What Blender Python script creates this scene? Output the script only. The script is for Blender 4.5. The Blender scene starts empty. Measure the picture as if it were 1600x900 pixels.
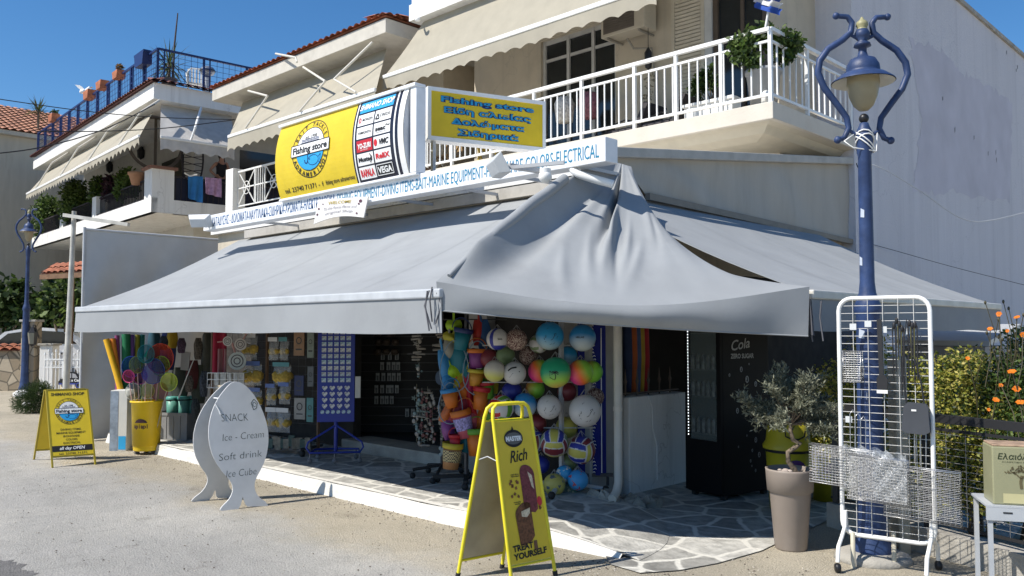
import bpy, math, random
from mathutils import Vector, Matrix
from math import sin, cos, pi, radians as R
random.seed(7)
S = bpy.context.scene
COL = S.collection
# ---------------------------------------------------------------- camera
CAMZ = 1.65
FPX = 1328.0            # focal length in pixels of a 1600 wide picture
YAW, PITCH = R(44.2), R(2.8)
cd = bpy.data.cameras.new('camera'); cd.sensor_width = 36.0; cd.lens = 36.0 * FPX / 1600.0
cd.clip_start = .05; cd.clip_end = 3000
cam = bpy.data.objects.new('camera', cd); COL.objects.link(cam)
cam.location = (0, 0, CAMZ); cam.rotation_euler = (R(90) + PITCH, 0, YAW)
S.camera = cam
# ---------------------------------------------------------------- sky and sun
SUN_EL, SUN_AZ = R(50), R(20)       # shadows fall towards +Y, a little +X
w = bpy.data.worlds.new('World'); S.world = w; w.use_nodes = True
nt = w.node_tree; bg = nt.nodes['Background']; bg.inputs[1].default_value = .112
sk = nt.nodes.new('ShaderNodeTexSky'); sk.sky_type = 'NISHITA'; sk.sun_disc = False
sk.sun_elevation = SUN_EL; sk.sun_rotation = R(180) + SUN_AZ
sk.air_density = 1.0; sk.dust_density = .25; sk.ozone_density = 5.0; sk.altitude = 100
hsv = nt.nodes.new('ShaderNodeHueSaturation'); hsv.inputs['Saturation'].default_value = 1.22; nt.links.new(sk.outputs[0], hsv.inputs['Color']); nt.links.new(hsv.outputs[0], bg.inputs[0])
sd = bpy.data.lights.new('sun', 'SUN'); sd.energy = 5.0; sd.angle = R(.5); sd.color = (1, .95, .87)
so = bpy.data.objects.new('sun', sd); COL.objects.link(so)
dvec = Vector((sin(SUN_AZ) * cos(SUN_EL), cos(SUN_AZ) * cos(SUN_EL), -sin(SUN_EL)))
so.rotation_euler = dvec.to_track_quat('-Z', 'Y').to_euler(); so.location = (-5, -20, 30)
S.view_settings.view_transform = 'Standard'; S.view_settings.look = 'None'
S.view_settings.exposure = 0.32; S.view_settings.gamma = 1.0
S.render.engine = 'CYCLES'
S.cycles.max_bounces = 8; S.cycles.transparent_max_bounces = 24
# ---------------------------------------------------------------- picture -> place
C0 = Vector((0, 0, CAMZ))
_f0 = Vector((-sin(YAW), cos(YAW), 0)); RT = Vector((cos(YAW), sin(YAW), 0)); Z = Vector((0, 0, 1))
FW = _f0 * cos(PITCH) + Z * sin(PITCH); UP = -_f0 * sin(PITCH) + Z * cos(PITCH)
def ray(u, v): return FW + RT * ((u - 800) / FPX) + UP * ((450 - v) / FPX)
def aX(u, v, X): r = ray(u, v); return C0 + r * (X / r.x)
def aY(u, v, Y): r = ray(u, v); return C0 + r * (Y / r.y)
def aZ(u, v, z=0): r = ray(u, v); return C0 + r * ((z - CAMZ) / r.z)
def aD(u, v, d): r = ray(u, v); return C0 + r * (d / r.dot(_f0))
# ---------------------------------------------------------------- mesh building
MAT = {}
def V(*a): return Vector(a)
class MB:
    def __init__(s): s.v = []; s.f = []; s.m = []; s.s = []
    def add(s, vs, fs, mi=0, sm=False):
        b = len(s.v); s.v += [Vector(p) for p in vs]
        for f in fs: s.f.append([b + i for i in f]); s.m.append(mi); s.s.append(sm)
        return s
    def box(s, x0, x1, y0, y1, z0, z1, mi=0):
        vs = [(x, y, z) for z in (z0, z1) for y in (y0, y1) for x in (x0, x1)]
        return s.add(vs, [(0, 2, 3, 1), (4, 5, 7, 6), (0, 1, 5, 4), (2, 6, 7, 3), (0, 4, 6, 2), (1, 3, 7, 5)], mi)
    def obox(s, c, sx, sy, sz, M=None, mi=0):
        b = MB().box(-sx/2, sx/2, -sy/2, sy/2, -sz/2, sz/2); M = M or Matrix()
        return s.add([Vector(c) + M.to_3x3() @ p for p in b.v], b.f, mi)
    def bar(s, a, b, wd, ht=None, up=None, mi=0):
        a, b = Vector(a), Vector(b); ht = ht or wd; d = (b - a).normalized()
        u = Vector(up) if up else (Z if abs(d.z) < .95 else V(0, 1, 0)); x = d.cross(u).normalized(); y = x.cross(d)
        vs = [p + x * (wd/2*i) + y * (ht/2*j) for p in (a, b) for i, j in ((-1,-1),(1,-1),(1,1),(-1,1))]
        return s.add(vs, [(3,2,1,0),(4,5,6,7),(0,1,5,4),(1,2,6,5),(2,3,7,6),(3,0,4,7)], mi)
    def tube(s, pts, r, n=8, mi=0, closed=False, caps=True):
        pts = [Vector(p) for p in pts]; N = len(pts); rs = r if isinstance(r, (list, tuple)) else [r] * N
        vs, fs = [], []; ref = None
        for i, p in enumerate(pts):
            if closed: t = pts[(i+1) % N] - pts[i-1]
            else: t = pts[min(i+1, N-1)] - pts[max(i-1, 0)]
            t = t.normalized() if t.length > 1e-9 else Z
            if ref is None: ref = V(0,0,1) if abs(t.z) < .9 else V(1,0,0)
            x = ref - t * ref.dot(t)
            if x.length < 1e-4: x = V(.3,.9,.1) - t * t.dot(V(.3,.9,.1))
            x.normalize(); ref = x; y = t.cross(x)
            vs += [p + (x * cos(2*pi*k/n) + y * sin(2*pi*k/n)) * rs[i] for k in range(n)]
        for i in range(N if closed else N-1):
            j = (i+1) % N
            fs += [(i*n+k, i*n+(k+1) % n, j*n+(k+1) % n, j*n+k) for k in range(n)]
        s.add(vs, fs, mi, True)
        if caps and not closed:
            s.add(vs[:n], [tuple(range(n))[::-1]], mi); s.add(vs[-n:], [tuple(range(n))], mi)
        return s
    def lathe(s, prof, c=(0,0,0), n=24, mi=0, M=None, sm=True):
        vs, fs = [], []; c = Vector(c); M = M.to_3x3() if M else Matrix.Identity(3)
        for r, z in prof: vs += [c + M @ V(r*cos(2*pi*k/n), r*sin(2*pi*k/n), z) for k in range(n)]
        for i in range(len(prof)-1): fs += [(i*n+k, i*n+(k+1) % n, (i+1)*n+(k+1) % n, (i+1)*n+k) for k in range(n)]
        return s.add(vs, fs, mi, sm)
    def ball(s, c, r, n=20, m=12, mi=0, sc=(1,1,1)):
        c = Vector(c); pr = [(sin(pi*i/m), -cos(pi*i/m)) for i in range(m+1)]
        vs, fs = [], []
        for a, z in pr: vs += [c + V(a*cos(2*pi*k/n)*r*sc[0], a*sin(2*pi*k/n)*r*sc[1], z*r*sc[2]) for k in range(n)]
        for i in range(m): fs += [(i*n+k, i*n+(k+1) % n, (i+1)*n+(k+1) % n, (i+1)*n+k) for k in range(n)]
        return s.add(vs, fs, mi, True)
    def prism(s, poly, t, P, mi=0, edge=None):
        """poly in 2-D, P(x,y) -> point, extruded by vector t"""
        a = [Vector(P(x, y)) for x, y in poly]; t = Vector(t); n = len(a)
        s.add(a + [p + t for p in a], [tuple(range(n))[::-1], tuple(range(n, 2*n))], mi)
        e = mi if edge is None else edge
        for i in range(n): j = (i+1) % n; s.add([a[i], a[j], a[j]+t, a[i]+t], [(0,1,2,3)], e)
        return s
    def face(s, pts, mi=0): return s.add(pts, [tuple(range(len(pts)))], mi)
    def grid(s, fn, nu, nv, mi=0, sm=True, thick=None):
        vs = [Vector(fn(i/nu, j/nv)) for j in range(nv+1) for i in range(nu+1)]
        W = nu + 1; fs = [(j*W+i, j*W+i+1, (j+1)*W+i+1, (j+1)*W+i) for j in range(nv) for i in range(nu)]
        s.add(vs, fs, mi, sm)
        if thick is not None:
            t = Vector(thick); s.add([p + t for p in vs], [f[::-1] for f in fs], mi, sm)
            rim = [(i, 0) for i in range(nu+1)] + [(nu, j) for j in range(1, nv+1)] + [(i, nv) for i in range(nu-1, -1, -1)] + [(0, j) for j in range(nv-1, 0, -1)]
            ps = [vs[j*W+i] for i, j in rim]
            for k in range(len(ps)): a, b = ps[k], ps[(k+1) % len(ps)]; s.add([b, a, a+t, b+t], [(0,1,2,3)], mi)
        return s
    def build(s, name, mats, parent=None, world=True, bev=0, loc=None):
        mats = mats if isinstance(mats, (list, tuple)) else [mats]
        me = bpy.data.meshes.new(name)
        if parent is not None: M = MAT[parent.name]
        else:
            if loc is None:
                xs = [p.x for p in s.v]; ys = [p.y for p in s.v]
                loc = V((min(xs)+max(xs))/2, (min(ys)+max(ys))/2, min(p.z for p in s.v))
            M = Matrix.Translation(loc)
        Mi = M.inverted() if world else Matrix()
        me.from_pydata([tuple(Mi @ p) for p in s.v], [], s.f)
        for m in mats: me.materials.append(m)
        me.polygons.foreach_set('material_index', s.m); me.polygons.foreach_set('use_smooth', s.s)
        me.validate(); me.update()
        o = bpy.data.objects.new(name, me); COL.objects.link(o)
        if parent is not None: o.parent = parent
        else: o.matrix_world = M
        MAT[o.name] = M
        if bev:
            b = o.modifiers.new('bevel', 'BEVEL'); b.width = bev; b.segments = 2; b.limit_method = 'ANGLE'; b.angle_limit = R(40)
        return o
def tag(o, label=None, cat=None, group=None, kind=None):
    if label: o['label'] = label
    if cat: o['category'] = cat
    if group: o['group'] = group
    if kind: o['kind'] = kind
    return o
def T(name, label, cat, loc=(0,0,0), rz=0, group=None):
    o = bpy.data.objects.new(name, None); COL.objects.link(o); o.empty_display_size = .1
    o.location = loc; o.rotation_euler = (0, 0, rz)
    MAT[o.name] = Matrix.Translation(Vector(loc)) @ Matrix.Rotation(rz, 4, 'Z')
    return tag(o, label, cat, group)
def copy_tree(o, loc=None, rz=None, parent=None, label=None):
    c = o.copy(); COL.objects.link(c)
    if parent is not None: c.parent = parent
    for ch in [x for x in bpy.data.objects if x.parent == o]: copy_tree(ch, parent=c)
    if loc is not None: c.location = loc
    if rz is not None: c.rotation_euler = (0, 0, rz)
    if label: c['label'] = label
    return c
# ---------------------------------------------------------------- lettering
_tc = bpy.data.curves.new('lettering', 'FONT'); _to = bpy.data.objects.new('lettering', _tc); _cache = {}
def glyphs(body, bold, shear, space):
    k = (body, bold, shear, space)
    if k not in _cache:
        _tc.body = body; _tc.offset = bold; _tc.shear = shear; _tc.space_character = space; _tc.resolution_u = 3; _tc.size = 1
        if _to.name not in COL.objects: COL.objects.link(_to)
        bpy.context.view_layer.update()
        me = bpy.data.meshes.new_from_object(_to.evaluated_get(bpy.context.evaluated_depsgraph_get()))
        _cache[k] = ([(v.co.x, v.co.y) for v in me.vertices], [tuple(p.vertices) for p in me.polygons])
        bpy.data.meshes.remove(me); COL.objects.unlink(_to)
    return _cache[k]
def txt(mb, body, P, x, y, h, wd=None, bold=.0, shear=0, mi=0, align='c', space=1.0, rot=0):
    """flat letters of cap height h on the surface P(x, y); baseline at y; fitted to width wd"""
    vs, fs = glyphs(body, bold, shear, space)
    if not vs: return
    x0, x1 = min(p[0] for p in vs), max(p[0] for p in vs); k = h / .72
    kx = (wd / (x1 - x0)) if wd else k
    off = {'c': (x0+x1)/2, 'l': x0, 'r': x1}[align]; cr, sr = cos(rot), sin(rot)
    out = []
    for a, b in vs:
        a, b = (a - off) * kx, b * k
        out.append(P(x + a*cr - b*sr, y + a*sr + b*cr))
    mb.add(out, fs, mi)
def arc_txt(mb, body, P, cx, cy, r, a0, a1, h, bold=.01, mi=0, kx=.8, inside=False):
    n = len(body)
    for i, ch in enumerate(body):
        if ch == ' ': continue
        a = a0 + (a1 - a0) * i / max(1, n-1)
        txt(mb, ch, P, cx + r*cos(a), cy + r*sin(a), h, bold=bold, mi=mi, rot=(a + pi/2) if inside else (a - pi/2))
def flat(o, ux, uy, n=None, eps=0):
    o = Vector(o); ux = Vector(ux); uy = Vector(uy); nn = ux.cross(uy).normalized() * eps
    return lambda x, y: o + ux * x + uy * y + nn
def ell(cx, cy, rx, ry, n=28, a0=0, a1=2*pi):
    full = abs(a1 - a0) >= 2*pi - 1e-6; m = n if full else n + 1
    return [(cx + rx*cos(a0 + (a1-a0)*i/n), cy + ry*sin(a0 + (a1-a0)*i/n)) for i in range(m)]
def poly(mb, pts, P, mi=0): mb.add([P(x, y) for x, y in pts], [tuple(range(len(pts)))], mi)
def rect(mb, x0, x1, y0, y1, P, mi=0, ny=1, nx=1):
    mb.grid(lambda a, b: P(x0 + (x1-x0)*a, y0 + (y1-y0)*b), nx, ny, mi, False)
def ring(mb, cx, cy, rx, ry, t, P, mi=0, n=36):
    for i in range(n):
        a, b = 2*pi*i/n, 2*pi*(i+1)/n
        mb.add([P(cx+rx*cos(a), cy+ry*sin(a)), P(cx+rx*cos(b), cy+ry*sin(b)), P(cx+(rx-t)*cos(b), cy+(ry-t)*sin(b)), P(cx+(rx-t)*cos(a), cy+(ry-t)*sin(a))], [(0,1,2,3)], mi)
def stroke(mb, pts, wd, P, mi=0):
    for (x0, y0), (x1, y1) in zip(pts, pts[1:]):
        d = math.hypot(x1-x0, y1-y0) or 1; nx, ny = -(y1-y0)/d*wd/2, (x1-x0)/d*wd/2
        mb.add([P(x0-nx, y0-ny), P(x1-nx, y1-ny), P(x1+nx, y1+ny), P(x0+nx, y0+ny)], [(0,1,2,3)], mi)
# ---------------------------------------------------------------- materials
_mats = {}
def mat(name, col, rough=.65, metal=0, var=.1, scale=6, bump=0, bscale=40, spec=.4, dirt=0, dirtcol=(.16,.14,.11), alpha=1, emit=0, trans=0, streak=False):
    if name in _mats: return _mats[name]
    m = bpy.data.materials.new(name); m.use_nodes = True; n = m.node_tree.nodes; l = m.node_tree.links
    b = n['Principled BSDF']; b.inputs['Roughness'].default_value = rough; b.inputs['Metallic'].default_value = metal
    b.inputs['Specular IOR Level'].default_value = spec
    tc = n.new('ShaderNodeTexCoord'); src = tc.outputs['Object']
    nz = n.new('ShaderNodeTexNoise'); nz.inputs['Scale'].default_value = scale; nz.inputs['Detail'].default_value = 6
    if streak:
        mp = n.new('ShaderNodeMapping'); mp.inputs['Scale'].default_value = (1, 1, .18); l.new(src, mp.inputs[0]); l.new(mp.outputs[0], nz.inputs[0])
    else: l.new(src, nz.inputs[0])
    cr = n.new('ShaderNodeMapRange'); cr.inputs[1].default_value = .3; cr.inputs[2].default_value = .7; l.new(nz.outputs[0], cr.inputs[0])
    mx = n.new('ShaderNodeMix'); mx.data_type = 'RGBA'
    mx.inputs[6].default_value = (*[c*(1-var) for c in col], 1); mx.inputs[7].default_value = (*[min(1, c*(1+var)) for c in col], 1)
    l.new(cr.outputs[0], mx.inputs[0]); out = mx.outputs[2]
    if dirt:
        n2 = n.new('ShaderNodeTexNoise'); n2.inputs['Scale'].default_value = scale*.35+.6; n2.inputs['Detail'].default_value = 9; n2.inputs['Roughness'].default_value = .7
        if streak: l.new(mp.outputs[0], n2.inputs[0])
        else: l.new(src, n2.inputs[0])
        r2 = n.new('ShaderNodeMapRange'); r2.inputs[1].default_value = .52; r2.inputs[2].default_value = .75; r2.inputs[4].default_value = dirt; l.new(n2.outputs[0], r2.inputs[0])
        m2 = n.new('ShaderNodeMix'); m2.data_type = 'RGBA'; m2.inputs[7].default_value = (*dirtcol, 1); l.new(out, m2.inputs[6]); l.new(r2.outputs[0], m2.inputs[0]); out = m2.outputs[2]
    l.new(out, b.inputs['Base Color'])
    if bump:
        n3 = n.new('ShaderNodeTexNoise'); n3.inputs['Scale'].default_value = bscale; n3.inputs['Detail'].default_value = 5; l.new(src, n3.inputs[0])
        bp = n.new('ShaderNodeBump'); bp.inputs['Strength'].default_value = bump; bp.inputs['Distance'].default_value = .02; l.new(n3.outputs[0], bp.inputs['Height']); l.new(bp.outputs[0], b.inputs['Normal'])
    if emit: b.inputs['Emission Color'].default_value = (*col, 1); b.inputs['Emission Strength'].default_value = emit
    if alpha < 1: b.inputs['Alpha'].default_value = alpha
    if trans:
        t = n.new('ShaderNodeBsdfTranslucent'); l.new(out, t.inputs[0]); ms = n.new('ShaderNodeMixShader'); ms.inputs[0].default_value = trans
        l.new(b.outputs[0], ms.inputs[1]); l.new(t.outputs[0], ms.inputs[2]); l.new(ms.outputs[0], n['Material Output'].inputs[0])
    _mats[name] = m; return m
def nodes_of(m): return m.node_tree.nodes, m.node_tree.links, m.node_tree.nodes['Principled BSDF']
def streaks(m, amt, sc=5, col=(.25,.23,.2)):
    """rain streaks and grime running down a wall"""
    n, l, b = nodes_of(m); old = b.inputs['Base Color'].links[0].from_socket; tc = n.new('ShaderNodeTexCoord')
    mp = n.new('ShaderNodeMapping'); mp.inputs['Scale'].default_value = (sc, sc, sc*.045); l.new(tc.outputs['Object'], mp.inputs[0])
    nz = n.new('ShaderNodeTexNoise'); nz.inputs['Scale'].default_value = 1; nz.inputs['Detail'].default_value = 7; nz.inputs['Roughness'].default_value = .65; l.new(mp.outputs[0], nz.inputs[0])
    r = n.new('ShaderNodeMapRange'); r.inputs[1].default_value = .52; r.inputs[2].default_value = .74; r.inputs[4].default_value = amt; l.new(nz.outputs[0], r.inputs[0])
    vo = n.new('ShaderNodeTexVoronoi'); vo.feature = 'DISTANCE_TO_EDGE'; vo.inputs['Scale'].default_value = .35; wn = n.new('ShaderNodeTexNoise'); wn.inputs['Scale'].default_value = 1.8; wn.inputs['Detail'].default_value = 8; l.new(tc.outputs['Object'], wn.inputs[0])
    ad = n.new('ShaderNodeMixRGB'); ad.blend_type = 'ADD'; ad.inputs[0].default_value = 1; l.new(tc.outputs['Object'], ad.inputs[1]); l.new(wn.outputs['Color'], ad.inputs[2]); l.new(ad.outputs[0], vo.inputs[0])
    c = n.new('ShaderNodeMapRange'); c.inputs[1].default_value = 0; c.inputs[2].default_value = .004; c.inputs[3].default_value = amt*1.1; c.inputs[4].default_value = 0; l.new(vo.outputs[0], c.inputs[0])
    mxm = n.new('ShaderNodeMath'); mxm.operation = 'MAXIMUM'; l.new(r.outputs[0], mxm.inputs[0]); l.new(c.outputs[0], mxm.inputs[1])
    mx = n.new('ShaderNodeMix'); mx.data_type = 'RGBA'; mx.inputs[7].default_value = (*col, 1); l.new(mxm.outputs[0], mx.inputs[0]); l.new(old, mx.inputs[6]); l.new(mx.outputs[2], b.inputs['Base Color'])
def paint(name, col, **k): k.setdefault('rough', .45); k.setdefault('var', .06); return mat(name, col, **k)
WHITE = paint('white_paint', (.74, .74, .72), dirt=.25, scale=5)
WMET = paint('white_metal', (.78, .78, .76), rough=.35, dirt=.12)
BLACKP = paint('black_plastic', (.015, .015, .017), rough=.4)
DGREY = paint('dark_grey_metal', (.06, .06, .065), rough=.45)
LGREY = paint('light_grey_metal', (.45, .46, .47), rough=.4)
STEEL = mat('galvanised_steel', (.5, .5, .5), rough=.35, metal=.85, var=.15)
YEL = paint('yellow_sheet', (.68, .5, .025), rough=.4, dirt=.12, dirtcol=(.5,.38,.06))
YPAINT = paint('yellow_painted_tube', (.75, .64, .03), rough=.38, dirt=.2)
INK = paint('black_ink', (.012, .012, .014), rough=.6)
TEAL = paint('teal_blue_ink', (.02, .21, .36)); SBLUE = paint('sky_blue_print', (.03, .34, .66)); RED = paint('red_print', (.5, .02, .03))
WPRINT = paint('white_print', (.8, .8, .78)); NAVY = paint('navy_print', (.01, .025, .12))
BLUEP = mat('worn_blue_paint', (.024, .047, .125), rough=.5, var=.3, scale=9, dirt=.22, dirtcol=(.12,.17,.3), bump=.12, bscale=30)
CREAM = mat('cream_render', (.52, .46, .36), rough=.9, var=.06, scale=3, bump=.15, bscale=90, dirt=.3, dirtcol=(.3,.26,.2))
WRENDER = mat('white_render', (.72, .71, .68), rough=.9, var=.05, scale=3, bump=.2, bscale=70, dirt=.3, dirtcol=(.42,.4,.36), streak=True)
streaks(CREAM, .3); streaks(WRENDER, .35)
CONC = mat('grey_concrete', (.36, .34, .3), rough=.92, var=.18, scale=5, bump=.4, bscale=50, dirt=.5)
TERRA = mat('terracotta', (.36, .13, .065), rough=.85, var=.3, scale=7, bump=.2)
TILE = mat('clay_roof_tile', (.34, .12, .065), rough=.85, var=.4, scale=5, dirt=.45, dirtcol=(.14,.09,.07))
AWN = mat('grey_awning_fabric', (.285, .298, .308), rough=.9, var=.06, scale=2.2, bump=.18, bscale=3.5, dirt=.4, dirtcol=(.2,.205,.21), spec=.2)
CANV = mat('cream_canvas', (.44, .405, .325), rough=.9, var=.06, scale=4, bump=.06, bscale=8, trans=.2)
TARP = mat('pale_grey_tarpaulin', (.52, .52, .51), rough=.6, var=.07, scale=3, bump=.3, bscale=4, trans=.1)
TARPB = mat('beige_tarpaulin', (.4, .37, .32), rough=.7, var=.08, scale=3, bump=.2, bscale=5, dirt=.3, streak=True)
DARKGL = mat('dark_window_glass', (.02, .024, .026), rough=.08, spec=.6)
WOOD = mat('brown_wood', (.16, .09, .05), rough=.7, var=.3)
CARDB = mat('brown_card', (.4, .26, .15), rough=.85)
RUBBER = mat('black_rubber', (.02, .02, .02), rough=.7)
def clear(name, a, col=(.8,.8,.8), rough=.15):
    m = mat(name, col, rough=rough, var=.02); n, l, b = nodes_of(m)
    t = n.new('ShaderNodeBsdfTransparent'); t.inputs[0].default_value = (*[.5+.5*c for c in col], 1)
    x = n.new('ShaderNodeMixShader'); x.inputs[0].default_value = a
    l.new(t.outputs[0], x.inputs[1]); l.new(b.outputs[0], x.inputs[2]); l.new(x.outputs[0], n['Material Output'].inputs[0]); return m
FILM = clear('clear_plastic_film', .28, (.75,.78,.8), .12)
GLASS = clear('clear_glass', .18, (.3,.34,.34), .05)
# ================================================================ SETTING: ground, pavement
YC0 = 4.87
def ground_mat(name, c1, c2, c3, speck=.5):
    m = mat(name, c1, rough=.95, spec=.2); n, l, b = nodes_of(m)
    tc = n.new('ShaderNodeTexCoord').outputs['Object']
    def noise(sc, det=8, ro=.6):
        x = n.new('ShaderNodeTexNoise'); x.inputs['Scale'].default_value = sc; x.inputs['Detail'].default_value = det; x.inputs['Roughness'].default_value = ro; l.new(tc, x.inputs[0]); return x.outputs[0]
    def rng(s, a, b2, lo=0, hi=1):
        x = n.new('ShaderNodeMapRange'); x.inputs[1].default_value = a; x.inputs[2].default_value = b2; x.inputs[3].default_value = lo; x.inputs[4].default_value = hi; l.new(s, x.inputs[0]); return x.outputs[0]
    def mix(f, a, b2):
        x = n.new('ShaderNodeMix'); x.data_type = 'RGBA'; l.new(f, x.inputs[0])
        for s, i in ((a, 6), (b2, 7)):
            if isinstance(s, tuple): x.inputs[i].default_value = (*s, 1)
            else: l.new(s, x.inputs[i])
        return x.outputs[2]
    base = mix(rng(noise(.9), .38, .62), c1, c2)
    base = mix(rng(noise(3.2, 10, .7), .5, .72, 0, .55), base, c3)
    sp = noise(75, 3, .8); base = mix(rng(sp, .45, .7, 0, speck), base, tuple(x*.38 for x in c1))
    sp2 = noise(110, 2, .8); base = mix(rng(sp2, .58, .72, 0, speck), base, tuple(min(1, x*1.7) for x in c2))
    # hairline cracks
    vo = n.new('ShaderNodeTexVoronoi'); vo.feature = 'DISTANCE_TO_EDGE'; vo.inputs['Scale'].default_value = .55
    wn = n.new('ShaderNodeTexNoise'); wn.inputs['Scale'].default_value = 2.5; wn.inputs['Detail'].default_value = 6; l.new(tc, wn.inputs[0])
    ad = n.new('ShaderNodeMixRGB'); ad.blend_type = 'ADD'; ad.inputs[0].default_value = .6; l.new(tc, ad.inputs[1]); l.new(wn.outputs['Color'], ad.inputs[2]); l.new(ad.outputs[0], vo.inputs[0])
    base = mix(rng(vo.outputs[0], 0, .005, .28, 0), base, tuple(x*.35 for x in c1))
    l.new(base, b.inputs['Base Color'])
    bp = n.new('ShaderNodeBump'); bp.inputs['Strength'].default_value = 1.0; bp.inputs['Distance'].default_value = .02
    hs = n.new('ShaderNodeMath'); hs.operation = 'ADD'; l.new(sp, hs.inputs[0]); l.new(noise(7, 8), hs.inputs[1]); l.new(hs.outputs[0], bp.inputs['Height']); l.new(bp.outputs[0], b.inputs['Normal'])
    return m
ROAD = ground_mat('worn_street_surface', (.43, .415, .38), (.51, .49, .45), (.35, .335, .305), .85)
def soften(m):
    """sandy concrete apron along the kerb, worn asphalt further out: two real surfaces with a ragged border"""
    n, l, b = nodes_of(m); old = b.inputs['Base Color'].links[0].from_socket
    tc = n.new('ShaderNodeTexCoord').outputs['Object']; sx = n.new('ShaderNodeSeparateXYZ'); l.new(tc, sx.inputs[0])
    nz = n.new('ShaderNodeTexNoise'); nz.inputs['Scale'].default_value = 1.1; nz.inputs['Detail'].default_value = 10; nz.inputs['Roughness'].default_value = .68; l.new(tc, nz.inputs[0])
    def mth(op, a, q):
        x = n.new('ShaderNodeMath'); x.operation = op
        for i, v in enumerate((a, q)):
            if isinstance(v, (int, float)): x.inputs[i].default_value = v
            else: l.new(v, x.inputs[i])
        return x.outputs[0]
    jit = mth('MULTIPLY', mth('SUBTRACT', nz.outputs[0], .5), 1.9)
    def step(v, lo, hi):
        x = n.new('ShaderNodeMapRange'); x.interpolation_type = 'SMOOTHSTEP'; x.inputs[1].default_value = lo; x.inputs[2].default_value = hi; l.new(v, x.inputs[0]); return x.outputs[0]
    f = mth('MAXIMUM', step(mth('ADD', sx.outputs[1], jit), 3.5, 4.3), step(mth('ADD', sx.outputs[0], jit), -3.4, -2.5))
    mx = n.new('ShaderNodeMix'); mx.data_type = 'RGBA'; mx.blend_type = 'MULTIPLY'; mx.inputs[7].default_value = (.98, .91, .78, 1); l.new(f, mx.inputs[0]); l.new(old, mx.inputs[6])
    # pale worn patches and darker oil stains
    n2 = n.new('ShaderNodeTexNoise'); n2.inputs['Scale'].default_value = .42; n2.inputs['Detail'].default_value = 7; l.new(tc, n2.inputs[0])
    m2 = n.new('ShaderNodeMix'); m2.data_type = 'RGBA'; m2.blend_type = 'MULTIPLY'; m2.inputs[7].default_value = (1.22, 1.21, 1.18, 1); l.new(step(n2.outputs[0], .45, .68), m2.inputs[0]); l.new(mx.outputs[2], m2.inputs[6])
    n3 = n.new('ShaderNodeTexNoise'); n3.inputs['Scale'].default_value = 2.3; n3.inputs['Detail'].default_value = 8; n3.inputs['Roughness'].default_value = .75; l.new(tc, n3.inputs[0])
    m3 = n.new('ShaderNodeMix'); m3.data_type = 'RGBA'; m3.blend_type = 'MULTIPLY'; m3.inputs[7].default_value = (.74, .73, .72, 1); l.new(step(n3.outputs[0], .56, .7), m3.inputs[0]); l.new(m2.outputs[2], m3.inputs[6])
    l.new(m3.outputs[2], b.inputs['Base Color'])
soften(ROAD)
tag(MB().grid(lambda a, b: V(-400 + 800*a, -400 + 800*b, 0), 4, 4, sm=False).build('ground', ROAD, None, loc=V(0, 0, 0)), kind='structure')
for k, (q, c) in enumerate(((((-60,876),(10,874),(34,884),(48,898),(44,930),(-60,950)), 'dark'),)):
    P_ = [aZ(u, v) for u, v in q]; out = []; random.seed(k)
    for a, b in zip(P_, P_[1:] + P_[:1]): out += [a.lerp(b, j/8) + V(random.gauss(0,.02), random.gauss(0,.02), .003) for j in range(8)]
    pm_ = ground_mat('road_patch_' + c, *(((.2,.195,.185), (.25,.24,.23), (.16,.155,.15)) if c == 'dark' else ((.36,.345,.31), (.42,.4,.37), (.3,.285,.26))), .8); tag(MB().face(out[::-1]).build('road_patch', pm_, None, loc=V(0,0,0)), kind='structure')
GRIT = mat('loose_grit', (.4,.36,.3), rough=1, var=.35, scale=1.5); m = MB(); random.seed(77)
for i in range(2600):
    x = random.uniform(-12.5, -2.2); y = YC0 - abs(random.gauss(0, .16)) - .02 if random.random() < .6 else random.uniform(2.2, 4.8); r_ = random.uniform(.003, .011)
    if x > -3.6: y += random.uniform(0, 1.0)
    a = random.random()*6; m.add([V(x + r_*cos(a+k), y + r_*.8*sin(a+k), .001 + (r_*.1 if k else 0)) for k in (0, 1.3, 2.9, 4.4)] + [V(x, y, r_*.9)], [(0,1,4),(1,2,4),(2,3,4),(3,0,4)], 0 if random.random() < .55 else 1)
tag(m.build('grit', [GRIT, mat('dark_grit', (.12,.1,.08), rough=1)], None, loc=V(0,0,0)), kind='stuff')

PAVE = mat('crazy_paving', (.34, .33, .30), rough=.9, bump=.5, bscale=30, var=.3, scale=9, dirt=.4, dirtcol=(.36,.34,.3))
n, l, b = nodes_of(PAVE); tc = n.new('ShaderNodeTexCoord').outputs['Object']
wn = n.new('ShaderNodeTexNoise'); wn.inputs['Scale'].default_value = 3; l.new(tc, wn.inputs[0])
ad = n.new('ShaderNodeMixRGB'); ad.blend_type = 'ADD'; ad.inputs[0].default_value = .12; l.new(tc, ad.inputs[1]); l.new(wn.outputs['Color'], ad.inputs[2])
v1 = n.new('ShaderNodeTexVoronoi'); v1.voronoi_dimensions = '2D'; v1.feature = 'DISTANCE_TO_EDGE'; v1.inputs['Scale'].default_value = 2.7; l.new(ad.outputs[0], v1.inputs[0])
v2 = n.new('ShaderNodeTexVoronoi'); v2.voronoi_dimensions = '2D'; v2.inputs['Scale'].default_value = 2.7; l.new(ad.outputs[0], v2.inputs[0])
hs = n.new('ShaderNodeSeparateColor'); l.new(v2.outputs['Color'], hs.inputs[0])
mr = n.new('ShaderNodeMapRange'); mr.inputs[3].default_value = .65; mr.inputs[4].default_value = 1.35; l.new(hs.outputs[0], mr.inputs[0])
old = b.inputs['Base Color'].links[0].from_socket
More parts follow.
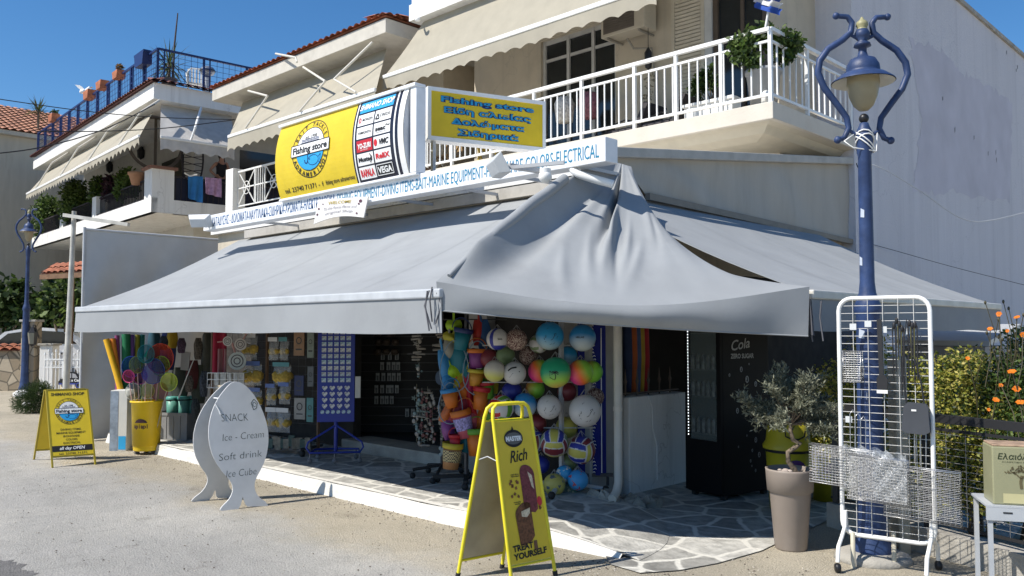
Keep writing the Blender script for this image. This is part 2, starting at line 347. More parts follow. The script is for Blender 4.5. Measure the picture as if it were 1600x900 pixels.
vm = n.new('ShaderNodeMix'); vm.data_type = 'RGBA'; vm.blend_type = 'MULTIPLY'; vm.inputs[0].default_value = 1; l.new(old, vm.inputs[6]); l.new(mr.outputs[0], vm.inputs[7])
jr = n.new('ShaderNodeMapRange'); jr.inputs[1].default_value = .035; jr.inputs[2].default_value = .075; jn = n.new('ShaderNodeTexNoise'); jn.inputs['Scale'].default_value = 14; jn.inputs['Detail'].default_value = 6; l.new(tc, jn.inputs[0]); ja = n.new('ShaderNodeMath'); ja.operation = 'MULTIPLY_ADD'; ja.inputs[1].default_value = .07; l.new(jn.outputs[0], ja.inputs[0]); js = n.new('ShaderNodeMath'); js.operation = 'ADD'; js.inputs[1].default_value = -.035; l.new(v1.outputs[0], js.inputs[0]); l.new(js.outputs[0], ja.inputs[2]); l.new(ja.outputs[0], jr.inputs[0])
jm = n.new('ShaderNodeMix'); jm.data_type = 'RGBA'; jm.inputs[6].default_value = (.6, .58, .52, 1); l.new(vm.outputs[2], jm.inputs[7]); l.new(jr.outputs[0], jm.inputs[0]); l.new(jm.outputs[2], b.inputs['Base Color'])
KERB = mat('whitewashed_kerb', (.66, .64, .59), rough=.9, var=.08, scale=4, bump=.7, bscale=18, dirt=.7, dirtcol=(.40,.35,.28))
PZ = .13; YC = 4.87
XR = -5.6
m = MB(); m.face([V(-13.0, YC, PZ), V(XR, YC, PZ), V(XR, 6.6, PZ), V(-13.0, 6.6, PZ)], 0)
def rampP(a, q):      # a: along the kerb to its buried end, q: across
    p = V(XR, YC + (6.6-YC)*q, 0).lerp(V(-3.62 - 1.0*q + .25*sin(pi*q), 5.02 + 1.5*q, 0), a); z = PZ + (.012-PZ)*(a**3); return V(p.x, p.y, max(.011, z))
m.grid(rampP, 14, 8, 0, True)
N = 28; random.seed(1)
def kf(a, q): return V(-13.0 + (XR+13.0)*a, YC - .03*(1-q) + random.uniform(-.006,.006), PZ*q + (random.uniform(-.006,.004) if q == 1 else 0))
m.grid(kf, N, 2, 1, False)
m.grid(lambda a, q: (lambda p: V(p.x + .0, p.y - .04*(1-q) - .004, (p.z + .001)*q))(rampP(a*.93, 0)), 12, 1, 1, False)
m.grid(lambda a, q: (lambda p: V(p.x, p.y - .004 + .10*q*(1-a)**.7, p.z + .004))(rampP(a*.93, 0)), 12, 1, 1, False)
m.grid(lambda a, q: V(-13.0 + (XR+13.0)*a, YC + .07*q + (.012*sin(a*40) if q else 0), PZ + .005), N, 1, 1, False)
tag(m.build('pavement', [PAVE, KERB], None, loc=V(0,0,0)), kind='structure')
fl = [aZ(u, v) for u, v in ((955, 884), (1000, 897), (1060, 893), (1120, 882), (1190, 862), (1225, 845), (1300, 812))]
m = MB().face([V(p.x, p.y, .009) for p in fl] + [V(-1.9, 7.6, .009), V(-2.4, 12.1, .009), V(-6, 12.1, .009), V(-6, 6.3, .009), V(-4.6, 5.6, .009)])
tag(m.build('paved_forecourt', PAVE, None, loc=V(0,0,0)), kind='structure')
# ================================================================ SHOP (ground floor, flat roof)
SX, SY, SL, RZ = -5.16, 6.4, -12.75, 3.42
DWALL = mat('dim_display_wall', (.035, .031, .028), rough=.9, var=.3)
shop = T('shop_building', 'cream flat-roofed shop on the street corner under the grey awnings', 'shop', (SX, SY, 0))
m = MB(); m.box(SL, SX, SY, SY+.22, 2.45, 3.15)
m.box(SX-.22, SX, SY+.22, 12.3, 2.3, 3.15)
m.box(SL, SL+.25, SY, SY+.22, 0, 2.45); m.box(SL, SL+.2, SY+.22, 12.3, 0, 3.15)
m.build('wall', CREAM, shop)
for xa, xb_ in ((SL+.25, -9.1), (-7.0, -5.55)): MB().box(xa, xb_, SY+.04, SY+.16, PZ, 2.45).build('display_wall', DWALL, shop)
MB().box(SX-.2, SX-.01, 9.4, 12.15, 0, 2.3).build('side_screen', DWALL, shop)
MB().box(SX-.4, SX, SY-.02, SY+.5, 0, 2.45).build('corner_pillar', mat('grey_pillar_render', (.34, .33, .31), rough=.9, bump=.2), shop, bev=.01)
MB().box(-6.85, -6.5, SY-.1, SY+.03, PZ, 2.45).build('pilaster', mat('grey_pillar_render', (.3,.3,.3)), shop)
MB().box(SL-.05, SX+.05, SY-.1, 12.3, 3.15, RZ).build('roof_slab', WRENDER, shop)
m = MB(); m.box(-9.1, -7.0, SY-.14, SY+.3, PZ, .27); m.build('doorstep', CONC, shop, bev=.01)
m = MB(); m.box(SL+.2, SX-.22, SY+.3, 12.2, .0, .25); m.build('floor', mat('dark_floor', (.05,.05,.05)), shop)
m = MB(); m.box(SL+.2, SX-.22, 9.9, 10.1, .25, 3.15); m.build('inner_wall', mat('dim_inner_wall', (.05,.048,.045), rough=.9), shop)  # near-black wall colour stands in for the unlit depth of the shop
m = MB(); m.box(SX-.2, SX+.04, 6.95, 8.0, 0, .97); m.build('parapet', WRENDER, shop, bev=.012)
m = MB()
for i in range(5):
    y = 7.02 + i*.2; m.tube([(SX-.06, y, .97), (SX-.06, y, 1.08), (SX-.06, y, 1.12), (SX-.06, y, 1.15), (SX-.06, y, 1.25)], [.009, .009, .02, .011, .002], 6)
m.bar((SX-.06, 6.96, 1.0), (SX-.06, 7.98, 1.0), .012); m.build('spiked_railing', mat('rusty_iron', (.12,.09,.07), rough=.7), shop)
# small white conduit hanging on the parapet
m = MB(); m.tube([(SX+.055, 7.25, .97), (SX+.055, 7.32, .85), (SX+.055, 7.33, .62), (SX+.055, 7.36, .55), (SX+.055, 7.4, .45), (SX+.055, 7.4, .1)], .008, 6)
m.build('flex_cable', WMET, shop)
# ================================================================ APARTMENT BUILDING over the shop
BZ = 4.48; BY = 9.7; BX = -4.93; WY = 11.0
def railing(P0, P1, posts, parent, gap=.13, h=.93, name='railing', z=BZ, endpost=True):
    P0 = Vector(P0); P1 = Vector(P1); L = (P1-P0).length; d = (P1-P0)/L
    m = MB(); m.bar(P0 + Z*(h), P1 + Z*(h), .06, .05); m.bar(P0 + Z*(h-.15), P1 + Z*(h-.15), .03, .03); m.bar(P0 + Z*.1, P1 + Z*.1, .035, .035)
    N = int(L/gap)
    for i in range(1, N):
        p = P0 + d*(L*i/N); m.bar(p + Z*.1, p + Z*(h-.15), .018, .018, up=(1,0,0))
    m.build(name, WMET, parent)
    for t in posts:
        p = P0 + d*(L*t); MB().bar(p, p + Z*h, .045, .045, up=(1,0,0)).build('railing_post', WMET, parent)
apt = T('apartment_building', 'cream upper storey with white railed balcony over the shop', 'building', (-8, WY, BZ))
m = MB()
win0, win1 = aY(845, 150, WY).x, aY(962, 150, WY).x
sh0, sh1 = aY(1050, 150, WY).x, aY(1102, 150, WY).x; dr0, dr1 = aY(1114, 150, WY).x, aY(1200, 150, WY).x
zt = 6.75
m.box(-11.7, win0, WY, WY+.25, BZ, 7.25); m.box(win1, sh0, WY, WY+.25, BZ, 7.25); m.box(dr1, -5.5, WY, WY+.25, BZ, 7.25)
m.box(win0, win1, WY, WY+.25, zt, 7.25); m.box(sh0, dr1, WY, WY+.25, zt+.05, 7.25); m.box(sh0, dr0, WY+.06, WY+.25, BZ, zt+.05)
m.box(-11.7, -11.45, WY+.25, 16, 0, 9.6); m.box(-5.75, -5.5, WY+.25, 12.2, BZ, 9.6)
m.box(-11.7, -5.5, WY, WY+.25, 3.42, BZ-.3); m.box(-11.7, -5.5, WY, WY+.25, 7.55, 9.6)
m.build('wall', CREAM, apt)
m = MB(); m.box(-11.9, BX, BY, 12.19, BZ-.22, BZ); m.build('balcony_slab', mat('pale_pink_render', (.6, .55, .47), rough=.9, var=.06, bump=.2, dirt=.35, dirtcol=(.36,.3,.24), scale=4), apt, bev=.01)
# soffit moulding, stepping in below the slab
m = MB()
prof = [(0, 0), (.1, -.02), (.16, -.07), (.2, -.1), (.34, -.13), (.42, -.15)]
for (a, za), (b_, zb) in zip(prof, prof[1:]):
    m.add([(-11.9, BY+.06+a, BZ-.22+za), (BX-.06-a, BY+.06+a, BZ-.22+za), (BX-.06-b_, BY+.06+b_, BZ-.22+zb), (-11.9, BY+.06+b_, BZ-.22+zb)], [(0,1,2,3)], 0, True)
    m.add([(BX-.06-a, BY+.06+a, BZ-.22+za), (BX-.06-a, 12.19, BZ-.22+za), (BX-.06-b_, 12.19, BZ-.22+zb), (BX-.06-b_, BY+.06+b_, BZ-.22+zb)], [(0,1,2,3)], 0, True)
m.face([(-11.9, BY+.48, BZ-.37), (BX-.48, BY+.48, BZ-.37), (BX-.48, 12.19, BZ-.37), (-11.9, 12.19, BZ-.37)])
m.build('soffit', mat('soffit_plaster', (.55, .5, .4), rough=.9, var=.05), apt)
railing((-11.9, BY+.05, BZ), (BX-.05, BY+.05, BZ), [.0, .14, .28, .42, .56, .70, .8, .9, 1], apt)
railing((BX-.05, BY+.05, BZ), (BX-.05, 12.17, BZ), [.42, 1], apt, gap=.17)
MB().box(-11.95, BX+.1, 9.6, 12.6, 7.25, 7.55).build('floor_slab', WRENDER, apt)
m = MB(); m.box(-11.9, -5.0, 9.62, 9.75, 7.55, 8.4); m.build('upper_parapet', WRENDER, apt)
# sliding window
fr = MB(); z0, z1 = BZ, zt
for x in (win0, (win0*2+win1)/3, (win0+win1*2)/3, win1-.06): fr.box(x, x+.06, WY+.06, WY+.14, z0, z1)
fr.box(win0+.06, win1-.06, WY+.07, WY+.13, z1-.07, z1); fr.box(win0+.06, win1-.06, WY+.075, WY+.125, z1-.38, z1-.33)
wf = fr.build('window', mat('aluminium_frame', (.5,.5,.48), rough=.4), apt)
MB().face([(win0, WY+.1, z0), (win1, WY+.1, z0), (win1, WY+.1, z1), (win0, WY+.1, z1)]).build('pane', DARKGL, wf)
m = MB()
for i in range(38): z = BZ+.12 + i*.058; m.obox((( sh0+sh1)/2, WY+.02, z), sh1-sh0-.1, .03, .045, Matrix.Rotation(R(25), 4, 'X'))
m.box(sh0, sh0+.06, WY-.01, WY+.05, BZ, zt); m.box(sh1-.06, sh1, WY-.01, WY+.05, BZ, zt); m.box(sh0+.06, sh1-.06, WY-.01, WY+.05, zt-.06, zt)
m.build('shutter', mat('cream_louvre', (.55,.5,.4), rough=.6), apt)
m = MB(); m.box(dr0, dr0+.08, WY+.02, WY+.1, BZ, zt); m.box(dr1-.08, dr1, WY+.02, WY+.1, BZ, zt); m.box(dr0+.08, dr1-.08, WY+.02, WY+.1, zt-.08, zt+.05); m.box(dr0+.45, dr0+.5, WY+.03, WY+.09, BZ, zt-.08)
d = m.build('door', mat('brown_door_frame', (.1,.075,.055), rough=.5), apt)
MB().face([(dr0, WY+.07, BZ), (dr1, WY+.07, BZ), (dr1, WY+.07, zt), (dr0, WY+.07, zt)]).build('pane', DARKGL, d)
MB().box(aY(1102,100,WY).x, dr0, WY-.015, WY+.05, BZ, zt).build('door_jamb', mat('aluminium_frame', (.5,.5,.48)), apt)
# ---------------------------------------------------------------- neighbouring block with the long side wall
LAV = mat('lavender_white_render', (.58, .57, .60), rough=.9, var=.07, scale=.9, bump=.5, bscale=26, dirt=.3, dirtcol=(.38,.37,.41), streak=True)
streaks(LAV, .3, 3.5, (.3,.29,.33))
nb = T('side_building', 'tall pale lavender rendered block behind the lamp and side awning', 'building', (-4.95, 20, 0))
MB().box(-11.4, -4.95, 12.2, 34, 0, 7.82).build('wall', LAV, nb)
MB().box(-11.5, -4.9, 12.15, 34.1, 7.82, 7.9).build('coping', CONC, nb)
pp = [(1420, 60), (1440, 190), (1428, 300), (1500, 305), (1578, 315), (1582, 160), (1545, 135), (1500, 110), (1470, 80)]
random.seed(19); P_ = [aX(u, v, -4.947) for u, v in pp[::-1]]; out = []
for p, q in zip(P_, P_[1:] + P_[:1]):
    for j in range(14): out.append(p.lerp(q, j/14) + V(0, random.gauss(0, .045), random.gauss(0, .045)))
MB().face(out).build('repainted_patch', mat('darker_lavender_paint', (.51, .495, .55), rough=.9, var=.1, scale=1.2), nb)
m = MB()
for u, v, s in ((1473, 154, 5), (1492, 203, 8), (1522, 215, 6), (1544, 240, 7), (1556, 238, 8), (1557, 250, 8), (1590, 105, 7), (1573, 82, 6), (1588, 110, 5)):
    p = aX(u, v, -4.944); m.face([p + V(0, -.02, -.05*s/6), p + V(0, .025, -.02), p + V(0, .03, .05*s/6), p + V(0, -.025, .03)])
m.build('chipped_paint', mat('dark_chips', (.2,.19,.2)), nb)
# ---------------------------------------------------------------- roof tiles helper
def tile_roof(m, o, u, L, v, H, pitch=.2, row=.34, amp=.045, mi=0):
    """barrel tiles: corrugated along u, stepping up along v"""
    o = Vector(o); u = Vector(u).normalized(); v = Vector(v).normalized(); nn = u.cross(v); nn = nn if nn.z > 0 else -nn
    nc = int(L/pitch); nr = max(1, int(H/row)); st = 6
    for r in range(nr):
        jx = random.uniform(-.01, .01)
        m.grid(lambda a, b: o + u*(a*L+jx*0) + v*(row*(r + b*1.12)) + nn*(amp*abs(sin(pi*a*nc))*(1.12 - .25*b) + .03*(1-b)), nc*st, 1, mi, True)
    m.add([o + v*.0, o + u*L, o + u*L + v*(row*nr), o + v*(row*nr)], [(0,1,2,3)], mi)
# ---------------------------------------------------------------- MIDDLE HOUSE
mid = T('middle_house', 'beige two storey house with clay tiled eaves beside the shop apartment', 'house', (-15.5, WY, 0))
m = MB(); m.box(-18.7, -12.6, WY, WY+.25, 0, 7.1); m.box(-12.85, -12.6, WY+.25, 18, 0, 7.1); m.box(-18.7, -18.45, WY+.25, 18, 0, 7.1); m.build('wall', mat('tan_render', (.5, .43, .32), rough=.9, var=.06, bump=.15), mid)
m = MB(); m.box(-18.95, -12.25, 9.3, 18.3, 7.05, 7.32); m.build('eaves', mat('pale_grey_render', (.52,.49,.43), rough=.9, dirt=.35, var=.06), mid, bev=.008)
m = MB(); sl = V(0, cos(R(11)), sin(R(11)))
tile_roof(m, (-19.0, 9.26, 7.34), (1,0,0), 6.8, sl, 3.0, mi=0); tile_roof(m, (-12.2, 9.26, 7.34), (0,1,0), 7, V(-cos(R(11)), 0, sin(R(11))), .75)
m.build('roof', TILE, mid)
MB().box(-18.9, -11.95, BY+.05, WY, BZ-.24, BZ-.02).build('balcony_slab', WRENDER, mid)
MB().box(-18.95, -18.6, BY-.02, BY+.3, BZ-.24, BZ+.98).build('balcony_pillar', WRENDER, mid, bev=.01)
m = MB(); y = BY+.12
for z in (.08, .5, .9): m.bar((-18.6, y, BZ+z), (-11.95, y, BZ+z), .04 if z > .8 else .025)
x = -18.6
k = 0
while x < -11.9:
    if k % 2 == 0:
        for dx in (0, .78): m.bar((x+dx, y, BZ+.08), (x+dx, y, BZ+.9), .025)
        m.bar((x, y, BZ+.08), (x+.78, y, BZ+.9), .018); m.bar((x+.78, y+.012, BZ+.08), (x, y+.012, BZ+.9), .018)
        m.tube([V(x+.39+.15*cos(t*pi/8), y, BZ+.49+.15*sin(t*pi/8)) for t in range(16)], .01, 5, closed=True); x += .78
    else:
        for i in range(4): m.bar((x+.1*i+.05, y, BZ+.08), (x+.1*i+.05, y, BZ+.9), .018)
        x += .45
    k += 1
m.build('balcony_railing', WMET, mid)
MB().box(-14.2, -12.9, WY-.01, WY+.1, 4.6, 6.5).build('brown_door', mat('rusty_brown_door', (.2,.09,.05)), mid)
# ---------------------------------------------------------------- HOUSE WITH THE ROOF TERRACE (its own frame)
AC = aD(240, 150, 21.0); AC.z = 0; AR = R(-4.4)
hA = T('terrace_house', 'white house with blue railed roof terrace and planted balcony', 'house', (AC.x, AC.y, 0), AR)
LA = 12.6; EZ = 7.42; AZ_ = 4.62
def lo(mb, name, mats, parent, **k): return mb.build(name, mats, parent, world=False, **k)
m = MB(); m.box(-LA, -1.7, 1.7, 1.9, 0, EZ); m.box(-1.9, -1.7, 1.9, 9, 0, EZ); m.box(-LA, -LA+.2, 1.9, 9, 0, EZ)
lo(m, 'wall', mat('warm_white_render', (.55,.53,.48), rough=.9, var=.06, bump=.15), hA)
m = MB(); m.box(-LA, 0, 0, 8, EZ, EZ+.42); lo(m, 'eaves', WRENDER, hA, bev=.01)
m = MB(); tile_roof(m, (-LA-.05, -.1, EZ+.42), (1,0,0), LA+.1, V(0, .93, .36), .38); tile_roof(m, (.1, -.1, EZ+.42), (0,1,0), 8, V(-.93, 0, .36), .38); lo(m, 'roof_edge', mat('plum_roof_tile', (.16,.07,.06), var=.4, scale=9, rough=.85), hA)
m = MB(); m.box(-LA, 0, 0, 8, AZ_-.05, AZ_+.18); lo(m, 'balcony_slab', WRENDER, hA)
m = MB(); m.box(-.55, 0, 0, .55, AZ_+.18, AZ_+1.05); m.box(-5.1, -4.7, 0, .25, AZ_+.18, AZ_+.9); m.box(-8.7, -8.3, 0, .25, AZ_+.18, AZ_+.85)
m.box(-LA, 0, -.005, .15, AZ_-.05, AZ_+.32); m.box(-.15, .005, .55, 8, AZ_-.05, AZ_+.3); lo(m, 'balcony_parapet', WRENDER, hA)
m = MB(); m.box(-.62, .07, -.07, .62, AZ_+1.05, AZ_+1.12); lo(m, 'pillar_cap', mat('brown_stone', (.2,.1,.07)), hA)
m = MB()
for x0, x1 in ((-LA+.1, -8.7), (-8.3, -5.1), (-4.7, -.55)):
    m.box(x0, x1, .02, .2, AZ_+.32, AZ_+.36)
    m.bar((x0, .1, AZ_+.85), (x1, .1, AZ_+.85), .035)
    for i in range(int((x1-x0)/.12)): m.bar((x0+.12*i+.06, .1, AZ_+.36), (x0+.12*i+.06, .1, AZ_+.85), .018)
m.bar((-.1, .55, AZ_+.92), (-.1, 8, AZ_+.92), .035)
for i in range(50): m.bar((-.1, .62+.14*i, AZ_+.3), (-.1, .62+.14*i, AZ_+.92), .016)
lo(m, 'balcony_railing', mat('dark_iron', (.03,.025,.03)), hA)
m = MB(); m.box(-.16, -.145, .6, 8, AZ_+.32, AZ_+.9); lo(m, 'balcony_screen', mat('dark_blue_screen', (.015,.018,.04)), hA)
# roof terrace railing
NAVYP = paint('navy_railing_paint', (.012, .028, .11)); m = MB(); zr = EZ+.47; h = .86
for P0, P1 in ((V(-LA, .13, zr), V(-.13, .13, zr)), (V(-.13, .13, zr), V(-.13, 6, zr))):
    L = (P1-P0).length; d = (P1-P0)/L
    m.bar(P0+Z*h, P1+Z*h, .06, .05); m.bar(P0+Z*.08, P1+Z*.08, .03)
    k = int(L/1.0)
    for i in range(k+1):
        p = P0 + d*(L*i/k); m.bar(p, p+Z*h, .05, up=(1,0,0))
        if i < k:
            q = p + d*.16; m.bar(q, q+Z*h, .03, up=(1,0,0)); m.bar(p+Z*.4, q+Z*.4, .025); m.bar(p+Z*.6, q+Z*.6, .025)
            for j in range(1, 6): q = p + d*(L/k*(.16 + .84*j/6)); m.bar(q+Z*.08, q+Z*h, .008, up=(1,0,0))
    for j in range(1, 6): m.bar(P0+Z*(h*j/6), P1+Z*(h*j/6), .008)
lo(m, 'terrace_railing', NAVYP, hA)
for bx in ((-1.75, -1.69, 3.0, 4.2, AZ_+.2, AZ_+2.2), (-4.2, -2.5, 1.66, 1.72, AZ_+.2, AZ_+2.0), (-9.5, -7.9, 1.66, 1.72, AZ_+.9, AZ_+2.0)): lo(MB().box(*bx), 'window', DARKGL, hA)
# ---------------------------------------------------------------- FAR HOUSE at the end of the street
far = T('far_house', 'plain shaded beige house with a low clay tiled roof', 'house', (-36, 8, 0))
GB = mat('grey_beige_render', (.42, .38, .31), rough=.95, var=.06, bump=.1, dirt=.3, streak=True)
MB().box(-50, -35, -4, 34, 0, 8.9).build('wall', GB, far)
MB().box(-35.2, -34.72, -4, 34, 8.8, 8.955).build('eaves', GB, far)
m = MB(); tile_roof(m, (-34.7, -4, 8.95), (0,1,0), 38, V(-.93, 0, .36), 6, pitch=.26, row=.4); m.build('roof', mat('orange_roof_tile', (.42,.2,.12), var=.35, scale=3), far)
# ================================================================ AWNINGS
AY, AXs, AZF = 4.10, -2.86, 1.93          # front bar of the street awning, of the side awning, height
AL, ARt = -12.07, -4.68
def awning(name, label, A0, A1, B0, B1, fabric, barmat, valh, parent_loc, scallop=0, arms=(), sag=.07, valout=0.0, armz=.1, N=40):
    """A0-A1 wall edge, B0-B1 front bar"""
    A0, A1, B0, B1 = map(Vector, (A0, A1, B0, B1)); t = T(name, label, 'awning', parent_loc)
    m = MB(); m.grid(lambda a, b: (A0.lerp(A1, a)).lerp(B0.lerp(B1, a), b) - Z*(sag*sin(pi*b) + .006*sin(a*23)*sin(pi*b)), N, 10, thick=-Z*.006); m.build('fabric', fabric, t)
    L_ = (B1-B0).length
    for i in range(1, max(2, int(L_/1.2))):
        f = i/max(2, int(L_/1.2)); w2 = .008/L_; m = MB(); m.grid(lambda a, b: (A0.lerp(A1, f - w2 + 2*w2*a)).lerp(B0.lerp(B1, f - w2 + 2*w2*a), b) - Z*(sag*sin(pi*b) + .006*sin(f*23)*sin(pi*b)) + Z*.0013, 1, 10, 0, True); m.build('seam', fabric, t)
    d = (B1-B0).normalized(); out = (B0-A0); out.z = 0; out -= d*out.dot(d); out.normalize()
    m = MB(); m.bar(B0 - Z*.015 + out*.02, B1 - Z*.015 + out*.02, .05, .07); m.build('front_bar', barmat, t, bev=.012)
    def val(a, b):
        p = B0.lerp(B1, a) + out*(.028 + valout*b + .012*sin(a*17+1)*b + .005*sin(a*61+2)*b) - Z*(.05 + .006*sin(a*23)*b)
        return p - Z*(valh*b - (scallop*abs(sin(a*pi*max(1, round((B1-B0).length/.32)))) * b if scallop else 0))
    m = MB(); m.grid(val, 160 if scallop else 48, 4, thick=-out*.005); m.build('valance', fabric, t)
    for f in arms:
        w_ = A0.lerp(A1, f) - Z*armz; e = B0.lerp(B1, f) - Z*.03; k = w_.lerp(e, .52) + d*.35 - Z*.06
        MB().tube([w_, k], .022, 8).tube([k, e], .018, 8).build('folding_arm', WMET, t)
    return t
awning('front_awning', 'long pale grey fabric awning over the street side of the shop', (AL, SY, 3.02), (ARt, SY, 3.02), (AL, AY, AZF), (ARt, AY, AZF), AWN, mat('pale_awning_bar', (.45,.47,.49), rough=.45), .26, (-8.4, SY, 3), arms=(.08, .36, .64, .92))
awning('side_awning', 'pale grey fabric awning round the corner behind the lamp', (SX, 6.3, 3.02), (SX, 11.1, 3.02), (AXs, 6.14, AZF), (AXs, 11.1, AZF), AWN, mat('cream_awning_bar', (.6,.58,.52), rough=.5), .24, (SX, 8.6, 3), arms=(.1, .5, .9))
# corner piece: a loose cloth slung between the two awnings
ca = T('corner_awning', 'loose sagging grey cloth slung between the two awnings at the shop corner', 'awning', (-4.76, 6.3, 3.2))
AP = V(-4.74, 6.37, 3.21); P1 = V(-4.72, 4.06, 2.0); P2 = V(-2.83, 6.10, 1.97)
OUT = V(.72, -.69, 0); CH = (P2-P1)
def E_(s):
    b = sin(pi*s); return P1.lerp(P2, s) + OUT*(.10*b) - Z*(.16*b**1.1)
def cloth(s, t):
    # top edge is a short gathered edge along the roof corner
    top = AP + V(.05, .05, -.02)*(s-.5)*2 + Z*(-.02)
    e = E_(s); p = top.lerp(e, t); bell = sin(pi*t)
    p -= Z*(.045*bell*sin(pi*min(1, max(0, s)))**.7)                       # belly
    p -= Z*(.27*bell*max(0, (s-.72)/.28)**1.5); p -= CH.normalized()*(.25*bell*max(0, (s-.6)/.4)**1.6)                            # slack free edge beside the side awning
    p += Z*(.17*math.exp(-((s-.035)/.035)**2)*min(1, t*5)*min(1, (1-t)*7) - .05*math.exp(-((s-.13)/.06)**2)*bell**.7 - .11*math.exp(-((s-.25)/.10)**2)*max(0, 1-t/.55)*min(1, t*7))                    # rolled edge lying on the street awning
    v = .30*math.exp(-((s-.385)/.03)**2)*max(0, 1-t*1.6)*min(1, t*5)     # deep gathered fold
    r = .12*math.exp(-((s-.425)/.022)**2)*max(0, 1-abs(t-.5)/.24)
    r2 = .03*math.exp(-((s-.2)/.09)**2)*max(0, 1-abs(t-.42)/.4)
    p += Z*(r + r2 - v) + OUT*(.15*r)
    f = (1-t)*t*2.2
    p += Z*(.010*f*sin(s*29 + 2*t) + .006*f*sin(s*53+1+5*t) + sum(hh*math.exp(-((s-ss-(t-.6)*sk_)/ww)**2)*math.exp(-((t-tt)/.14)**2) for ss, tt, ww, hh, sk_ in ((.40,.62,.016,.035,.1), (.455,.68,.014,-.03,.05), (.51,.60,.018,.03,-.12), (.33,.7,.02,.025,.2), (.57,.72,.02,.022,-.25), (.66,.5,.025,-.02,-.3), (.22,.8,.02,.02,.3)))) + Z*.005*sin(t*14 + s*6)*sin(pi*t)*sin(pi*s)
    return p
m = MB(); m.grid(cloth, 140, 64, thick=-Z*.004); m.build('fabric', AWN, ca)
ra, rb_ = cloth(.025, .985) + Z*.02, cloth(.03, .36) + Z*.015
m = MB(); m.tube([ra.lerp(rb_, i/16) + Z*(.03*sin(pi*i/16) + .005*sin(i*1.3)) for i in range(17)], [.016 + .03*min(1, i/7) for i in range(17)], 14); m.build('rolled_edge', AWN, ca)
def hem(s, t):
    e = E_(s); zh = 1.79 - .19*s - .02*sin(pi*s) + .0*s; b = sin(pi*s)
    k = math.exp(-((s-1)/.05)**2)
    return V(e.x, e.y, e.z + (zh - e.z)*t) + OUT*(.05*sin(pi*t*.9)*b - .06*t*b + .012*sin(s*26)*t) + CH.normalized()*(-.02*t*k + .015*t*math.exp(-(s/.05)**2))
m = MB(); m.grid(hem, 96, 12, thick=-OUT*.004); m.tube([hem(i/40, 1.0) for i in range(41)], .006, 6); m.build('valance', AWN, ca)
for base in (P1 + V(-.02, -.03, 0), P2 + V(.03, .02, 0)):
    m = MB()
    for k in range(4):
        a = base + V(random.uniform(-.04,.04), random.uniform(-.04,.04), random.uniform(-.12, -.03)); n_ = random.uniform(.2, .34)
        m.tube([a, a + V(random.uniform(-.03,.03), random.uniform(-.03,.03), -n_*.4), a + V(random.uniform(-.02,.02), random.uniform(-.02,.02), -n_)], .006, 5)
    m.build('tie_cord', mat('grey_black_cord', (.1,.1,.11)), ca)
# upstairs awnings
c0, c1 = aY(600, 120, 9.4), aY(662, 34, 9.78)
awning('balcony_awning', 'large cream canvas awning over the white railed balcony', (c1.x, 9.78, c1.z), (-5.9, 9.78, c1.z), (c0.x, 9.4, c0.z), (c0.x+6.0, 9.4, c0.z), CANV, WMET, .24, (-9, 9.78, 7), scallop=.05, sag=.03)
b0, b1, b2, b3 = aY(358, 213, 9.0), aY(588, 139, 9.0), aY(380, 150, 9.85), aY(604, 78, 9.85)
t = awning('eaves_awning', 'cream canvas awning with folding arms below the tiled eaves', (b2.x, 9.85, 7.04), (b3.x, 9.85, 7.04), (b0.x, 9.0, b0.z), (b1.x, 9.0, b1.z), CANV, WMET, .3, (-15.5, 9.85, 7), scallop=.06, sag=.0)
for u0, v0, u1, v1, u2, v2 in ((388, 142, 418, 150, 384, 200), (474, 105, 508, 127, 468, 174), (582, 66, 522, 124, 556, 144), (431, 84, 462, 90, 464, 97)):
    a, k, e = aY(u0, v0, 9.3), aY(u1, v1, 9.0), aY(u2, v2, 8.93)
    MB().tube([a, k], .024, 8).tube([k, e], .02, 8).build('folding_arm', paint('dull_white_metal', (.6,.57,.5)), t)
def LA_(x, y, z): return MAT[hA.name] @ V(x, y, z)
_Ai = MAT[hA.name].inverted()
def aLY(u, v, y): o = _Ai @ C0; r = _Ai.to_3x3() @ ray(u, v); return o + r*((y - o.y)/r.y)
def aLX(u, v, x): o = _Ai @ C0; r = _Ai.to_3x3() @ ray(u, v); return o + r*((x - o.x)/r.x)
for lab, q0, q1, ua, ub in (('cream scalloped awning nearest the corner under the terrace eaves', (121, 264), (219, 209), 1, 0), ('cream scalloped awning at the far end under the terrace eaves', (43, 297), (121, 269), 0, 1)):
    e0, e1 = aLY(*q0, -.75), aLY(*q1, -.75); zb_ = (e0.z+e1.z)/2
    xa, xb_ = aLY(*((150, 214) if ua else (78, 256)), .42).x, aLY(*((239, 165) if ua else (150, 214)), .42).x
    t = awning('terrace_house_awning', lab, LA_(xa, .42, EZ-.02), LA_(xb_, .42, EZ-.02), LA_(e0.x, -.75, zb_), LA_(e1.x, -.75, zb_), CANV, WMET, .2, LA_(e0.x, .4, EZ), scallop=.1, sag=0)
    for f in (.25, .75):
        xq = e0.x + (e1.x-e0.x)*f; a, k, e = LA_(xq, .1, EZ-.05), LA_(xq+.5, -.5, EZ-.55), LA_(xq-.1, -.8, zb_)
        MB().tube([a, k], .03, 8).tube([k, e], .022, 8).build('folding_arm', paint('dull_white_metal', (.6,.57,.5)), t)
e0 = aLX(250, 213, .55); e1 = aLX(366, 234, .55)
t = awning('shaded_side_awning', 'shaded canvas awning over the laundry balcony of the terrace house', LA_(-.35, .3, EZ-.02), LA_(-.35, e1.y+.3, EZ-.02), LA_(.55, e0.y, e0.z), LA_(.55, e1.y, e0.z), mat('grey_canvas', (.5,.48,.45), rough=.9), WMET, .3, LA_(-.3, 2, EZ), scallop=.07, sag=0)
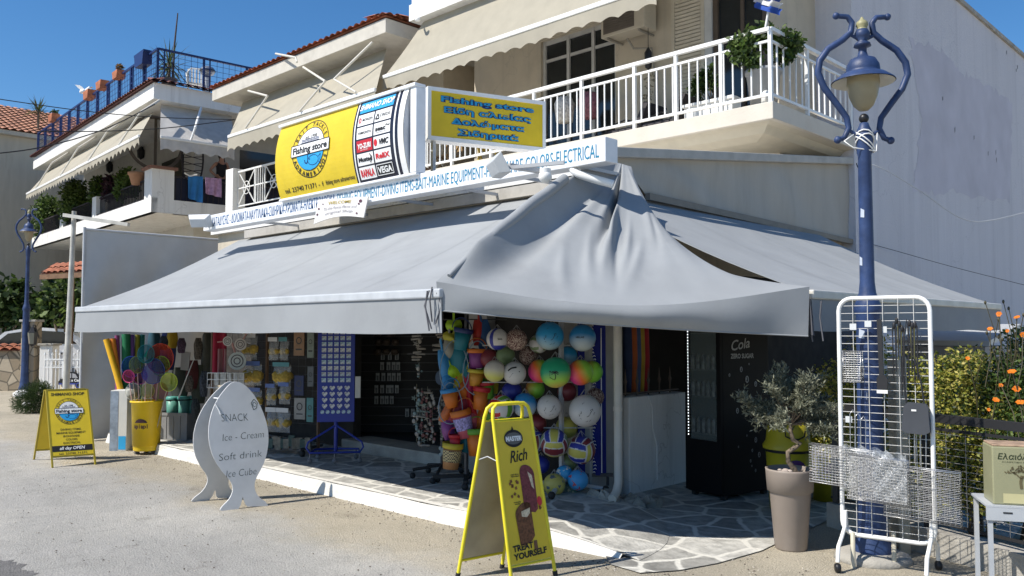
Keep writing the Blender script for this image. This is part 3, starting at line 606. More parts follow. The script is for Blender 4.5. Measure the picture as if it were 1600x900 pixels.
k = aLX(305, 200, .62); MB().tube([LA_(.0, 1.2, EZ-.03), LA_(*k)], .035, 8).tube([LA_(*k), LA_(*aLX(298, 220, .58))], .03, 8).build('folding_arm', WMET, t)
# ================================================================ TARPAULINS
tp = T('side_tarpaulin', 'pale grey tarpaulin windbreak hung at the far end of the shop terrace', 'tarpaulin', (-13.35, 5.7, 0))
TX = -13.35; q = [aX(132, 358, TX), aX(345, 376, TX)]; ty0, ty1, tzt = q[0].y, q[1].y, q[0].z
m = MB(); m.grid(lambda a, b: V(TX + .05*sin(a*9-b*7)*sin(pi*b) + .025*sin(a*23-9*b)*sin(pi*b), ty0 + (ty1-ty0)*a, .02 + (tzt-.02)*b), 40, 30, thick=V(-.004,0,0)); m.build('sheet', TARP, tp)
m = MB(); m.tube([(TX, ty0, tzt), (TX, ty1, tzt)], .02, 8); m.tube([(TX, ty0, 0), (TX, ty0, tzt+.03)], .022, 8); m.build('pole', LGREY, tp)
bt = T('upper_tarpaulin', 'beige tarpaulin screen stretched between roof corner and lavender block', 'tarpaulin', (SX, 9.6, 3))
X1 = SX + .11
c = [aX(958, 244, X1), aX(1338, 254, X1), aX(1341, 378, X1), aX(1008, 303, X1)]
m = MB(); m.grid(lambda a, b: c[3].lerp(c[2], a).lerp(c[0].lerp(c[1], a), b) + V(.02*sin(a*14)*sin(pi*b) + .012*sin(a*31+b*5), 0, -.05*sin(pi*a)*(1-b)), 40, 10, thick=V(-.004,0,0)); m.build('sheet', TARPB, bt)
m = MB(); a, b = aX(956, 238, X1+.05), aX(1338, 252, X1+.05); m.bar(a, b, .08, .10)
m.build('rail', mat('weathered_rail', (.42,.4,.36), rough=.7, dirt=.4), bt, bev=.01)
m = MB(); m.bar(c[3] + V(.03,0,-.03), c[2] + V(.03,0,-.03), .06, .07); m.build('lower_batten', mat('dark_weathered_batten', (.2,.18,.15), dirt=.4), bt)
# ================================================================ SIGNS
FY = 5.62                                     # face of the sign band
sg = T('fascia_sign', 'long white sign band with blue lettering along the shop roof edge', 'sign', (-8.8, FY, 3.2))
l0, r0 = aY(318, 338, FY), aY(946, 211, FY); bz, tz = aY(946, 252, FY).z, aY(946, 213, FY).z
MB().box(l0.x, r0.x, FY, FY+.17, bz, tz).build('box', paint('sign_white', (.76,.77,.78), dirt=.12, rough=.35), sg, bev=.006)
P = flat((0, FY, 0), (1,0,0), (0,0,1), eps=.003)
hL = .122; yB = bz + .045
m = MB(); xm = aY(527, 300, FY).x; xs = l0.x + .07
txt(m, 'ΕΙΔΗ ΚΑΤΑΔΥΣΗΣ - ΔΟΛΩΜΑΤΑ-ΝΑΥΤΙΛΙΑΚΑ-ΣΙΔΗΡΙΚΑ-ΧΡΩΜΑΤΑ-ΗΛΕΚΤΡΟΛΟΓΙΚΑ-', P, xs, yB, hL, xm-xs-.02, bold=0, align='l')
m.build('greek_lettering', paint('deep_blue_ink', (.015,.09,.25)), sg)
m = MB(); xe = aY(936, 230, FY).x
txt(m, 'FISHING EQUIPMENT-DIVING ITEMS-BAIT-MARINE EQUIPMENT-HARDWARE-COLORS-ELECTRICAL', P, xm, yB, hL, xe-xm, bold=0, align='l')
m.build('lettering', TEAL, sg)
for u in (395, 500, 600, 700, 800, 895):
    x = aY(u, 300, FY).x; MB().bar((x, FY+.08, bz+.02), (x+.0, SY, bz+.02), .03).build('bracket', LGREY, sg)
m = MB(); m.box(l0.x-.1, SX, SY-.09, SY-.05, 3.02, 3.14); m.build('gutter', mat('weathered_rail', (.42,.4,.36)), shop)
# ---- big curved store sign
ys = 5.6; L0, R0 = aY(441, 300, ys), aY(642, 262, ys); x0, W = L0.x, R0.x - L0.x; z0 = tz + .012; H = .9; B = .085
cs = T('store_sign', 'big curved yellow sign with round fish emblem and brand panels', 'sign', (x0+W/2, ys, z0))
def CP(e):
    def f(x, y):
        k = 2*y/H - 1; dy = B*(1-k*k); sl = -2*B*k*2/H
        return V(x0 + x, ys - .02 - dy - e, z0 + y)
    return f
m = MB(); P = CP(0); rect(m, 0, W, 0, H, P, 0, ny=16); 
m.build('face', YEL, cs)
for x in (0, W): m = MB(); m.add([CP(0)(x, H*i/16) for i in range(17)] + [V(x0+x, ys+.12, z0+H), V(x0+x, ys+.12, z0)], [tuple(range(19)) if x else tuple(range(19))[::-1]]); m.build('end_cap', mat('sign_grey_side', (.5,.52,.55), rough=.4), cs)
m = MB(); m.box(x0-.03, x0+W+.12, ys-.05, ys+.1, z0+H, z0+H+.04); m.box(x0+W+.02, x0+W+.12, ys-.03, ys+.1, z0, z0+H); m.box(x0-.03, x0+W+.12, ys-.03, ys+.1, z0-.03, z0)
m.build('frame', paint('sign_white', (.76,.77,.78)), cs, bev=.008)
def hdisc(m, r, y0, y1, P, n=18):
    for i in range(n):
        ya, yb = y0 + (y1-y0)*i/n, y0 + (y1-y0)*(i+1)/n; xa, xb = math.sqrt(max(0, r*r-ya*ya)), math.sqrt(max(0, r*r-yb*yb))
        m.add([P(-xa, ya), P(xa, ya), P(xb, yb), P(-xb, yb)], [(0,1,2,3)])
def emblem(P2, cx, cy, r, kx, parent, fish=True, mapper=None):
    """round badge: dark ring, white sky, blue sea, banner, fish"""
    def PP(e): q = P2(e); return lambda x, y: q(cx + (x)*kx, cy + y)
    m = MB(); ring(m, 0, 0, r, r, .028*r, PP(.003)); ring(m, 0, 0, .76*r, .76*r, .03*r, PP(.005))
    m.build('badge_ring', INK, parent)
    m = MB(); a = .74*r
    hdisc(m, a, -.05*a, a, PP(.004)); m.build('badge_sky', WPRINT, parent)
    m = MB(); n_ = 14
    hdisc(m, a, -a, .1*a, PP(.006)); m.build('badge_sea', SBLUE, parent)
    m = MB(); bw, bh = 1.02*r, .2*r
    P4 = PP(.009); rect(m, -bw, bw, -bh+.02*r, bh+.02*r, P4, 0, ny=6, nx=4); m.build('badge_banner', WPRINT, parent)
    m = MB(); P5 = PP(.011)
    for yy in (-bh+.02*r, bh+.02*r): stroke(m, [(-bw, yy), (bw, yy)], .03*r, P5)
    for xx in (-bw, bw): stroke(m, [(xx, -bh+.02*r), (xx, .02*r), (xx, bh+.02*r)], .03*r, P5)
    txt(m, 'Fishing store', P5, 0, -.09*r, .23*r, 1.84*r, bold=.035)
    arc_txt(m, 'BAIT TACKLE', PP(.006), 0, 0, .80*r, R(152), R(28), .145*r, bold=.012)
    arc_txt(m, 'ADRAMERINOS', PP(.006), 0, 0, .955*r, R(205), R(335), .15*r, bold=.025, inside=True)
    txt(m, 'est. 1998', PP(.006), 0, .38*r, .12*r, .62*r, bold=.01)
    m.build('badge_lettering', INK, parent)
    m = MB(); Pf = PP(.008)
    for k in range(3): stroke(m, [(-.5*r+.08*r*i, .25*r+.05*r*k + .015*r*(i%2)) for i in range(13)], .018*r, Pf)
    if fish:
        body = [(.28*r*cos(a_)+.18*r, .17*r*sin(a_)-.42*r) for a_ in [2*pi*i/20 for i in range(21)]]
        stroke(m, body, .02*r, Pf); stroke(m, [(.44*r, -.36*r), (.58*r, -.25*r), (.54*r, -.44*r), (.58*r, -.6*r), (.42*r, -.48*r)], .02*r, Pf)
        stroke(m, ell(0, -.37*r, .025*r, .025*r, 8), .015*r, Pf); stroke(m, [(-.1*r, -.16*r), (-.1*r, -.4*r), (-.16*r, -.5*r), (-.26*r, -.46*r), (-.27*r, -.36*r)], .04*r, Pf)
    m.build('badge_fish', NAVY, parent)
emblem(CP, W*.31, H*.57, .345, 1.15, cs)
m = MB(); txt(m, 'tel. 23740 71371 -', CP(.004), .06*W, .05, .055, W*.30, bold=.012, align='l'); txt(m, 'f', CP(.006), .385*W, .05, .05, bold=.03); txt(m, 'fishing store adramerinos', CP(.004), .41*W, .055, .05, W*.225, bold=.012, align='l')
m.build('phone_lettering', INK, cs)
xb = .645*W
m = MB(); rect(m, xb, .965*W, 0, H, CP(.002), 0, ny=16); m.build('brand_panel', paint('black_navy_print', (.012,.014,.03), rough=.35), cs)
for fa, fb in ((xb+.012*W, xb+.02*W), (.935*W, .945*W), (.965*W, W)): m = MB(); rect(m, fa, fb, 0, H, CP(.004), 0, ny=16); m.build('pinstripe', WPRINT, cs)
m = MB(); rect(m, xb+.035*W, .915*W, .845*H, .985*H, CP(.004), 0, ny=5); m.build('shop_banner', SBLUE, cs)
BRED = paint('bright_red_print', (.6,.02,.03))
cx0, cx1, cw = xb+.035*W, xb+.155*W, .112*W; gx = [(xb+.033*W, xb+.146*W), (xb+.155*W, xb+.268*W)]
names = [['MORIGEN', 'CRESSI'], ['YAMASHITA', 'seac'], ['YO-ZURI', 'VMC'], ['Mustad', 'ReliX'], ['RAPALA', 'VEGA']]
rowh = .163*H
for i, row in enumerate(names):
    for j, nm in enumerate(row):
        xa, xz = gx[j]; yb = .83*H - rowh*(i+1) + .012; yt = yb + rowh - .018
        wt, bl, rl, tl = MB(), MB(), MB(), MB()
        rect(wt, xa, xz, yb, yt, CP(.004), 0, ny=5); wt.build('brand_tile', RED if nm == 'YO-ZURI' else (INK if nm == 'VEGA' else WPRINT), cs)
        ink = {'YO-ZURI': tl, 'VEGA': tl, 'RAPALA': rl, 'ReliX': rl}.get(nm, bl)
        cxm = (xa+xz)/2; hh = (yt-yb)
        full = {'RAPALA': .58, 'VEGA': .5, 'VMC': .45, 'YO-ZURI': .42, 'Mustad': .36, 'ReliX': .42, 'seac': .36}.get(nm, .24)
        wd = (xz-xa)*{'VMC': .58, 'MORIGEN': .66, 'CRESSI': .62, 'seac': .62}.get(nm, .84)
        sh = .25 if nm in ('VMC', 'CRESSI', 'MORIGEN') else 0
        cc = cxm + {'VMC': .14, 'MORIGEN': .12, 'CRESSI': .12, 'seac': -.08}.get(nm, 0)*(xz-xa)
        txt(ink, nm, CP(.008), cc, yb+hh*(.5-full/2), hh*full, wd, bold=.04 if full > .35 else .012, shear=sh)
        if nm == 'VMC': poly(rl, ell(xa+.13*(xz-xa), yb+hh*.5, .1*(xz-xa), hh*.3), CP(.008))
        if nm == 'MORIGEN': ring(rl, xa+.14*(xz-xa), yb+hh*.5, .08*(xz-xa), hh*.25, .012, CP(.008), n=14)
        if nm == 'CRESSI': stroke(bl, [(xa+.06*(xz-xa), yb+.25*hh), (xa+.17*(xz-xa), yb+.7*hh), (xa+.28*(xz-xa), yb+.25*hh), (xa+.06*(xz-xa), yb+.25*hh)], .014, CP(.008))
        if nm == 'Mustad': stroke(bl, [(cxm+.28*cw+.09*cw*cos(a), yb+hh*.5+hh*.36*sin(a)) for a in [R(-80+20*q) for q in range(9)]], .012, CP(.008))
        if nm == 'YO-ZURI': txt(tl, 'FISH THE BEST', CP(.008), cxm, yb+hh*.1, hh*.11, (xz-xa)*.5)
        if nm == 'seac': stroke(bl, [(xa+.72*(xz-xa), yb+.62*hh), (xa+.8*(xz-xa), yb+.72*hh), (xa+.88*(xz-xa), yb+.6*hh), (xa+.97*(xz-xa), yb+.68*hh)], .01, CP(.008)); txt(bl, 'underwater world', CP(.008), cxm, yb+.14*hh, .1*hh, .7*(xz-xa))
        if nm == 'VEGA':
            for s_ in ([(xa+.008, yb+.01), (xz-.008, yb+.01)], [(xa+.008, yt-.01), (xz-.008, yt-.01)], [(xa+.008, yb+.01), (xa+.008, yt-.01)], [(xz-.008, yb+.01), (xz-.008, yt-.01)]): stroke(tl, s_, .008, CP(.008))
        for q_, mt_ in ((bl, INK), (rl, BRED), (tl, WPRINT)):
            if q_.v: q_.build('brand_lettering', mt_, cs)
tl = MB(); txt(tl, 'SHIMANO SHOP', CP(.009), (xb+.035*W+.915*W)/2, .885*H, .062, .24*W, bold=.03, shear=.2)
tl.build('banner_lettering', WPRINT, cs)
# ---- lightbox on the railing
lx0, lx1 = aD(668, 170, 9.35), aD(852, 184, 10.0)
e0, e1 = V(lx0.x, lx0.y, 0), V(lx1.x, lx1.y, 0); ux = (e1-e0).normalized(); LW = (e1-e0).length; zb = 3.76; LH = .6
un = ux.cross(Z); lb = T('lightbox_sign', 'small rectangular yellow lightbox sign with blue lettering before the railing', 'sign', ((e0+e1)/2 + Z*zb))
def LP(eps): return lambda x, y: e0 + ux*x + Z*(zb+y) + un*eps
m = MB(); P = LP(0)
m.prism([(0,0),(LW,0),(LW,LH),(0,LH)], -un*.16, P); m.build('case', paint('sign_white', (.76,.77,.78)), lb, bev=.008)
m = MB()
for a in ((0, LW, 0, .045), (0, LW, LH-.045, LH), (0, .04, .045, LH-.045), (LW-.04, LW, .045, LH-.045)): m.prism([(a[0],a[2]),(a[1],a[2]),(a[1],a[3]),(a[0],a[3])], un*.012, LP(.0))
m.build('frame', WMET, lb)
m = MB(); rect(m, .04, LW-.04, .045, LH-.045, LP(.004)); m.build('panel', paint('deep_yellow_panel', (.7,.5,.015), rough=.35), lb)
for i, (s_, wd) in enumerate((('Fishing store', .79), ('Είδη αλιείας', .74), ('Δολώματα', .62), ('Σιδηρικά', .52))):
    y = LH*.745 - i*LH*.2; m = MB(); e = MB()
    txt(m, s_, LP(.008), LW*.5, y, .064, LW*wd, bold=.075); txt(e, s_, LP(.011), LW*.5, y, .064, LW*wd, bold=.02); m.build('letter_outline', NAVY, lb); e.build('lettering', paint('mid_blue_print', (.02,.3,.55)), lb)
m = MB()
for x in (.1, LW-.1): m.bar(LP(-.08)(x, 0), V(LP(-.08)(x,0).x, LP(-.08)(x,0).y, RZ), .04)
m.build('stand', LGREY, lb)
# ---- hand-written welcome notice under the band
wn_ = T('welcome_notice', 'hand lettered white board hung below the sign band', 'sign', aY(532, 330, FY-.04))
w0, w1, w2, w3 = aY(490, 350, FY-.04), aY(568, 340, FY-.04), aY(575, 307, FY-.04), aY(497, 312, FY-.04)
def WP(eps): return lambda x, y: w0.lerp(w1, x).lerp(w3.lerp(w2, x), y) + Z*(.05*sin(pi*x)*(1-y)) + V(0, -eps, 0)
m = MB(); m.grid(lambda a, b: WP(0)(a, b), 12, 6, thick=V(0, .015, 0)); m.build('board', paint('warm_white_board', (.72,.69,.66), dirt=.15), wn_)
m = MB(); txt(m, 'WELCOME', WP(.006), .47, .72, .16, .46, bold=.01); m.build('yellow_lettering', paint('ochre_ink', (.45,.34,.05)), wn_)
m = MB(); txt(m, 'To the Funny Planet and', WP(.006), .5, .46, .14, .66, shear=.2); txt(m, 'original Shop', WP(.006), .5, .22, .14, .55, shear=.2); m.build('grey_lettering', paint('grey_ink', (.2,.2,.24)), wn_)
m = MB()
for x, y, s_ in ((.06, .6, .03), (.13, .78, .02), (.05, .36, .03), (.88, .8, .05), (.86, .66, .03), (.86, .18, .03)): poly(m, ell(x, y, s_*.6, s_*1.6, 8), WP(.006))
m.build('painted_flower', paint('maroon_ink', (.1,.03,.05)), wn_)
# ---- floodlights
def floodlight(label, u, v, Y, yaw, arm):
    c_ = aY(u, v, Y); t = T('floodlight', label, 'floodlight', c_, yaw, 'floodlights on the sign band')
    M = Matrix.Rotation(R(-62), 4, 'X')
    def f(x, y, z): return M @ V(x, y, z)
    m = MB(); vs = [f(x, y, z) for x, y, z in ((-.17,-.1,0),(.17,-.1,0),(.17,.1,0),(-.17,.1,0),(-.12,-.06,-.09),(.12,-.06,-.09),(.12,.06,-.09),(-.12,.06,-.09))]
    m.add(vs, [(0,1,2,3),(7,6,5,4),(0,4,5,1),(1,5,6,2),(2,6,7,3),(3,7,4,0)]); lo(m, 'housing', paint('pale_grey_housing', (.5,.52,.53)), t, bev=.008)
    m = MB().add([f(x, y, .004) for x, y in ((-.145,-.08),(.145,-.08),(.145,.08),(-.145,.08))], [(0,1,2,3)]); lo(m, 'lens', mat('grey_lens', (.25,.28,.28), rough=.1), t)
    m = MB().bar(f(0, 0, -.08), arm, .03); lo(m, 'arm', LGREY, t); return t
floodlight('square floodlight at the far end of the white sign band', 314, 345, FY-.12, R(35), V(.1, .25, -.02))
ft = floodlight('floodlight on a long arm before the word about hardware', 783, 258, FY-.5, R(-30), V(.35, .45, -.02))
c_ = aY(785, 262, FY-.5); pe = aY(850, 268, FY-.05)
MB().bar(c_ + V(.02,.05,.02), pe, .06, .04).build('long_arm', LGREY, ft)
m = MB(); m.ball(aY(852, 276, FY-.12), .06, 14, 10); m.lathe([(.05,-.02),(.05,.07)], aY(852, 276, FY-.12) + Z*.0); t = m.build('security_camera', WMET, None)
tag(t, 'small white dome camera under the sign band by the floodlight arm', 'camera')
m = MB(); a = [aY(894, 257, FY+.06), aY(896, 266, FY+.04), aY(903, 272, FY+.04), aY(925, 279, FY+.1), aY(958, 288, FY+.2)]; m.tube(a, .036, 12); t = m.build('drain_pipe', WMET, None); tag(t, 'bent white plastic drain pipe under the near end of the sign band', 'pipe')
m = MB(); xp, yp = aZ(965, 752, .1).x, 0
pb = aY(966, 700, SY-.08); m.tube([(pb.x, SY-.08, 2.5), (pb.x, SY-.08, .25), (pb.x+.02, SY-.14, .17), (pb.x+.05, SY-.24, .13)], .04, 12); m.tube([(pb.x, SY-.08, .9), (pb.x, SY-.08, .94)], .046, 12); t = m.build('downpipe', paint('cream_plastic', (.5,.48,.43)), None); tag(t, 'cream downpipe on the grey corner pillar beside the balls', 'pipe')
m = MB(); random.seed(3)
for cx_, cy_, s_ in ((-4.88, 6.22, .17), (-4.72, 6.42, .13), (-4.62, 6.62, .1)):
    b0 = len(m.v); m.ball((cx_, cy_, .03), s_, 8, 5, sc=(1.1, .9, .8))
    for q in range(b0, len(m.v)): m.v[q] += V(random.uniform(-1,1), random.uniform(-1,1), random.uniform(-1,1))*s_*.3
    m.s = [False]*len(m.s)
t = m.build('broken_step', mat('rubble', (.3,.28,.24), rough=.95, bump=.8, bscale=20, var=.25), None); tag(t, 'broken rubble end of the step below the downpipe', 'rubble')
# ================================================================ STREET LAMPS
def lamp(label, loc, rz, hgt=3.97, wires=True):
    t = T('street_lamp', label, 'street lamp', loc, rz, 'blue street lamps'); k = hgt/3.97
    def q(z): return z*k
    m = MB(); m.lathe([(0,q(-.02)),(.14,q(-.02)),(.14,q(.1)),(.115,q(.16)),(.1,q(.3)),(.09,q(.5)),(.085,q(1.3)),(.082,q(1.75)),(.09,q(1.77)),(.1,q(1.8)),(.08,q(1.86)),(.06,q(1.92)),(.052,q(2.0)),(.047,q(2.93)),(.055,q(2.95)),(.055,q(3.0)),(.06,q(3.03)),(.062,q(3.09)),(.04,q(3.14)),(.03,q(3.17)),(0,q(3.18))], n=20)
    lo(m, 'post', BLUEP, t)
    m = MB(); m.ball((0,0,q(3.205)), .036, 12, 8); lo(m, 'photo_sensor', BLACKP, t)
    for s in (-1, 1):
        A = [(.19,3.045),(.15,3.06),(.115,3.13),(.13,3.21),(.21,3.32),(.295,3.43),(.34,3.54),(.325,3.63),(.26,3.72),(.15,3.79),(.085,3.85),(.075,3.92),(.11,3.965),(.19,3.97)]
        A = [tuple(.5*(A[i][c]+A[i+1][c]) if k_ else A[i][c] for c in (0,1)) for i in range(len(A)) for k_ in (0,1) if not (k_ and i == len(A)-1)]
        m = MB(); m.tube([(s*x, 0, q(z)) for x, z in A], [.018+.007*sin(pi*i/(len(A)-1)) for i in range(len(A))], 10); m.ball((s*.195,0,q(3.97)), .026, 10, 7); m.ball((s*.2,0,q(3.043)), .028, 10, 7)
        m.tube([(s*.12,0,q(3.12)),(s*.04,0,q(3.07))], .014, 6); m.tube([(s*.09,0,q(3.83)),(s*.03,0,q(3.80))], .013, 6)
        lo(m, 'scroll_arm', BLUEP, t)
    m = MB(); m.lathe([(.225,q(3.475)),(.22,q(3.485)),(.16,q(3.53)),(.118,q(3.545)),(.12,q(3.56)),(.115,q(3.60)),(.09,q(3.645)),(.04,q(3.665)),(.03,q(3.70)),(.03,q(3.735)),(.062,q(3.745)),(.055,q(3.765)),(.03,q(3.785)),(.052,q(3.81)),(.055,q(3.84)),(.04,q(3.87)),(0,q(3.88))], n=28); lo(m, 'lamp_hood', BLUEP, t)
    m = MB(); m.lathe([(.22,q(3.472)),(.115,q(3.53)),(.0,q(3.53))], n=28); lo(m, 'hood_lining', paint('cream_enamel', (.6,.57,.48)), t)
    m = MB(); m.lathe([(.112,q(3.53)),(.115,q(3.46)),(.10,q(3.37)),(.07,q(3.30)),(.035,q(3.265)),(0,q(3.26))], n=24); lo(m, 'lamp_globe', mat('frosted_amber_globe', (.42,.37,.25), rough=.25, trans=.3), t)
    m = MB(); m.lathe([(.04,q(3.87)),(.034,q(3.885)),(.044,q(3.90)),(.04,q(3.925)),(.016,q(3.945)),(.01,q(3.96)),(.0,q(3.97))], n=14); lo(m, 'finial', paint('brassy_green', (.3,.28,.15), rough=.5), t)
    if wires:
        m = MB(); random.seed(11)
        for j in range(5):
            a0_ = random.random()*6; m.tube([(.066*cos(a0_+.5*i), .066*sin(a0_+.5*i), q(3.05) + .06*sin(j*2+i*.5) - .02*j*.5) for i in range(14)], .005, 5)
        m.tube([(-.06,0,3.1),(-.16,-.02,3.03),(-.1,-.03,2.98),(.06,-.06,2.95),(.1,0,3.12)], .005, 5); lo(m, 'tied_cable', WMET, t)
    return t
Lp = aD(1364, 880, 6.2); Lp.z = 0; lampR = lamp('tall blue street lamp with flaking paint standing behind the white grid rack', Lp, YAW + R(3))
MB().lathe([(0,-.01),(.27,-.01),(.25,.04),(.2,.06),(0,.07)], Lp, 24).build('concrete_foot', CONC, lampR)
m = MB()
for dz, a in ((.72, 4.3), (1.35, 4.4), (1.18, 4.6), (2.15, 4.2), (2.5, 4.6), (1.62, 4.5)):
    rr = .082 if dz < 1.7 else .05; m.face([Lp + V((rr+.004)*cos(a+x), (rr+.004)*sin(a+x), dz+y) for x, y in ((-.25,-.03),(.28,-.035),(.3,.02),(-.2,.035))])
m.build('paint_fleck', paint('pale_fleck', (.45,.5,.58)), lampR)
Lf = aD(38, 607, 22.5); Lf.z = 0; lamp('distant blue street lamp by the stone wall down the street', Lf, YAW, 4.85, False)
GRW = .0026
# ================================================================ GRID RACK
gr0, gr1 = aD(1317, 836, 6.06), aD(1462, 868, 5.72)
a0, a1 = V(gr0.x, gr0.y, 0), V(gr1.x, gr1.y, 0); GU = (a1-a0).normalized(); GW = (a1-a0).length; GN = GU.cross(Z)
rk = T('grid_rack', 'tall white tubular display rack with wire grid leaning trays before the blue lamp', 'display rack', (a0+a1)/2, 0)
def GP(x, z, e=0): return a0 + GU*x + Z*z + GN*e
zb, zt, rc = .22, 1.87, .09
pts = []
for cx, cz, s0 in ((GW-rc, zt-rc, 0), (rc, zt-rc, 90), (rc, zb+rc, 180), (GW-rc, zb+rc, 270)):
    pts += [GP(cx + rc*cos(R(s0+18*i)), cz + rc*sin(R(s0+18*i))) for i in range(6)]
MB().tube(pts, .0155, 10, closed=True).build('frame', WMET, rk)
m = MB()
for i in range(1, 6): m.tube([GP(GW*i/6, zb, .012), GP(GW*i/6, zt, .012)], GRW, 5)
for i in range(1, 31): m.tube([GP(.0, zb+(zt-zb)*i/31), GP(GW, zb+(zt-zb)*i/31)], GRW*.9, 5)
m.build('grid', paint('dull_white_wire', (.58,.57,.54), dirt=.2), rk)
for x in (.02, GW-.02):
    for s in (1, -1):
        m = MB(); m.tube([GP(x, zb+.16), GP(x, zb+.05, .02*s), GP(x, zb-.01, .12*s), GP(x, .17, .2*s), GP(x, .07, .23*s)], .014, 8); lg = m.build('leg', WMET, rk)
        c = GP(x, .033, .23*s); m = MB(); Mx = Matrix.Rotation(math.atan2(GU.y, GU.x) + .5, 4, 'Z') @ Matrix.Rotation(pi/2, 4, 'Y'); m.lathe([(0,-.018),(.026,-.018),(.032,-.008),(.032,.008),(.026,.018),(0,.018)], c, 14, M=Mx); m.build('caster', BLACKP, lg)
def tray(label, x0, x1, z0, z1, e, depth, skew, film, gx=.022, gz=.018):
    c = GP((x0+x1)/2, z0, e); t = T('wire_basket', label, 'basket', c, 0, 'wire baskets on the white rack'); m = MB()
    def q(x, z, d): return GP(x, z + skew*(x-x0), e + d)
    rim = [q(x0,z0,0), q(x1,z0,0), q(x1,z1,0), q(x0,z1,0)]
    for d in (0, depth): m.tube([p + GN*d for p in rim], .004, 6, closed=True)
    for d in (0, depth):
        nx = int((x1-x0)/gx); nz = int((z1-z0)/gz)
        for i in range(1, nx): x = x0+(x1-x0)*i/nx; m.tube([q(x,z0,d), q(x,z1,d)], .0016, 4, caps=False)
        for i in range(1, nz): z = z0+(z1-z0)*i/nz; m.tube([q(x0,z,d), q(x1,z,d)], .0016, 4, caps=False)
    for i in range(12):
        x = x0+(x1-x0)*i/11; m.tube([q(x,z0,0), q(x,z0,depth)], .0018, 4); m.tube([q(x,z1,0), q(x,z1,depth)], .0018, 4)
    m.build('wire_mesh', STEEL, t)
    if film:
        m = MB(); random.seed(5); X0, X1, Z0, Z1 = film
        m.grid(lambda a, b: q(X0+(X1-X0)*a, Z0+(Z1-Z0)*b + .012*sin(a*19)*(b > .9), .012+depth*.0 + .02*sin(a*17+b*9)*sin(b*23+a*5) + .006*random.random()), 40, 40); m.build('plastic_wrap', FILM, t)
    return t
tray('wide wire basket wrapped in clear film on the side of the rack nearest the pot', -.19, .33, .58, .84, .05, .07, -.06, (.03, .31, .54, .86))
tray('second wire basket half wrapped in film low in the middle of the rack', .08, .46, .5, .80, .13, .05, -.05, (.24, .45, .52, .84))
tray('bare wire basket sticking out past the rack towards the fence', .30, .76, .40, .74, .06, .06, -.04, None, .03, .022)
t = tray('small rusty wire basket hanging high on the rack', .03, .15, 1.28, 1.5, -.03, .06, 0, None, .018, .015)
# things hung on the grid
BLK = paint('black_rubberised', (.018,.018,.02), rough=.55)
def hang(name, label, cat, parts, loc):
    t = T(name, label, cat, loc, 0)
    for n_, mb, mt in parts: mb.build(n_, mt, t)
    return t
x = .28; hang('fly_swatter', 'black long handled brush hanging beside the blue post on the rack', 'brush', [
    ('handle', MB().bar(GP(x-.005, 1.72, .03), GP(x+.005, 1.34, .035), .03, .012), BLK),
    ('head', MB().prism([(-.032,-.1),(.032,-.1),(.036,-.03),(.02,.0),(-.02,.0),(-.036,-.03)], GN*.02, lambda a, b: GP(x+.01+a, 1.34+b, .03)), BLK),
    ('price_tag', MB().prism([(-.035,-.012),(.035,-.012),(.035,.012),(-.035,.012)], GN*.002, lambda a, b: GP(x+.01+a, 1.225+b, .05)), WPRINT)], GP(x, 1.3))
m = MB(); m.prism([(-.09,-.1),(-.05,-.115),(.05,-.12),(.085,-.1),(.075,.06),(.06,.085),(-.05,.09),(-.075,.06)], GN*.05, lambda a, b: GP(.50+a, 1.07+b, .02)); h_ = MB().tube([GP(.44, 1.15, .04), GP(.42, 1.35, .035), GP(.43, 1.6, .03), GP(.45, 1.72, .025), GP(.46, 1.6, .03), GP(.53, 1.3, .03), GP(.55, 1.14, .04)], .006, 6)
hang('shoulder_bag', 'dark grey flat bag hanging by a black strap on the rack', 'bag', [('pouch', m, mat('charcoal_fabric', (.05,.055,.065), rough=.7)), ('strap', h_, BLK), ('price_tag', MB().prism([(-.015,-.006),(.015,-.006),(.015,.006),(-.015,.006)], GN*.002, lambda a, b: GP(.49+a, 1.11+b, .072)), WPRINT)], GP(.5, .97))
random.seed(9)
for i in range(7):
    x = .37 + i*.017 + (i > 3)*.03; L = random.uniform(.26, .5); zt_ = 1.70 + random.uniform(-.03, .04)
    m = MB().tube([GP(x-.008, zt_-L, .03), GP(x-.01, zt_-.04, .032), GP(x, zt_, .03), GP(x+.012, zt_-.03, .03), GP(x+.01, zt_-L*.9, .034)], .0045, 5); k_ = MB().ball(GP(x, zt_-.02, .03), .012, 8, 6, sc=(1,1,2))
    t = hang('cord_loop', ['black cord loop hanging from the top of the white rack', 'olive cord loop hanging from the top of the white rack'][i % 3 == 2], 'cord', [('cord', m, BLK if i % 3 != 2 else paint('olive_cord', (.09,.085,.03))), ('toggle', k_, BLK)], GP(x, zt_-L)); t['group'] = 'cords on the white rack'
for i in range(6):
    x = .07 + (i % 3)*.035 + (.38 if i > 2 else 0); z1 = 1.06 - .02*(i % 3)
    m = MB().tube([GP(x, z1-.32, .03), GP(x, z1, .03), GP(x+.02, z1+.03, .03), GP(x+.035, z1, .03), GP(x+.03, z1-.3, .035)], .003, 5)
    t = m.build('wire_hook', STEEL, None); tag(t, 'long bent steel wire hook hanging on the white rack', 'hook', 'steel wire hooks on the white rack')
for i, (x, z) in enumerate(((.1, 1.67), (.2, 1.69), (.3, 1.65), (.44, 1.64), (.06, 1.02))):
    t = MB().prism([(-.022,-.022),(.022,-.022),(.022,.022),(-.022,.022)], GN*.002, lambda a, b: GP(x+a, z+b, .02)).build('price_card', paint('pale_card', (.6,.62,.62)), None); tag(t, 'small blank pale price card clipped on the white rack', 'card', 'price cards on the white rack')
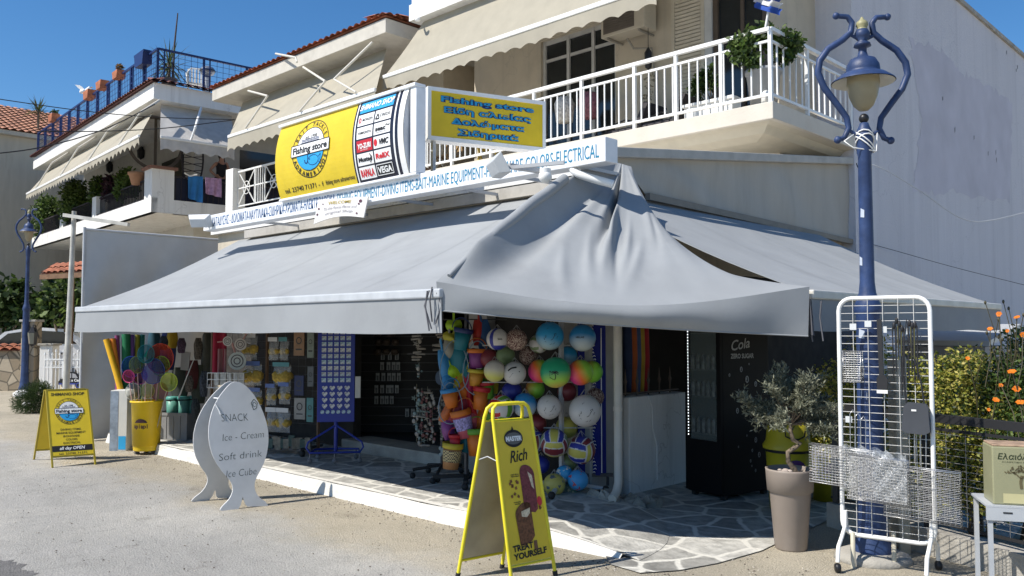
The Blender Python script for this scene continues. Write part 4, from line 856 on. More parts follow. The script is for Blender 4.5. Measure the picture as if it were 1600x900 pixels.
# concrete post beside the lamp
cp = aD(1408, 880, 6.35); cp.z = 0; u_ = V(.717,.697,0)
m = MB(); m.obox(cp + Z*.72, .1, .1, 1.46, Matrix.Rotation(R(60), 4, 'Z')); tag(m.build('concrete_post', mat('old_concrete', (.36,.33,.26), rough=.95, var=.2, bump=.5, dirt=.5, dirtcol=(.2,.18,.12)), None, bev=.012), 'weathered concrete fence post between the blue lamp and the hedge', 'post')
for i, u in enumerate((1333, 1397)):
    p = aD(u, 868, 5.98); p.z = 0; tag(MB().lathe([(.016,0),(.016,.24),(0,.245)], p, 10).build('short_stake', paint('cream_metal', (.5,.46,.36)), None), ['short cream stake in the paving beside the lamp foot', 'short cream stake in the paving nearer the fence'][i], 'stake')
# ================================================================ FENCE with its base wall
f0 = aD(1300, 800, 7.25); f0.z = 0; f1 = aD(1640, 900, 5.55); f1.z = 0; FD = (f1-f0).normalized(); FL = (f1-f0).length; FN = FD.cross(Z)
fe = T('garden_fence', 'low black wire garden fence on a concrete kerb before the hedge', 'fence', f0)
def FP(x, z, e=0): return f0 + FD*x + Z*z + FN*e
MB().prism([(0,0),(FL,0),(FL,.17),(0,.2)], -FN*.16, lambda a, b: FP(a, b, .06)).build('base_kerb', CONC, fe, bev=.015)
IRON = paint('black_iron', (.02,.02,.022), rough=.5); m = MB()
m.bar(FP(0, 1.0), FP(FL, 1.0), .05, .06); m.bar(FP(0, .92), FP(FL, .92), .02); m.bar(FP(0, .24), FP(FL, .24), .02); m.build('rail', IRON, fe)
m = MB()
for i in range(1, 14): m.tube([FP(0, .24+.05*i), FP(FL, .24+.05*i)], .0022, 4)
for i in range(int(FL/.16)): m.tube([FP(.16*i, .24), FP(.16*i, .98)], .0022, 4)
m.build('wire_mesh', mat('grey_wire', (.16,.16,.16), rough=.5), fe)
for x in (.05, .95, 1.9, FL-.05): MB().bar(FP(x, .15), FP(x, 1.03), .045).build('fence_post', IRON, fe)
# ================================================================ foliage
def leaves(m, n, rnd, size, mi=0, nm=1, flatz=.0):
    """n leaf blades; rnd() -> position"""
    for i in range(n):
        p = rnd(); a = random.uniform(0, 2*pi); e = random.uniform(-.9, .9); d = V(cos(a)*cos(e), sin(a)*cos(e), sin(e))
        s = d.cross(V(random.uniform(-1,1), random.uniform(-1,1), random.uniform(-1,1))); 
        if s.length < .05: continue
        s.normalize(); L = size*random.uniform(.6, 1.3); W_ = L*.28
        m.add([p, p + d*L*.5 + s*W_, p + d*L, p + d*L*.5 - s*W_], [(0,1,2,3)], mi + random.randrange(nm))
def clump(c, r, sc=(1,1,1)):
    c = Vector(c)
    def f():
        while True:
            v = V(random.uniform(-1,1), random.uniform(-1,1), random.uniform(-1,1))
            if v.length < 1: break
        v = v * (.55 + .45*random.random()); return c + V(v.x*r*sc[0], v.y*r*sc[1], v.z*r*sc[2])
    return f
def leafmats(nm, cols): return [mat('%s_%d' % (nm, i), c, rough=.55, var=.3, scale=30, trans=.35) for i, c in enumerate(cols)]
G_HEDGE = leafmats('golden_hedge_leaf', [(.40,.37,.06), (.26,.28,.05), (.13,.17,.03), (.52,.45,.13)])
G_DARK = leafmats('dark_leaf', [(.02,.045,.012), (.035,.065,.018), (.05,.08,.02)])
G_MID = leafmats('mid_green_leaf', [(.08,.14,.025), (.13,.19,.045), (.055,.095,.02)])
G_OLIVE = leafmats('olive_leaf', [(.24,.25,.18), (.34,.345,.25), (.15,.16,.11)])
BARK = mat('grey_brown_bark', (.16,.125,.09), rough=.95, var=.3, scale=14, bump=.6, bscale=40)
random.seed(21)
def shrub(name, label, cat, base, blobs, mats, n, size, stems=True, group=None):
    t = T(name, label, cat, base, 0, group); m = MB(); tot = sum(r**2 for _, r, _ in blobs)
    for c, r, sc in blobs: leaves(m, int(n*r*r/tot), clump(c, r, sc), size, 0, len(mats))
    m.build('foliage', mats, t)
    if stems:
        s_ = MB()
        for c, r, sc in blobs:
            b = Vector(base) + V(random.uniform(-.08,.08), random.uniform(-.08,.08), 0); s_.tube([b, b.lerp(Vector(c), .5) + V(random.uniform(-.06,.06), random.uniform(-.06,.06), 0), c], [.014, .01, .004], 5)
        s_.build('stem', BARK, t)
    return t
def bl(u, v, d, r, sc=(1,1,1)): return (aD(u, v, d), r, sc)
h1 = aD(1420, 800, 7.2); h1.z = 0
shrub('hedge_shrub', 'yellow green hedge shrub behind the grid rack and concrete post', 'shrub', h1, [bl(1345, 640, 7.4, .3), bl(1390, 590, 7.3, .3), bl(1420, 680, 7.2, .4), bl(1450, 610, 7.3, .36), bl(1370, 740, 7.3, .35), bl(1440, 760, 7.0, .34), bl(1310, 600, 7.9, .3), bl(1325, 690, 7.7, .3), bl(1360, 545, 7.5, .22)], G_HEDGE, 12000, .036)
h2 = aD(1530, 800, 6.9); h2.z = 0
shrub('hedge_shrub', 'bushy golden hedge shrub behind the black fence', 'shrub', h2, [bl(1490, 610, 7.0, .34), bl(1540, 600, 7.0, .36), bl(1520, 680, 6.8, .4), bl(1480, 720, 6.8, .36), bl(1560, 660, 6.8, .36), bl(1540, 760, 6.6, .34), bl(1500, 575, 7.1, .22)], G_HEDGE + G_DARK[:1], 14000, .036)
h3 = aD(1610, 800, 6.7); h3.z = 0
t = shrub('flower_bush', 'leafy bush with bright orange blossoms at the end of the fence', 'bush', h3, [bl(1590, 600, 6.7, .32), bl(1610, 680, 6.5, .4), bl(1640, 620, 6.6, .34), bl(1600, 760, 6.4, .3), bl(1600, 540, 6.8, .22)], G_MID + [G_DARK[1]], 8000, .04)
st, fl_ = MB(), MB(); random.seed(4)
ORF = mat('orange_petal', (.85,.22,.01), rough=.6, var=.2, trans=.3)
for u, v, d, r in ((1561,491,6.5,.035), (1589,496,6.5,.035), (1547,514,6.6,.035), (1598,523,6.4,.035), (1581,581,6.1,.042), (1588,608,6.1,.045), (1564,602,6.2,.024), (1556,625,6.2,.036), (1594,629,6.0,.04), (1512,560,6.4,.025), (1574,517,6.5,.02), (1545,640,6.3,.02)):
    r *= .72; c = aD(u, v, d); nrm = (C0 - c).normalized() + V(random.uniform(-.5,.5), random.uniform(-.5,.5), random.uniform(.2,1.1)); nrm.normalize(); x_ = nrm.cross(Z).normalized(); y_ = nrm.cross(x_)
    r *= random.uniform(.8, 1.1)
    for k in range(6):
        a = 2*pi*k/6 + random.uniform(-.2,.2); nrm = (nrm + V(random.uniform(-.12,.12), random.uniform(-.12,.12), random.uniform(-.1,.1))).normalized(); dd = x_*cos(a) + y_*sin(a); s_ = x_*(-sin(a)) + y_*cos(a); fl_.add([c, c + dd*r*.7 + s_*r*.5 + nrm*r*.2, c + dd*r*1.1 + nrm*r*.15, c + dd*r*.7 - s_*r*.5 + nrm*r*.2], [(0,1,2,3)])
    b = V(c.x + random.uniform(-.15,.15), c.y + random.uniform(-.15,.15), c.z - random.uniform(.35,.6)); st.tube([b, b.lerp(c, .5) + V(.02,.0,0), c], .004, 4)
for i in range(16):
    c = aD(random.uniform(1535, 1600), random.uniform(455, 560), 6.6); b = V(c.x + random.uniform(-.1,.1), c.y, c.z - random.uniform(.2,.5)); st.tube([b, c], .003, 4); st.ball(c, .01, 6, 4, sc=(1,1,1.6))
fl_.build('blossom', ORF, t); st.build('flower_stem', paint('dry_brown_stem', (.07,.06,.03)), t)
# low dark building bits under the far end of the side awning
t = T('grey_shelter', 'low grey sloping lean-to under the far end of the side awning', 'shed', (-3.4, 10.6, 0)); m = MB(); m.box(-3.9, -2.95, 10.9, 12.1, 0, 1.45); m.build('wall', mat('mid_grey_render', (.3,.3,.31), rough=.9), t); m = MB(); m.prism([(10.8,1.46),(10.8,1.52),(12.15,1.72),(12.15,1.66)], V(1.05,0,0), lambda a, b: V(-3.93, a, b)); m.build('roof', LGREY, t)  # walls in one even mid grey
# ================================================================ POT with olive tree
pb = aZ(1236, 857); pr = .118
pt = T('plant_pot', 'tall taupe plastic pot holding the small olive tree', 'pot', pb)
TAUPE = paint('taupe_plastic', (.27,.225,.19), rough=.55, dirt=.3, dirtcol=(.4,.36,.32))
MB().lathe([(0,0),(.112,0),(.118,.01),(.15,.42),(.155,.43),(.168,.435),(.178,.585),(.18,.6),(.168,.6),(.163,.55),(.0,.54)], pb, 36).build('body', TAUPE, pt)
MB().lathe([(.163,.545),(.1,.565),(0,.57)], pb, 20).build('soil', mat('dark_soil', (.06,.045,.03), rough=1, bump=.8, bscale=60), pt)
m = MB()
for i in range(9): a = random.uniform(0,6); m.ball(pb + V(.12*cos(a)*random.random()**.5, .12*sin(a)*random.random()**.5, .575), random.uniform(.015,.03), 7, 5, sc=(1,1,.6))
m.build('pebble', mat('pale_pebble', (.4,.34,.3)), pt)
ol = T('olive_tree', 'small olive tree with twisted trunk growing in the taupe pot', 'tree', pb + Z*.57)
q = [pb + V(.0,.0,.55) + RT*dx + Z*dz for dx, dz in ((.06,0),(.03,.05),(-.01,.10),(-.012,.17),(.05,.21),(.085,.235),(.03,.26),(.01,.33),(.015,.40))]
m = MB(); m.tube(q, [.02,.022,.019,.018,.019,.016,.017,.015,.013], 9)
top = q[-1]; random.seed(31); tips = []
for i in range(60):
    a = random.uniform(0, 2*pi); el = random.uniform(-.35, 1.4); L = random.uniform(.2, .38); d = V(cos(a)*cos(el), sin(a)*cos(el), sin(el))
    p1 = top + d*L*.45 + Z*.03; p2 = top + d*L + V(random.uniform(-.06,.06), random.uniform(-.06,.06), random.uniform(-.02,.06)); m.tube([top - Z*.02, p1, p2], [.007,.004,.0015], 5); tips += [(p1, p2)]
m.build('trunk', BARK, ol)
lf = MB()
for p1, p2 in tips:
    for j in range(17):
        b = top.lerp(p1, random.random()).lerp(p2, random.uniform(.15,1)) if j > 11 else p1.lerp(p2, random.uniform(.05, 1.0)); d = (p2-p1).normalized() + V(random.uniform(-.9,.9), random.uniform(-.9,.9), random.uniform(-.5,.9)); d.normalize(); L = random.uniform(.05,.12); e = b + d*L
        lf.tube([b, e], .0012, 3, mi=2, caps=False)
        for k in range(15):
            w0_ = b.lerp(e, k/14); dd = d*.6 + V(random.uniform(-1,1), random.uniform(-1,1), random.uniform(-.7,1)); dd.normalize(); s_ = dd.cross(V(random.uniform(-1,1), random.uniform(-1,1), 1)).normalized(); l_ = random.uniform(.028,.046)
            lf.add([w0_, w0_ + dd*l_*.5 + s_*.0055, w0_ + dd*l_, w0_ + dd*l_*.5 - s_*.0055], [(0,1,2,3)], random.choice((0,0,1,2)))
lf.build('crown', G_OLIVE, ol)
# ================================================================ TABLE and oil tin
tb0 = aD(1541, 789, 5.2); tU = (V(.717,.697,0)*.96 - V(-.697,.717,0)*.28).normalized(); tV = Z.cross(tU); tz_ = tb0.z; tb0.z = 0
tt = T('metal_stand', 'light grey sheet metal stand beside the black fence', 'stand', tb0)
def TP(x, y, z): return tb0 + tU*x + tV*y + Z*z
def tbox(m, x0, x1, y0, y1, z0, z1): m.prism([(x0,y0),(x1,y0),(x1,y1),(x0,y1)], Z*(z1-z0), lambda a, b: TP(a, b, z0)); return m
GREYP = paint('pale_grey_steel', (.42,.44,.46), rough=.4, dirt=.2)
tbox(MB(), 0, .6, 0, .4, tz_-.012, tz_).build('top', GREYP, tt)
tbox(MB(), .0, .6, .0, .012, tz_-.09, tz_-.013).build('apron', GREYP, tt)
m = MB()
for x in (.09, .24, .39): tbox(m, x, x+.05, -.003, .004, tz_-.045, tz_-.037)
m.build('slot', INK, tt)
for x, y in ((.012,.012), (.575,.012), (.012,.36), (.575,.36)): tbox(MB(), x, x+.025, y, y+.025, 0, tz_-.013).build('leg', GREYP, tt)
tn = T('oil_tin', 'tall square olive oil tin with a tree picture on the grey metal stand', 'tin', TP(.2, .12, tz_), math.atan2(tU.y, tU.x))
TIN = paint('pale_green_tin', (.29,.285,.17), rough=.35, dirt=.35, dirtcol=(.2,.17,.1))
lo(MB().box(-.155, .155, -.09, .14, 0, .35), 'can', TIN, tn, bev=.008)
lo(MB().box(-.15, .15, -.085, .135, .35, .362), 'rim', mat('rusty_tin', (.35,.24,.16), rough=.6, var=.4, scale=20), tn, bev=.004)
P = flat((0,-.09,0), (1,0,0), (0,0,1), eps=.002)
m = MB(); txt(m, 'Ελαιόλαδο', P, 0, .275, .035, .25, bold=.01, shear=.2); txt(m, 'ΕΞΑΙΡΕΤΙΚΟ ΠΑΡΘΕΝΟ', P, 0, .255, .008, .2); lo(m, 'lettering', paint('dark_green_ink', (.03,.04,.015)), tn)
m = MB(); random.seed(2); stroke(m, [(0,.1),(-.004,.14),(.004,.18)], .016, P); stroke(m, [(0,.16),(-.04,.2)], .008, P); stroke(m, [(0,.16),(.04,.2)], .008, P)
for i in range(60):
    a = random.uniform(0, pi); r_ = random.uniform(.02,.075); x, y = r_*1.1*cos(a), .185 + r_*.65*sin(a); stroke(m, [(x,y),(x+.012*cos(a*3),y+.009)], .006, P)
lo(m, 'tree_print', paint('brown_ink', (.12,.1,.05)), tn)
m = MB(); rect(m, -.1, .15, .012, .07, P); lo(m, 'cream_label', paint('cream_label', (.5,.46,.25)), tn)
# ================================================================ GOODS ON THE PAVEMENT
NC = -_f0                                            # towards the street viewer
def CFm(c, e=0, yaw=0):
    c = Vector(c); u = Matrix.Rotation(yaw, 3, 'Z') @ RT; n_ = u.cross(Z)
    return lambda x, y: c + u*x + Z*y + n_*e
def pm(px, d): return px*d/FPX
def simple(mb, name, mt, label, cat, group=None, **k): return tag(mb.build(name, mt, None, **k), label, cat, group)
def col(nm, c, **k): return mat(nm, tuple(x*.8 for x in c), **{**dict(rough=.5, var=.05), **k})  # goods colours darkened, standing in for the deep shade under the awning
# ---- A-boards
def aboard(name, label, fl, fr, back, top, wtop, tubem, face, facem, zlo, tube_r=.011):
    """fl, fr: front feet; back: offset of the rear feet; top height"""
    fl = Vector(fl); fr = Vector(fr); c = (fl+fr)/2 + back/2; t = T(name, label, 'sign board', c)
    u = (fr-fl).normalized(); W_ = (fr-fl).length; apex = back*.46
    def Q(side):
        o = fl if side == 0 else fl + back; tp = fl + apex + Z*top - (back*.02 if side == 0 else -back*.06)
        ins = (W_ - wtop)/2
        return lambda x, y: o.lerp(tp, y/top) + u*(x*(1 - (2*ins/W_)*y/top) + ins*y/top)
    return t, Q, W_, u
yl, yr = aZ(800, 914), aZ(868, 899)
bk = aZ(715, 902) - yl
t, Q, W_, u = aboard('ice_cream_board', 'yellow tubular folding board advertising ice cream at the kerb end', yl, yr, bk, 1.16, .31, YPAINT, None, None, .1)
un = (Q(0)(W_, .2) - Q(0)(0, .2)).cross(Q(0)(0, 1) - Q(0)(0, .2)).normalized()
for s in (0, 1):
    q = Q(s); rc = .05
    pts = [q(0, 0), q(0, .4), q(0, 1.07), q(.012, 1.125), q(.05, 1.15), q(W_/2, 1.152), q(W_-.05, 1.15), q(W_-.012, 1.125), q(W_, 1.07), q(W_, .4), q(W_, 0)]
    m = MB(); m.tube(pts, .0125, 10); m.tube([q(0, .11), q(W_, .11)], .009, 8); m.tube([q(0, 1.04), q(W_, 1.04)], .007, 8); fr_ = m.build('tube_frame', YPAINT, t)
    for x in (0, W_): MB().tube([q(x, -.0), q(x, .03)], .017, 10).build('rubber_foot', RUBBER, fr_)
    nn = un if s == 0 else -un
    m = MB(); m.prism([(.012,.12),(W_-.012,.12),(W_-.012,1.035),(.012,1.035)], nn*.006, lambda a, b: q(a, b) - nn*.003); m.build('poster_panel' if s == 0 else 'back_panel', YEL if s == 0 else mat('scuffed_silver_back', (.42,.38,.28), rough=.35, metal=.3, var=.25, scale=3, dirt=.4, dirtcol=(.25,.2,.1)), t)
m = MB()
for x in (.0, W_): a, b = Q(0)(x, .78), Q(1)(x, .78); m.tube([a, a.lerp(b, .5) + Z*.03, b], .004, 6)
m.build('stay', LGREY, t)
def YP(e): return lambda x, y: Q(0)(W_*x, .12 + .915*y) + un*(.004+e)
m = MB(); poly(m, ell(.45, .875, .225, .058, 30), YP(.001)); m.build('grey_badge', paint('grey_badge', (.1,.1,.095)), t)
m = MB(); ring(m, 0.45, .875, .24, .063, .02, YP(.002)); poly(m, [(.41,.925),(.49,.925),(.47,.95),(.45,.965),(.43,.95)], YP(.002)); m.build('badge_rim', INK, t)
m = MB(); rect(m, .24, .66, .855, .895, YP(.002)); 
m.build('badge_bar', paint('mid_grey_badge', (.2,.2,.19)), t)
m = MB(); txt(m, 'MASTER', YP(.004), .45, .859, .032, .40, bold=.04); m.build('white_lettering', WPRINT, t)
for a_, k_ in ((('Rich', YP(.002), .52, .71, .085, .46), dict(bold=.012, shear=.35, rot=.03)), (('TREAT', YP(.002), .10, .085, .042, .48), dict(bold=.04, align='l', rot=.02)), (('YOURSELF', YP(.002), .10, .028, .042, .78), dict(bold=.04, align='l', rot=.02)), (('real choc', YP(.002), .36, .615, .010, .2), dict(bold=.03)), (('real cream', YP(.002), .36, .602, .010, .2), dict(bold=.03)), (('crunchy', YP(.002), .34, .42, .010, .18), dict(bold=.03)), (('nuts', YP(.002), .34, .407, .010, .12), dict(bold=.03))):
    m = MB(); txt(m, *a_, **k_); m.build('lettering', INK, t)
def bar_shape(cx, cy, w, h, rot):
    pts = ell(0, h*.32, w, h*.18, 12, 0, pi) + [(-w*.92, -h*.42), (-w*.5, -h*.5), (w*.5, -h*.5), (w*.92, -h*.42)]
    return [(cx + x*cos(rot) - y*sin(rot)*.45, cy + x*sin(rot)*.6 + y*cos(rot)) for x, y in pts]
m = MB(); poly(m, bar_shape(.66, .51, .18, .34, -.12), YP(.002)); m.build('berry_ice_bar', mat('berry_glaze', (.16,.035,.04), var=.4, scale=60), t)
m = MB(); poly(m, bar_shape(.46, .27, .2, .29, .22), YP(.002)); m.build('nut_ice_bar', mat('nut_chocolate', (.15,.06,.025), var=.55, scale=55), t)
m = MB(); poly(m, [(.40,.355),(.62,.375),(.60,.335),(.52,.31),(.40,.32)], YP(.003)); poly(m, [(.68,.63),(.78,.6),(.79,.5),(.74,.52)], YP(.003)); m.build('cream_bite', mat('cream_filling', (.6,.5,.34), var=.3, scale=70), t)
m = MB(); rect(m, .60, .68, .075, .14, YP(.002)); m.build('wooden_stick', mat('brown_stick', (.16,.08,.04)), t)
m = MB(); random.seed(8)
for i in range(14): x, y = random.choice(((random.uniform(.2,.42), random.uniform(.46,.58)), (random.uniform(.84,.93), random.uniform(.36,.46)))); a = random.random()*6; poly(m, [(x+.035*cos(a+k), y+.016*sin(a+k)) for k in (0,1.8,3.4,5)], YP(.002))
m.build('nut_print', mat('nut_brown_print', (.22,.09,.03), var=.5, scale=40), t)
m = MB(); poly(m, ell(.88, .41, .06, .035, 10), YP(.0025)); m.build('berry_print', RED, t)
# left board
yl, yr = aZ(82, 731), aZ(149, 726); bk = aZ(53, 718) - yl
t, Q, W_, u = aboard('shop_board', 'yellow folding board with the round fish emblem and opening hours', yl, yr, bk, .9, .455, YPAINT, None, None, .1)
un = (Q(0)(W_, .2) - Q(0)(0, .2)).cross(Q(0)(0, .8) - Q(0)(0, .2)).normalized()
for s in (0, 1):
    q = Q(s); m = MB(); m.bar(q(0,0), q(0,.9), .02, .02); m.bar(q(W_,0), q(W_,.9), .02, .02); m.bar(q(.01,.9), q(W_-.01,.9), .018, .018); m.bar(q(.01,.12), q(W_-.01,.12), .018, .018); m.build('frame', paint('olive_yellow_frame', (.4,.31,.03), dirt=.3), t)
    nn = un if s == 0 else -un
    m = MB(); m.prism([(.008,.13),(W_-.008,.13),(W_-.008,.885),(.008,.885)], nn*.008, lambda a, b: q(a, b) - nn*.002); m.build('panel', YEL, t)
bw = W_-.016
def BP(e): return lambda x, y: Q(0)(.008 + x, .13 + y) + un*(.007+e)
for s_, y, h_, wd, bo, sh in (('SHIMANO SHOP', .70, .034, .84, .03, .15), ('DIVING ITEMS', .285, .024, .5, .014, 0), ('MARINE EQUIPMENT', .246, .024, .72, .014, 0), ('IRONWARE', .207, .024, .4, .014, 0), ('COLORS', .168, .024, .28, .014, 0), ('ELECTRICAL', .129, .024, .42, .014, 0), ('tel: 23740 71371', .008, .024, .68, .012, 0)):
    m = MB(); txt(m, s_, BP(.001), bw/2, y, h_, bw*wd, bold=bo, shear=sh); m.build('lettering', paint('dark_brown_ink', (.06,.045,.015)), t)
m = MB(); rect(m, 0, bw, .045, .112, BP(.001)); m.build('black_band', INK, t)
m = MB(); txt(m, 'all day OPEN', BP(.003), bw/2, .064, .034, bw*.62, bold=.025, shear=.2); m.build('white_lettering', WPRINT, t)
emblem(lambda e: BP(e*.5), bw/2, .51, .155, 1.0, t)
# ---- fish shaped menu board
fl_, fr_ = aZ(345, 798), aZ(419, 790); bkf = (aZ(300, 784) - aZ(345, 798))
fu = (fr_-fl_).normalized(); fw = (fr_-fl_).length; ft_ = T('fish_board', 'white fish shaped snack board standing on its tail at the kerb', 'sign board', (fl_+fr_)/2 + bkf/2)
k = fw/.37
prof = [(-.185,.0),(-.17,.04),(-.12,.09),(-.085,.16),(-.09,.24),(-.15,.34),(-.205,.46),(-.232,.6),(-.228,.74),(-.195,.88),(-.14,1.0),(-.075,1.09),(-.02,1.145),(.04,1.15),(.10,1.10),(.16,1.0),(.21,.86),(.235,.72),(.232,.58),(.2,.44),(.15,.33),(.10,.24),(.09,.16),(.115,.09),(.165,.04),(.185,.0),(.15,.0),(.02,.012),(.005,.035),(-.01,.105),(-.03,.035),(-.05,.0)]
def cr(pts, n=3):
    out = []; N = len(pts)
    for i in range(N):
        p0, p1, p2, p3 = [pts[(i+j-1) % N] for j in range(4)]
        sharp = i >= 24
        for q in range(1 if sharp else n):
            s_ = q/n; out.append(tuple(.5*((2*p1[c]) + (-p0[c]+p2[c])*s_ + (2*p0[c]-5*p1[c]+4*p2[c]-p3[c])*s_*s_ + (-p0[c]+3*p1[c]-3*p2[c]+p3[c])*s_**3) for c in (0, 1)))
    return out
prof = cr(prof); fc = (fl_+fr_)/2; fn = fu.cross(Z)
FISHW = paint('matt_white_board', (.60,.60,.59), rough=.6, dirt=.15)
def FB(side, e=0):
    base = fc if side == 0 else fc + bkf; lean = bkf*.42 if side == 0 else -bkf*.42
    return lambda x, y: base + lean*(y/1.16) + fu*(x*k) + Z*y + fn*e
for s in (0, 1): MB().prism(prof, -fn*.018, FB(s, .009)).build('fish_panel', FISHW, ft_, bev=.003)
m = MB(); P = FB(0, .0097); CH_ = paint('grey_green_marker', (.075,.085,.065), rough=.8)
for a_, k_ in ((('SNACK', P, -.02, .79, .072, .21), dict(rot=-.02)), (('Ice - Cream', P, .035, .62, .066, .33), dict(shear=.2, rot=.03)), (('Soft drink', P, .0, .445, .066, .34), dict(shear=.15, rot=.03)), (('Ice Cube', P, -.005, .29, .066, .24), dict(shear=.25, rot=.03))): m = MB(); txt(m, *a_, bold=-.016, **k_); m.build('chalk_lettering', CH_, ft_)
m = MB()
stroke(m, [(.12,.95),(.145,.985),(.17,.95),(.16,.90),(.135,.885),(.12,.95)], .006, P); stroke(m, ell(.145,.935,.014,.02,8), .005, P)
m.build('drawn_eye', CH_, ft_)
m = MB(); m.tube([FB(0, .014)(x, y) for x, y in ((-.165,.96),(-.14,.9),(-.13,.86))][0:3], .006, 6); m.tube([FB(0,-.02)(-.11,1.0), FB(1,.02)(-.11,1.0)], .006, 6); m.build('cord', WPRINT, ft_)
# ---- yellow bin with fishing nets
bb = aZ(228, 709); D0 = bb.dot(_f0)
bn = T('yellow_bin', 'yellow plastic bin full of toy fishing nets by the grey tarpaulin', 'bin', bb)
MB().lathe([(.0,.05),(.155,.05),(.16,.06),(.195,.68),(.21,.685),(.212,.705),(.2,.71),(.19,.70),(.175,.12),(0,.12)], bb, 32).build('body', paint('yellow_plastic', (.78,.53,.02), rough=.35, dirt=.15), bn)
m = MB()
for a in (.6, 2.7, 4.2): m.bar(bb + V(.11*cos(a), .11*sin(a), 0), bb + V(.11*cos(a), .11*sin(a), .05), .05)
m.build('foot', DGREY, bn)
def cylP(c, r0, r1, h, e): 
    a0 = math.atan2(NC.y, NC.x)
    return lambda x, y: c + V(cos(a0 + x/.19), sin(a0 + x/.19), 0)*(r0 + (r1-r0)*y/h + e) + Z*y
P = lambda e: cylP(bb, .158, .196, .7, e)
m = MB(); 
for yy in range(6):
    a, b = R(28+yy*20.6), R(28+(yy+1)*20.6); m.add([P(.003)(.1*cos(a), .38+.1*sin(a)), P(.003)(.1*cos(b), .38+.1*sin(b)), P(.003)(.1*cos(b), .38+.045), P(.003)(.1*cos(a), .38+.045)], [(0,1,2,3)])
    a, b = R(208+yy*20.6), R(208+(yy+1)*20.6); m.add([P(.003)(.1*cos(a), .38+.1*sin(a)), P(.003)(.1*cos(b), .38+.1*sin(b)), P(.003)(.1*cos(b), .38-.045), P(.003)(.1*cos(a), .38-.045)], [(0,1,2,3)])
m.build('badge', paint('dark_brown_print', (.04,.015,.02)), bn)
m = MB(); 
for i, ch in enumerate('apiapi'): txt(m, ch, P(.004), -.085+.034*i, .355, .055, bold=.03)
m.build('lettering', paint('dark_brown_print', (.04,.015,.02)), bn)
random.seed(17)
def netmat(nm, c): return clear('net_' + nm, .38, c, .8)
nets = [('blue', (205,573), 15, (.02,.1,.5)), ('olive', (214,570), 12, (.2,.25,.05)), ('magenta', (219,588), 11, (.35,.03,.25)), ('navy blue', (239,580), 18, (.03,.06,.35)), ('orange red', (250,560), 21, (.6,.06,.02)), ('lime', (251,572), 14, (.35,.6,.08)), ('yellow lime', (264,597), 13, (.5,.6,.05)), ('teal', (228,553), 13, (.01,.2,.25)), ('dull red', (249,612), 13, (.35,.03,.05)), ('pale yellow', (231,611), 10, (.5,.5,.15)), ('pink', (201,588), 9, (.7,.08,.25)), ('clear white', (208,612), 12, (.5,.5,.45))]
for i, (nm, (u, v), r, c) in enumerate(nets):
    d = D0 + random.uniform(-.10, .16); cc = aD(u, v, d); rr = pm(r, d); base = bb + V(random.uniform(-.12,.12), random.uniform(-.1,.1), .14); base = bb + RT*((u-230)/30*.1) + Z*.15 + _f0*(d-D0)*.6
    t = T('fishing_net', '%s toy fishing net on a thin pole standing in the yellow bin' % nm, 'fishing net', base, 0, 'toy nets in the yellow bin')
    ax = (cc-base).normalized(); sd_ = (RT - ax*RT.dot(ax)).normalized(); nn = ax.cross(sd_); hoop = [cc + sd_*(rr*cos(a)) + ax*(rr*1.1*sin(a)) for a in [2*pi*j/20 for j in range(20)]]
    MB().tube([base, cc - ax*rr*1.1], .006, 6).build('pole', paint(['pale_bamboo','pink_stick','green_stick'][i % 3], [(.5,.42,.3),(.6,.4,.36),(.25,.33,.12)][i % 3]), t)
    MB().tube(hoop, .005, 6, closed=True).build('hoop', paint('hoop_'+nm.replace(' ','_'), c), t)
    m = MB(); m.grid(lambda a, b: cc + (sd_*cos(2*pi*a) + ax*1.1*sin(2*pi*a))*rr*(1-b)**.6 - nn*rr*1.1*b*(1 if i % 2 else -1) - Z*rr*.5*b, 16, 6); m.build('net_bag', netmat(nm.replace(' ','_'), c), t)
# ---- pool noodles in their floor box
nb_ = aZ(191, 703); Dn = nb_.dot(_f0) + .15
t = T('cardboard_stand', 'white and blue printed floor box holding the pool noodles', 'box', nb_, YAW)
lo(MB().box(-.13, .1, -.1, .14, 0, .82), 'box', paint('white_card', (.6,.6,.57), rough=.8), t, bev=.004)
m = MB(); rect(m, -.13, -.02, 0, .81, flat((0,-.10,0), (1,0,0), (0,0,1), eps=.003)); lo(m, 'grey_blue_print', mat('grey_blue_print', (.22,.27,.34), var=.3, scale=14), t)
m = MB(); rect(m, -.01, .09, .02, .2, flat((0,-.10,0), (1,0,0), (0,0,1), eps=.003)); lo(m, 'blue_print', SBLUE, t)
for i, (nm, p0, p1, r, c) in enumerate((('golden yellow', (187,606), (166,530), 4.6, (.75,.42,.02)), ('orange', (186,606), (176,529), 4.0, (.75,.25,.03)), ('plum striped', (183,606), (183,524), 3.6, (.22,.05,.16)), ('bottle green', (196,606), (197,522), 6.5, (.015,.16,.07)), ('violet', (205,606), (206,523), 4, (.12,.06,.25)), ('olive', (211,606), (215,523), 3.6, (.2,.2,.02)), ('dark teal', (217,600), (222,523), 4.2, (.01,.12,.12)), ('bright mint green', (228,558), (244,527), 4.2, (.05,.55,.33)))):
    d = Dn + .05*i; a, b = aD(*p0, d), aD(*p1, d); rr = pm(r, d); ax = (b-a).normalized(); a2 = a - ax*.35 if i < 7 else a
    m = MB(); m.tube([a2, a2.lerp(b, .5) + RT*.01, b], rr, 14); m.tube([b, b + ax*.003], rr*.4, 8, mi=1)
    tag(m.build('pool_noodle', [paint('foam_'+nm.replace(' ','_'), c, rough=.8), INK], None), '%s foam pool noodle standing in the white floor box' % nm if i < 7 else 'short bright mint green foam noodle above the nets', 'pool noodle', 'pool noodles by the tarpaulin')
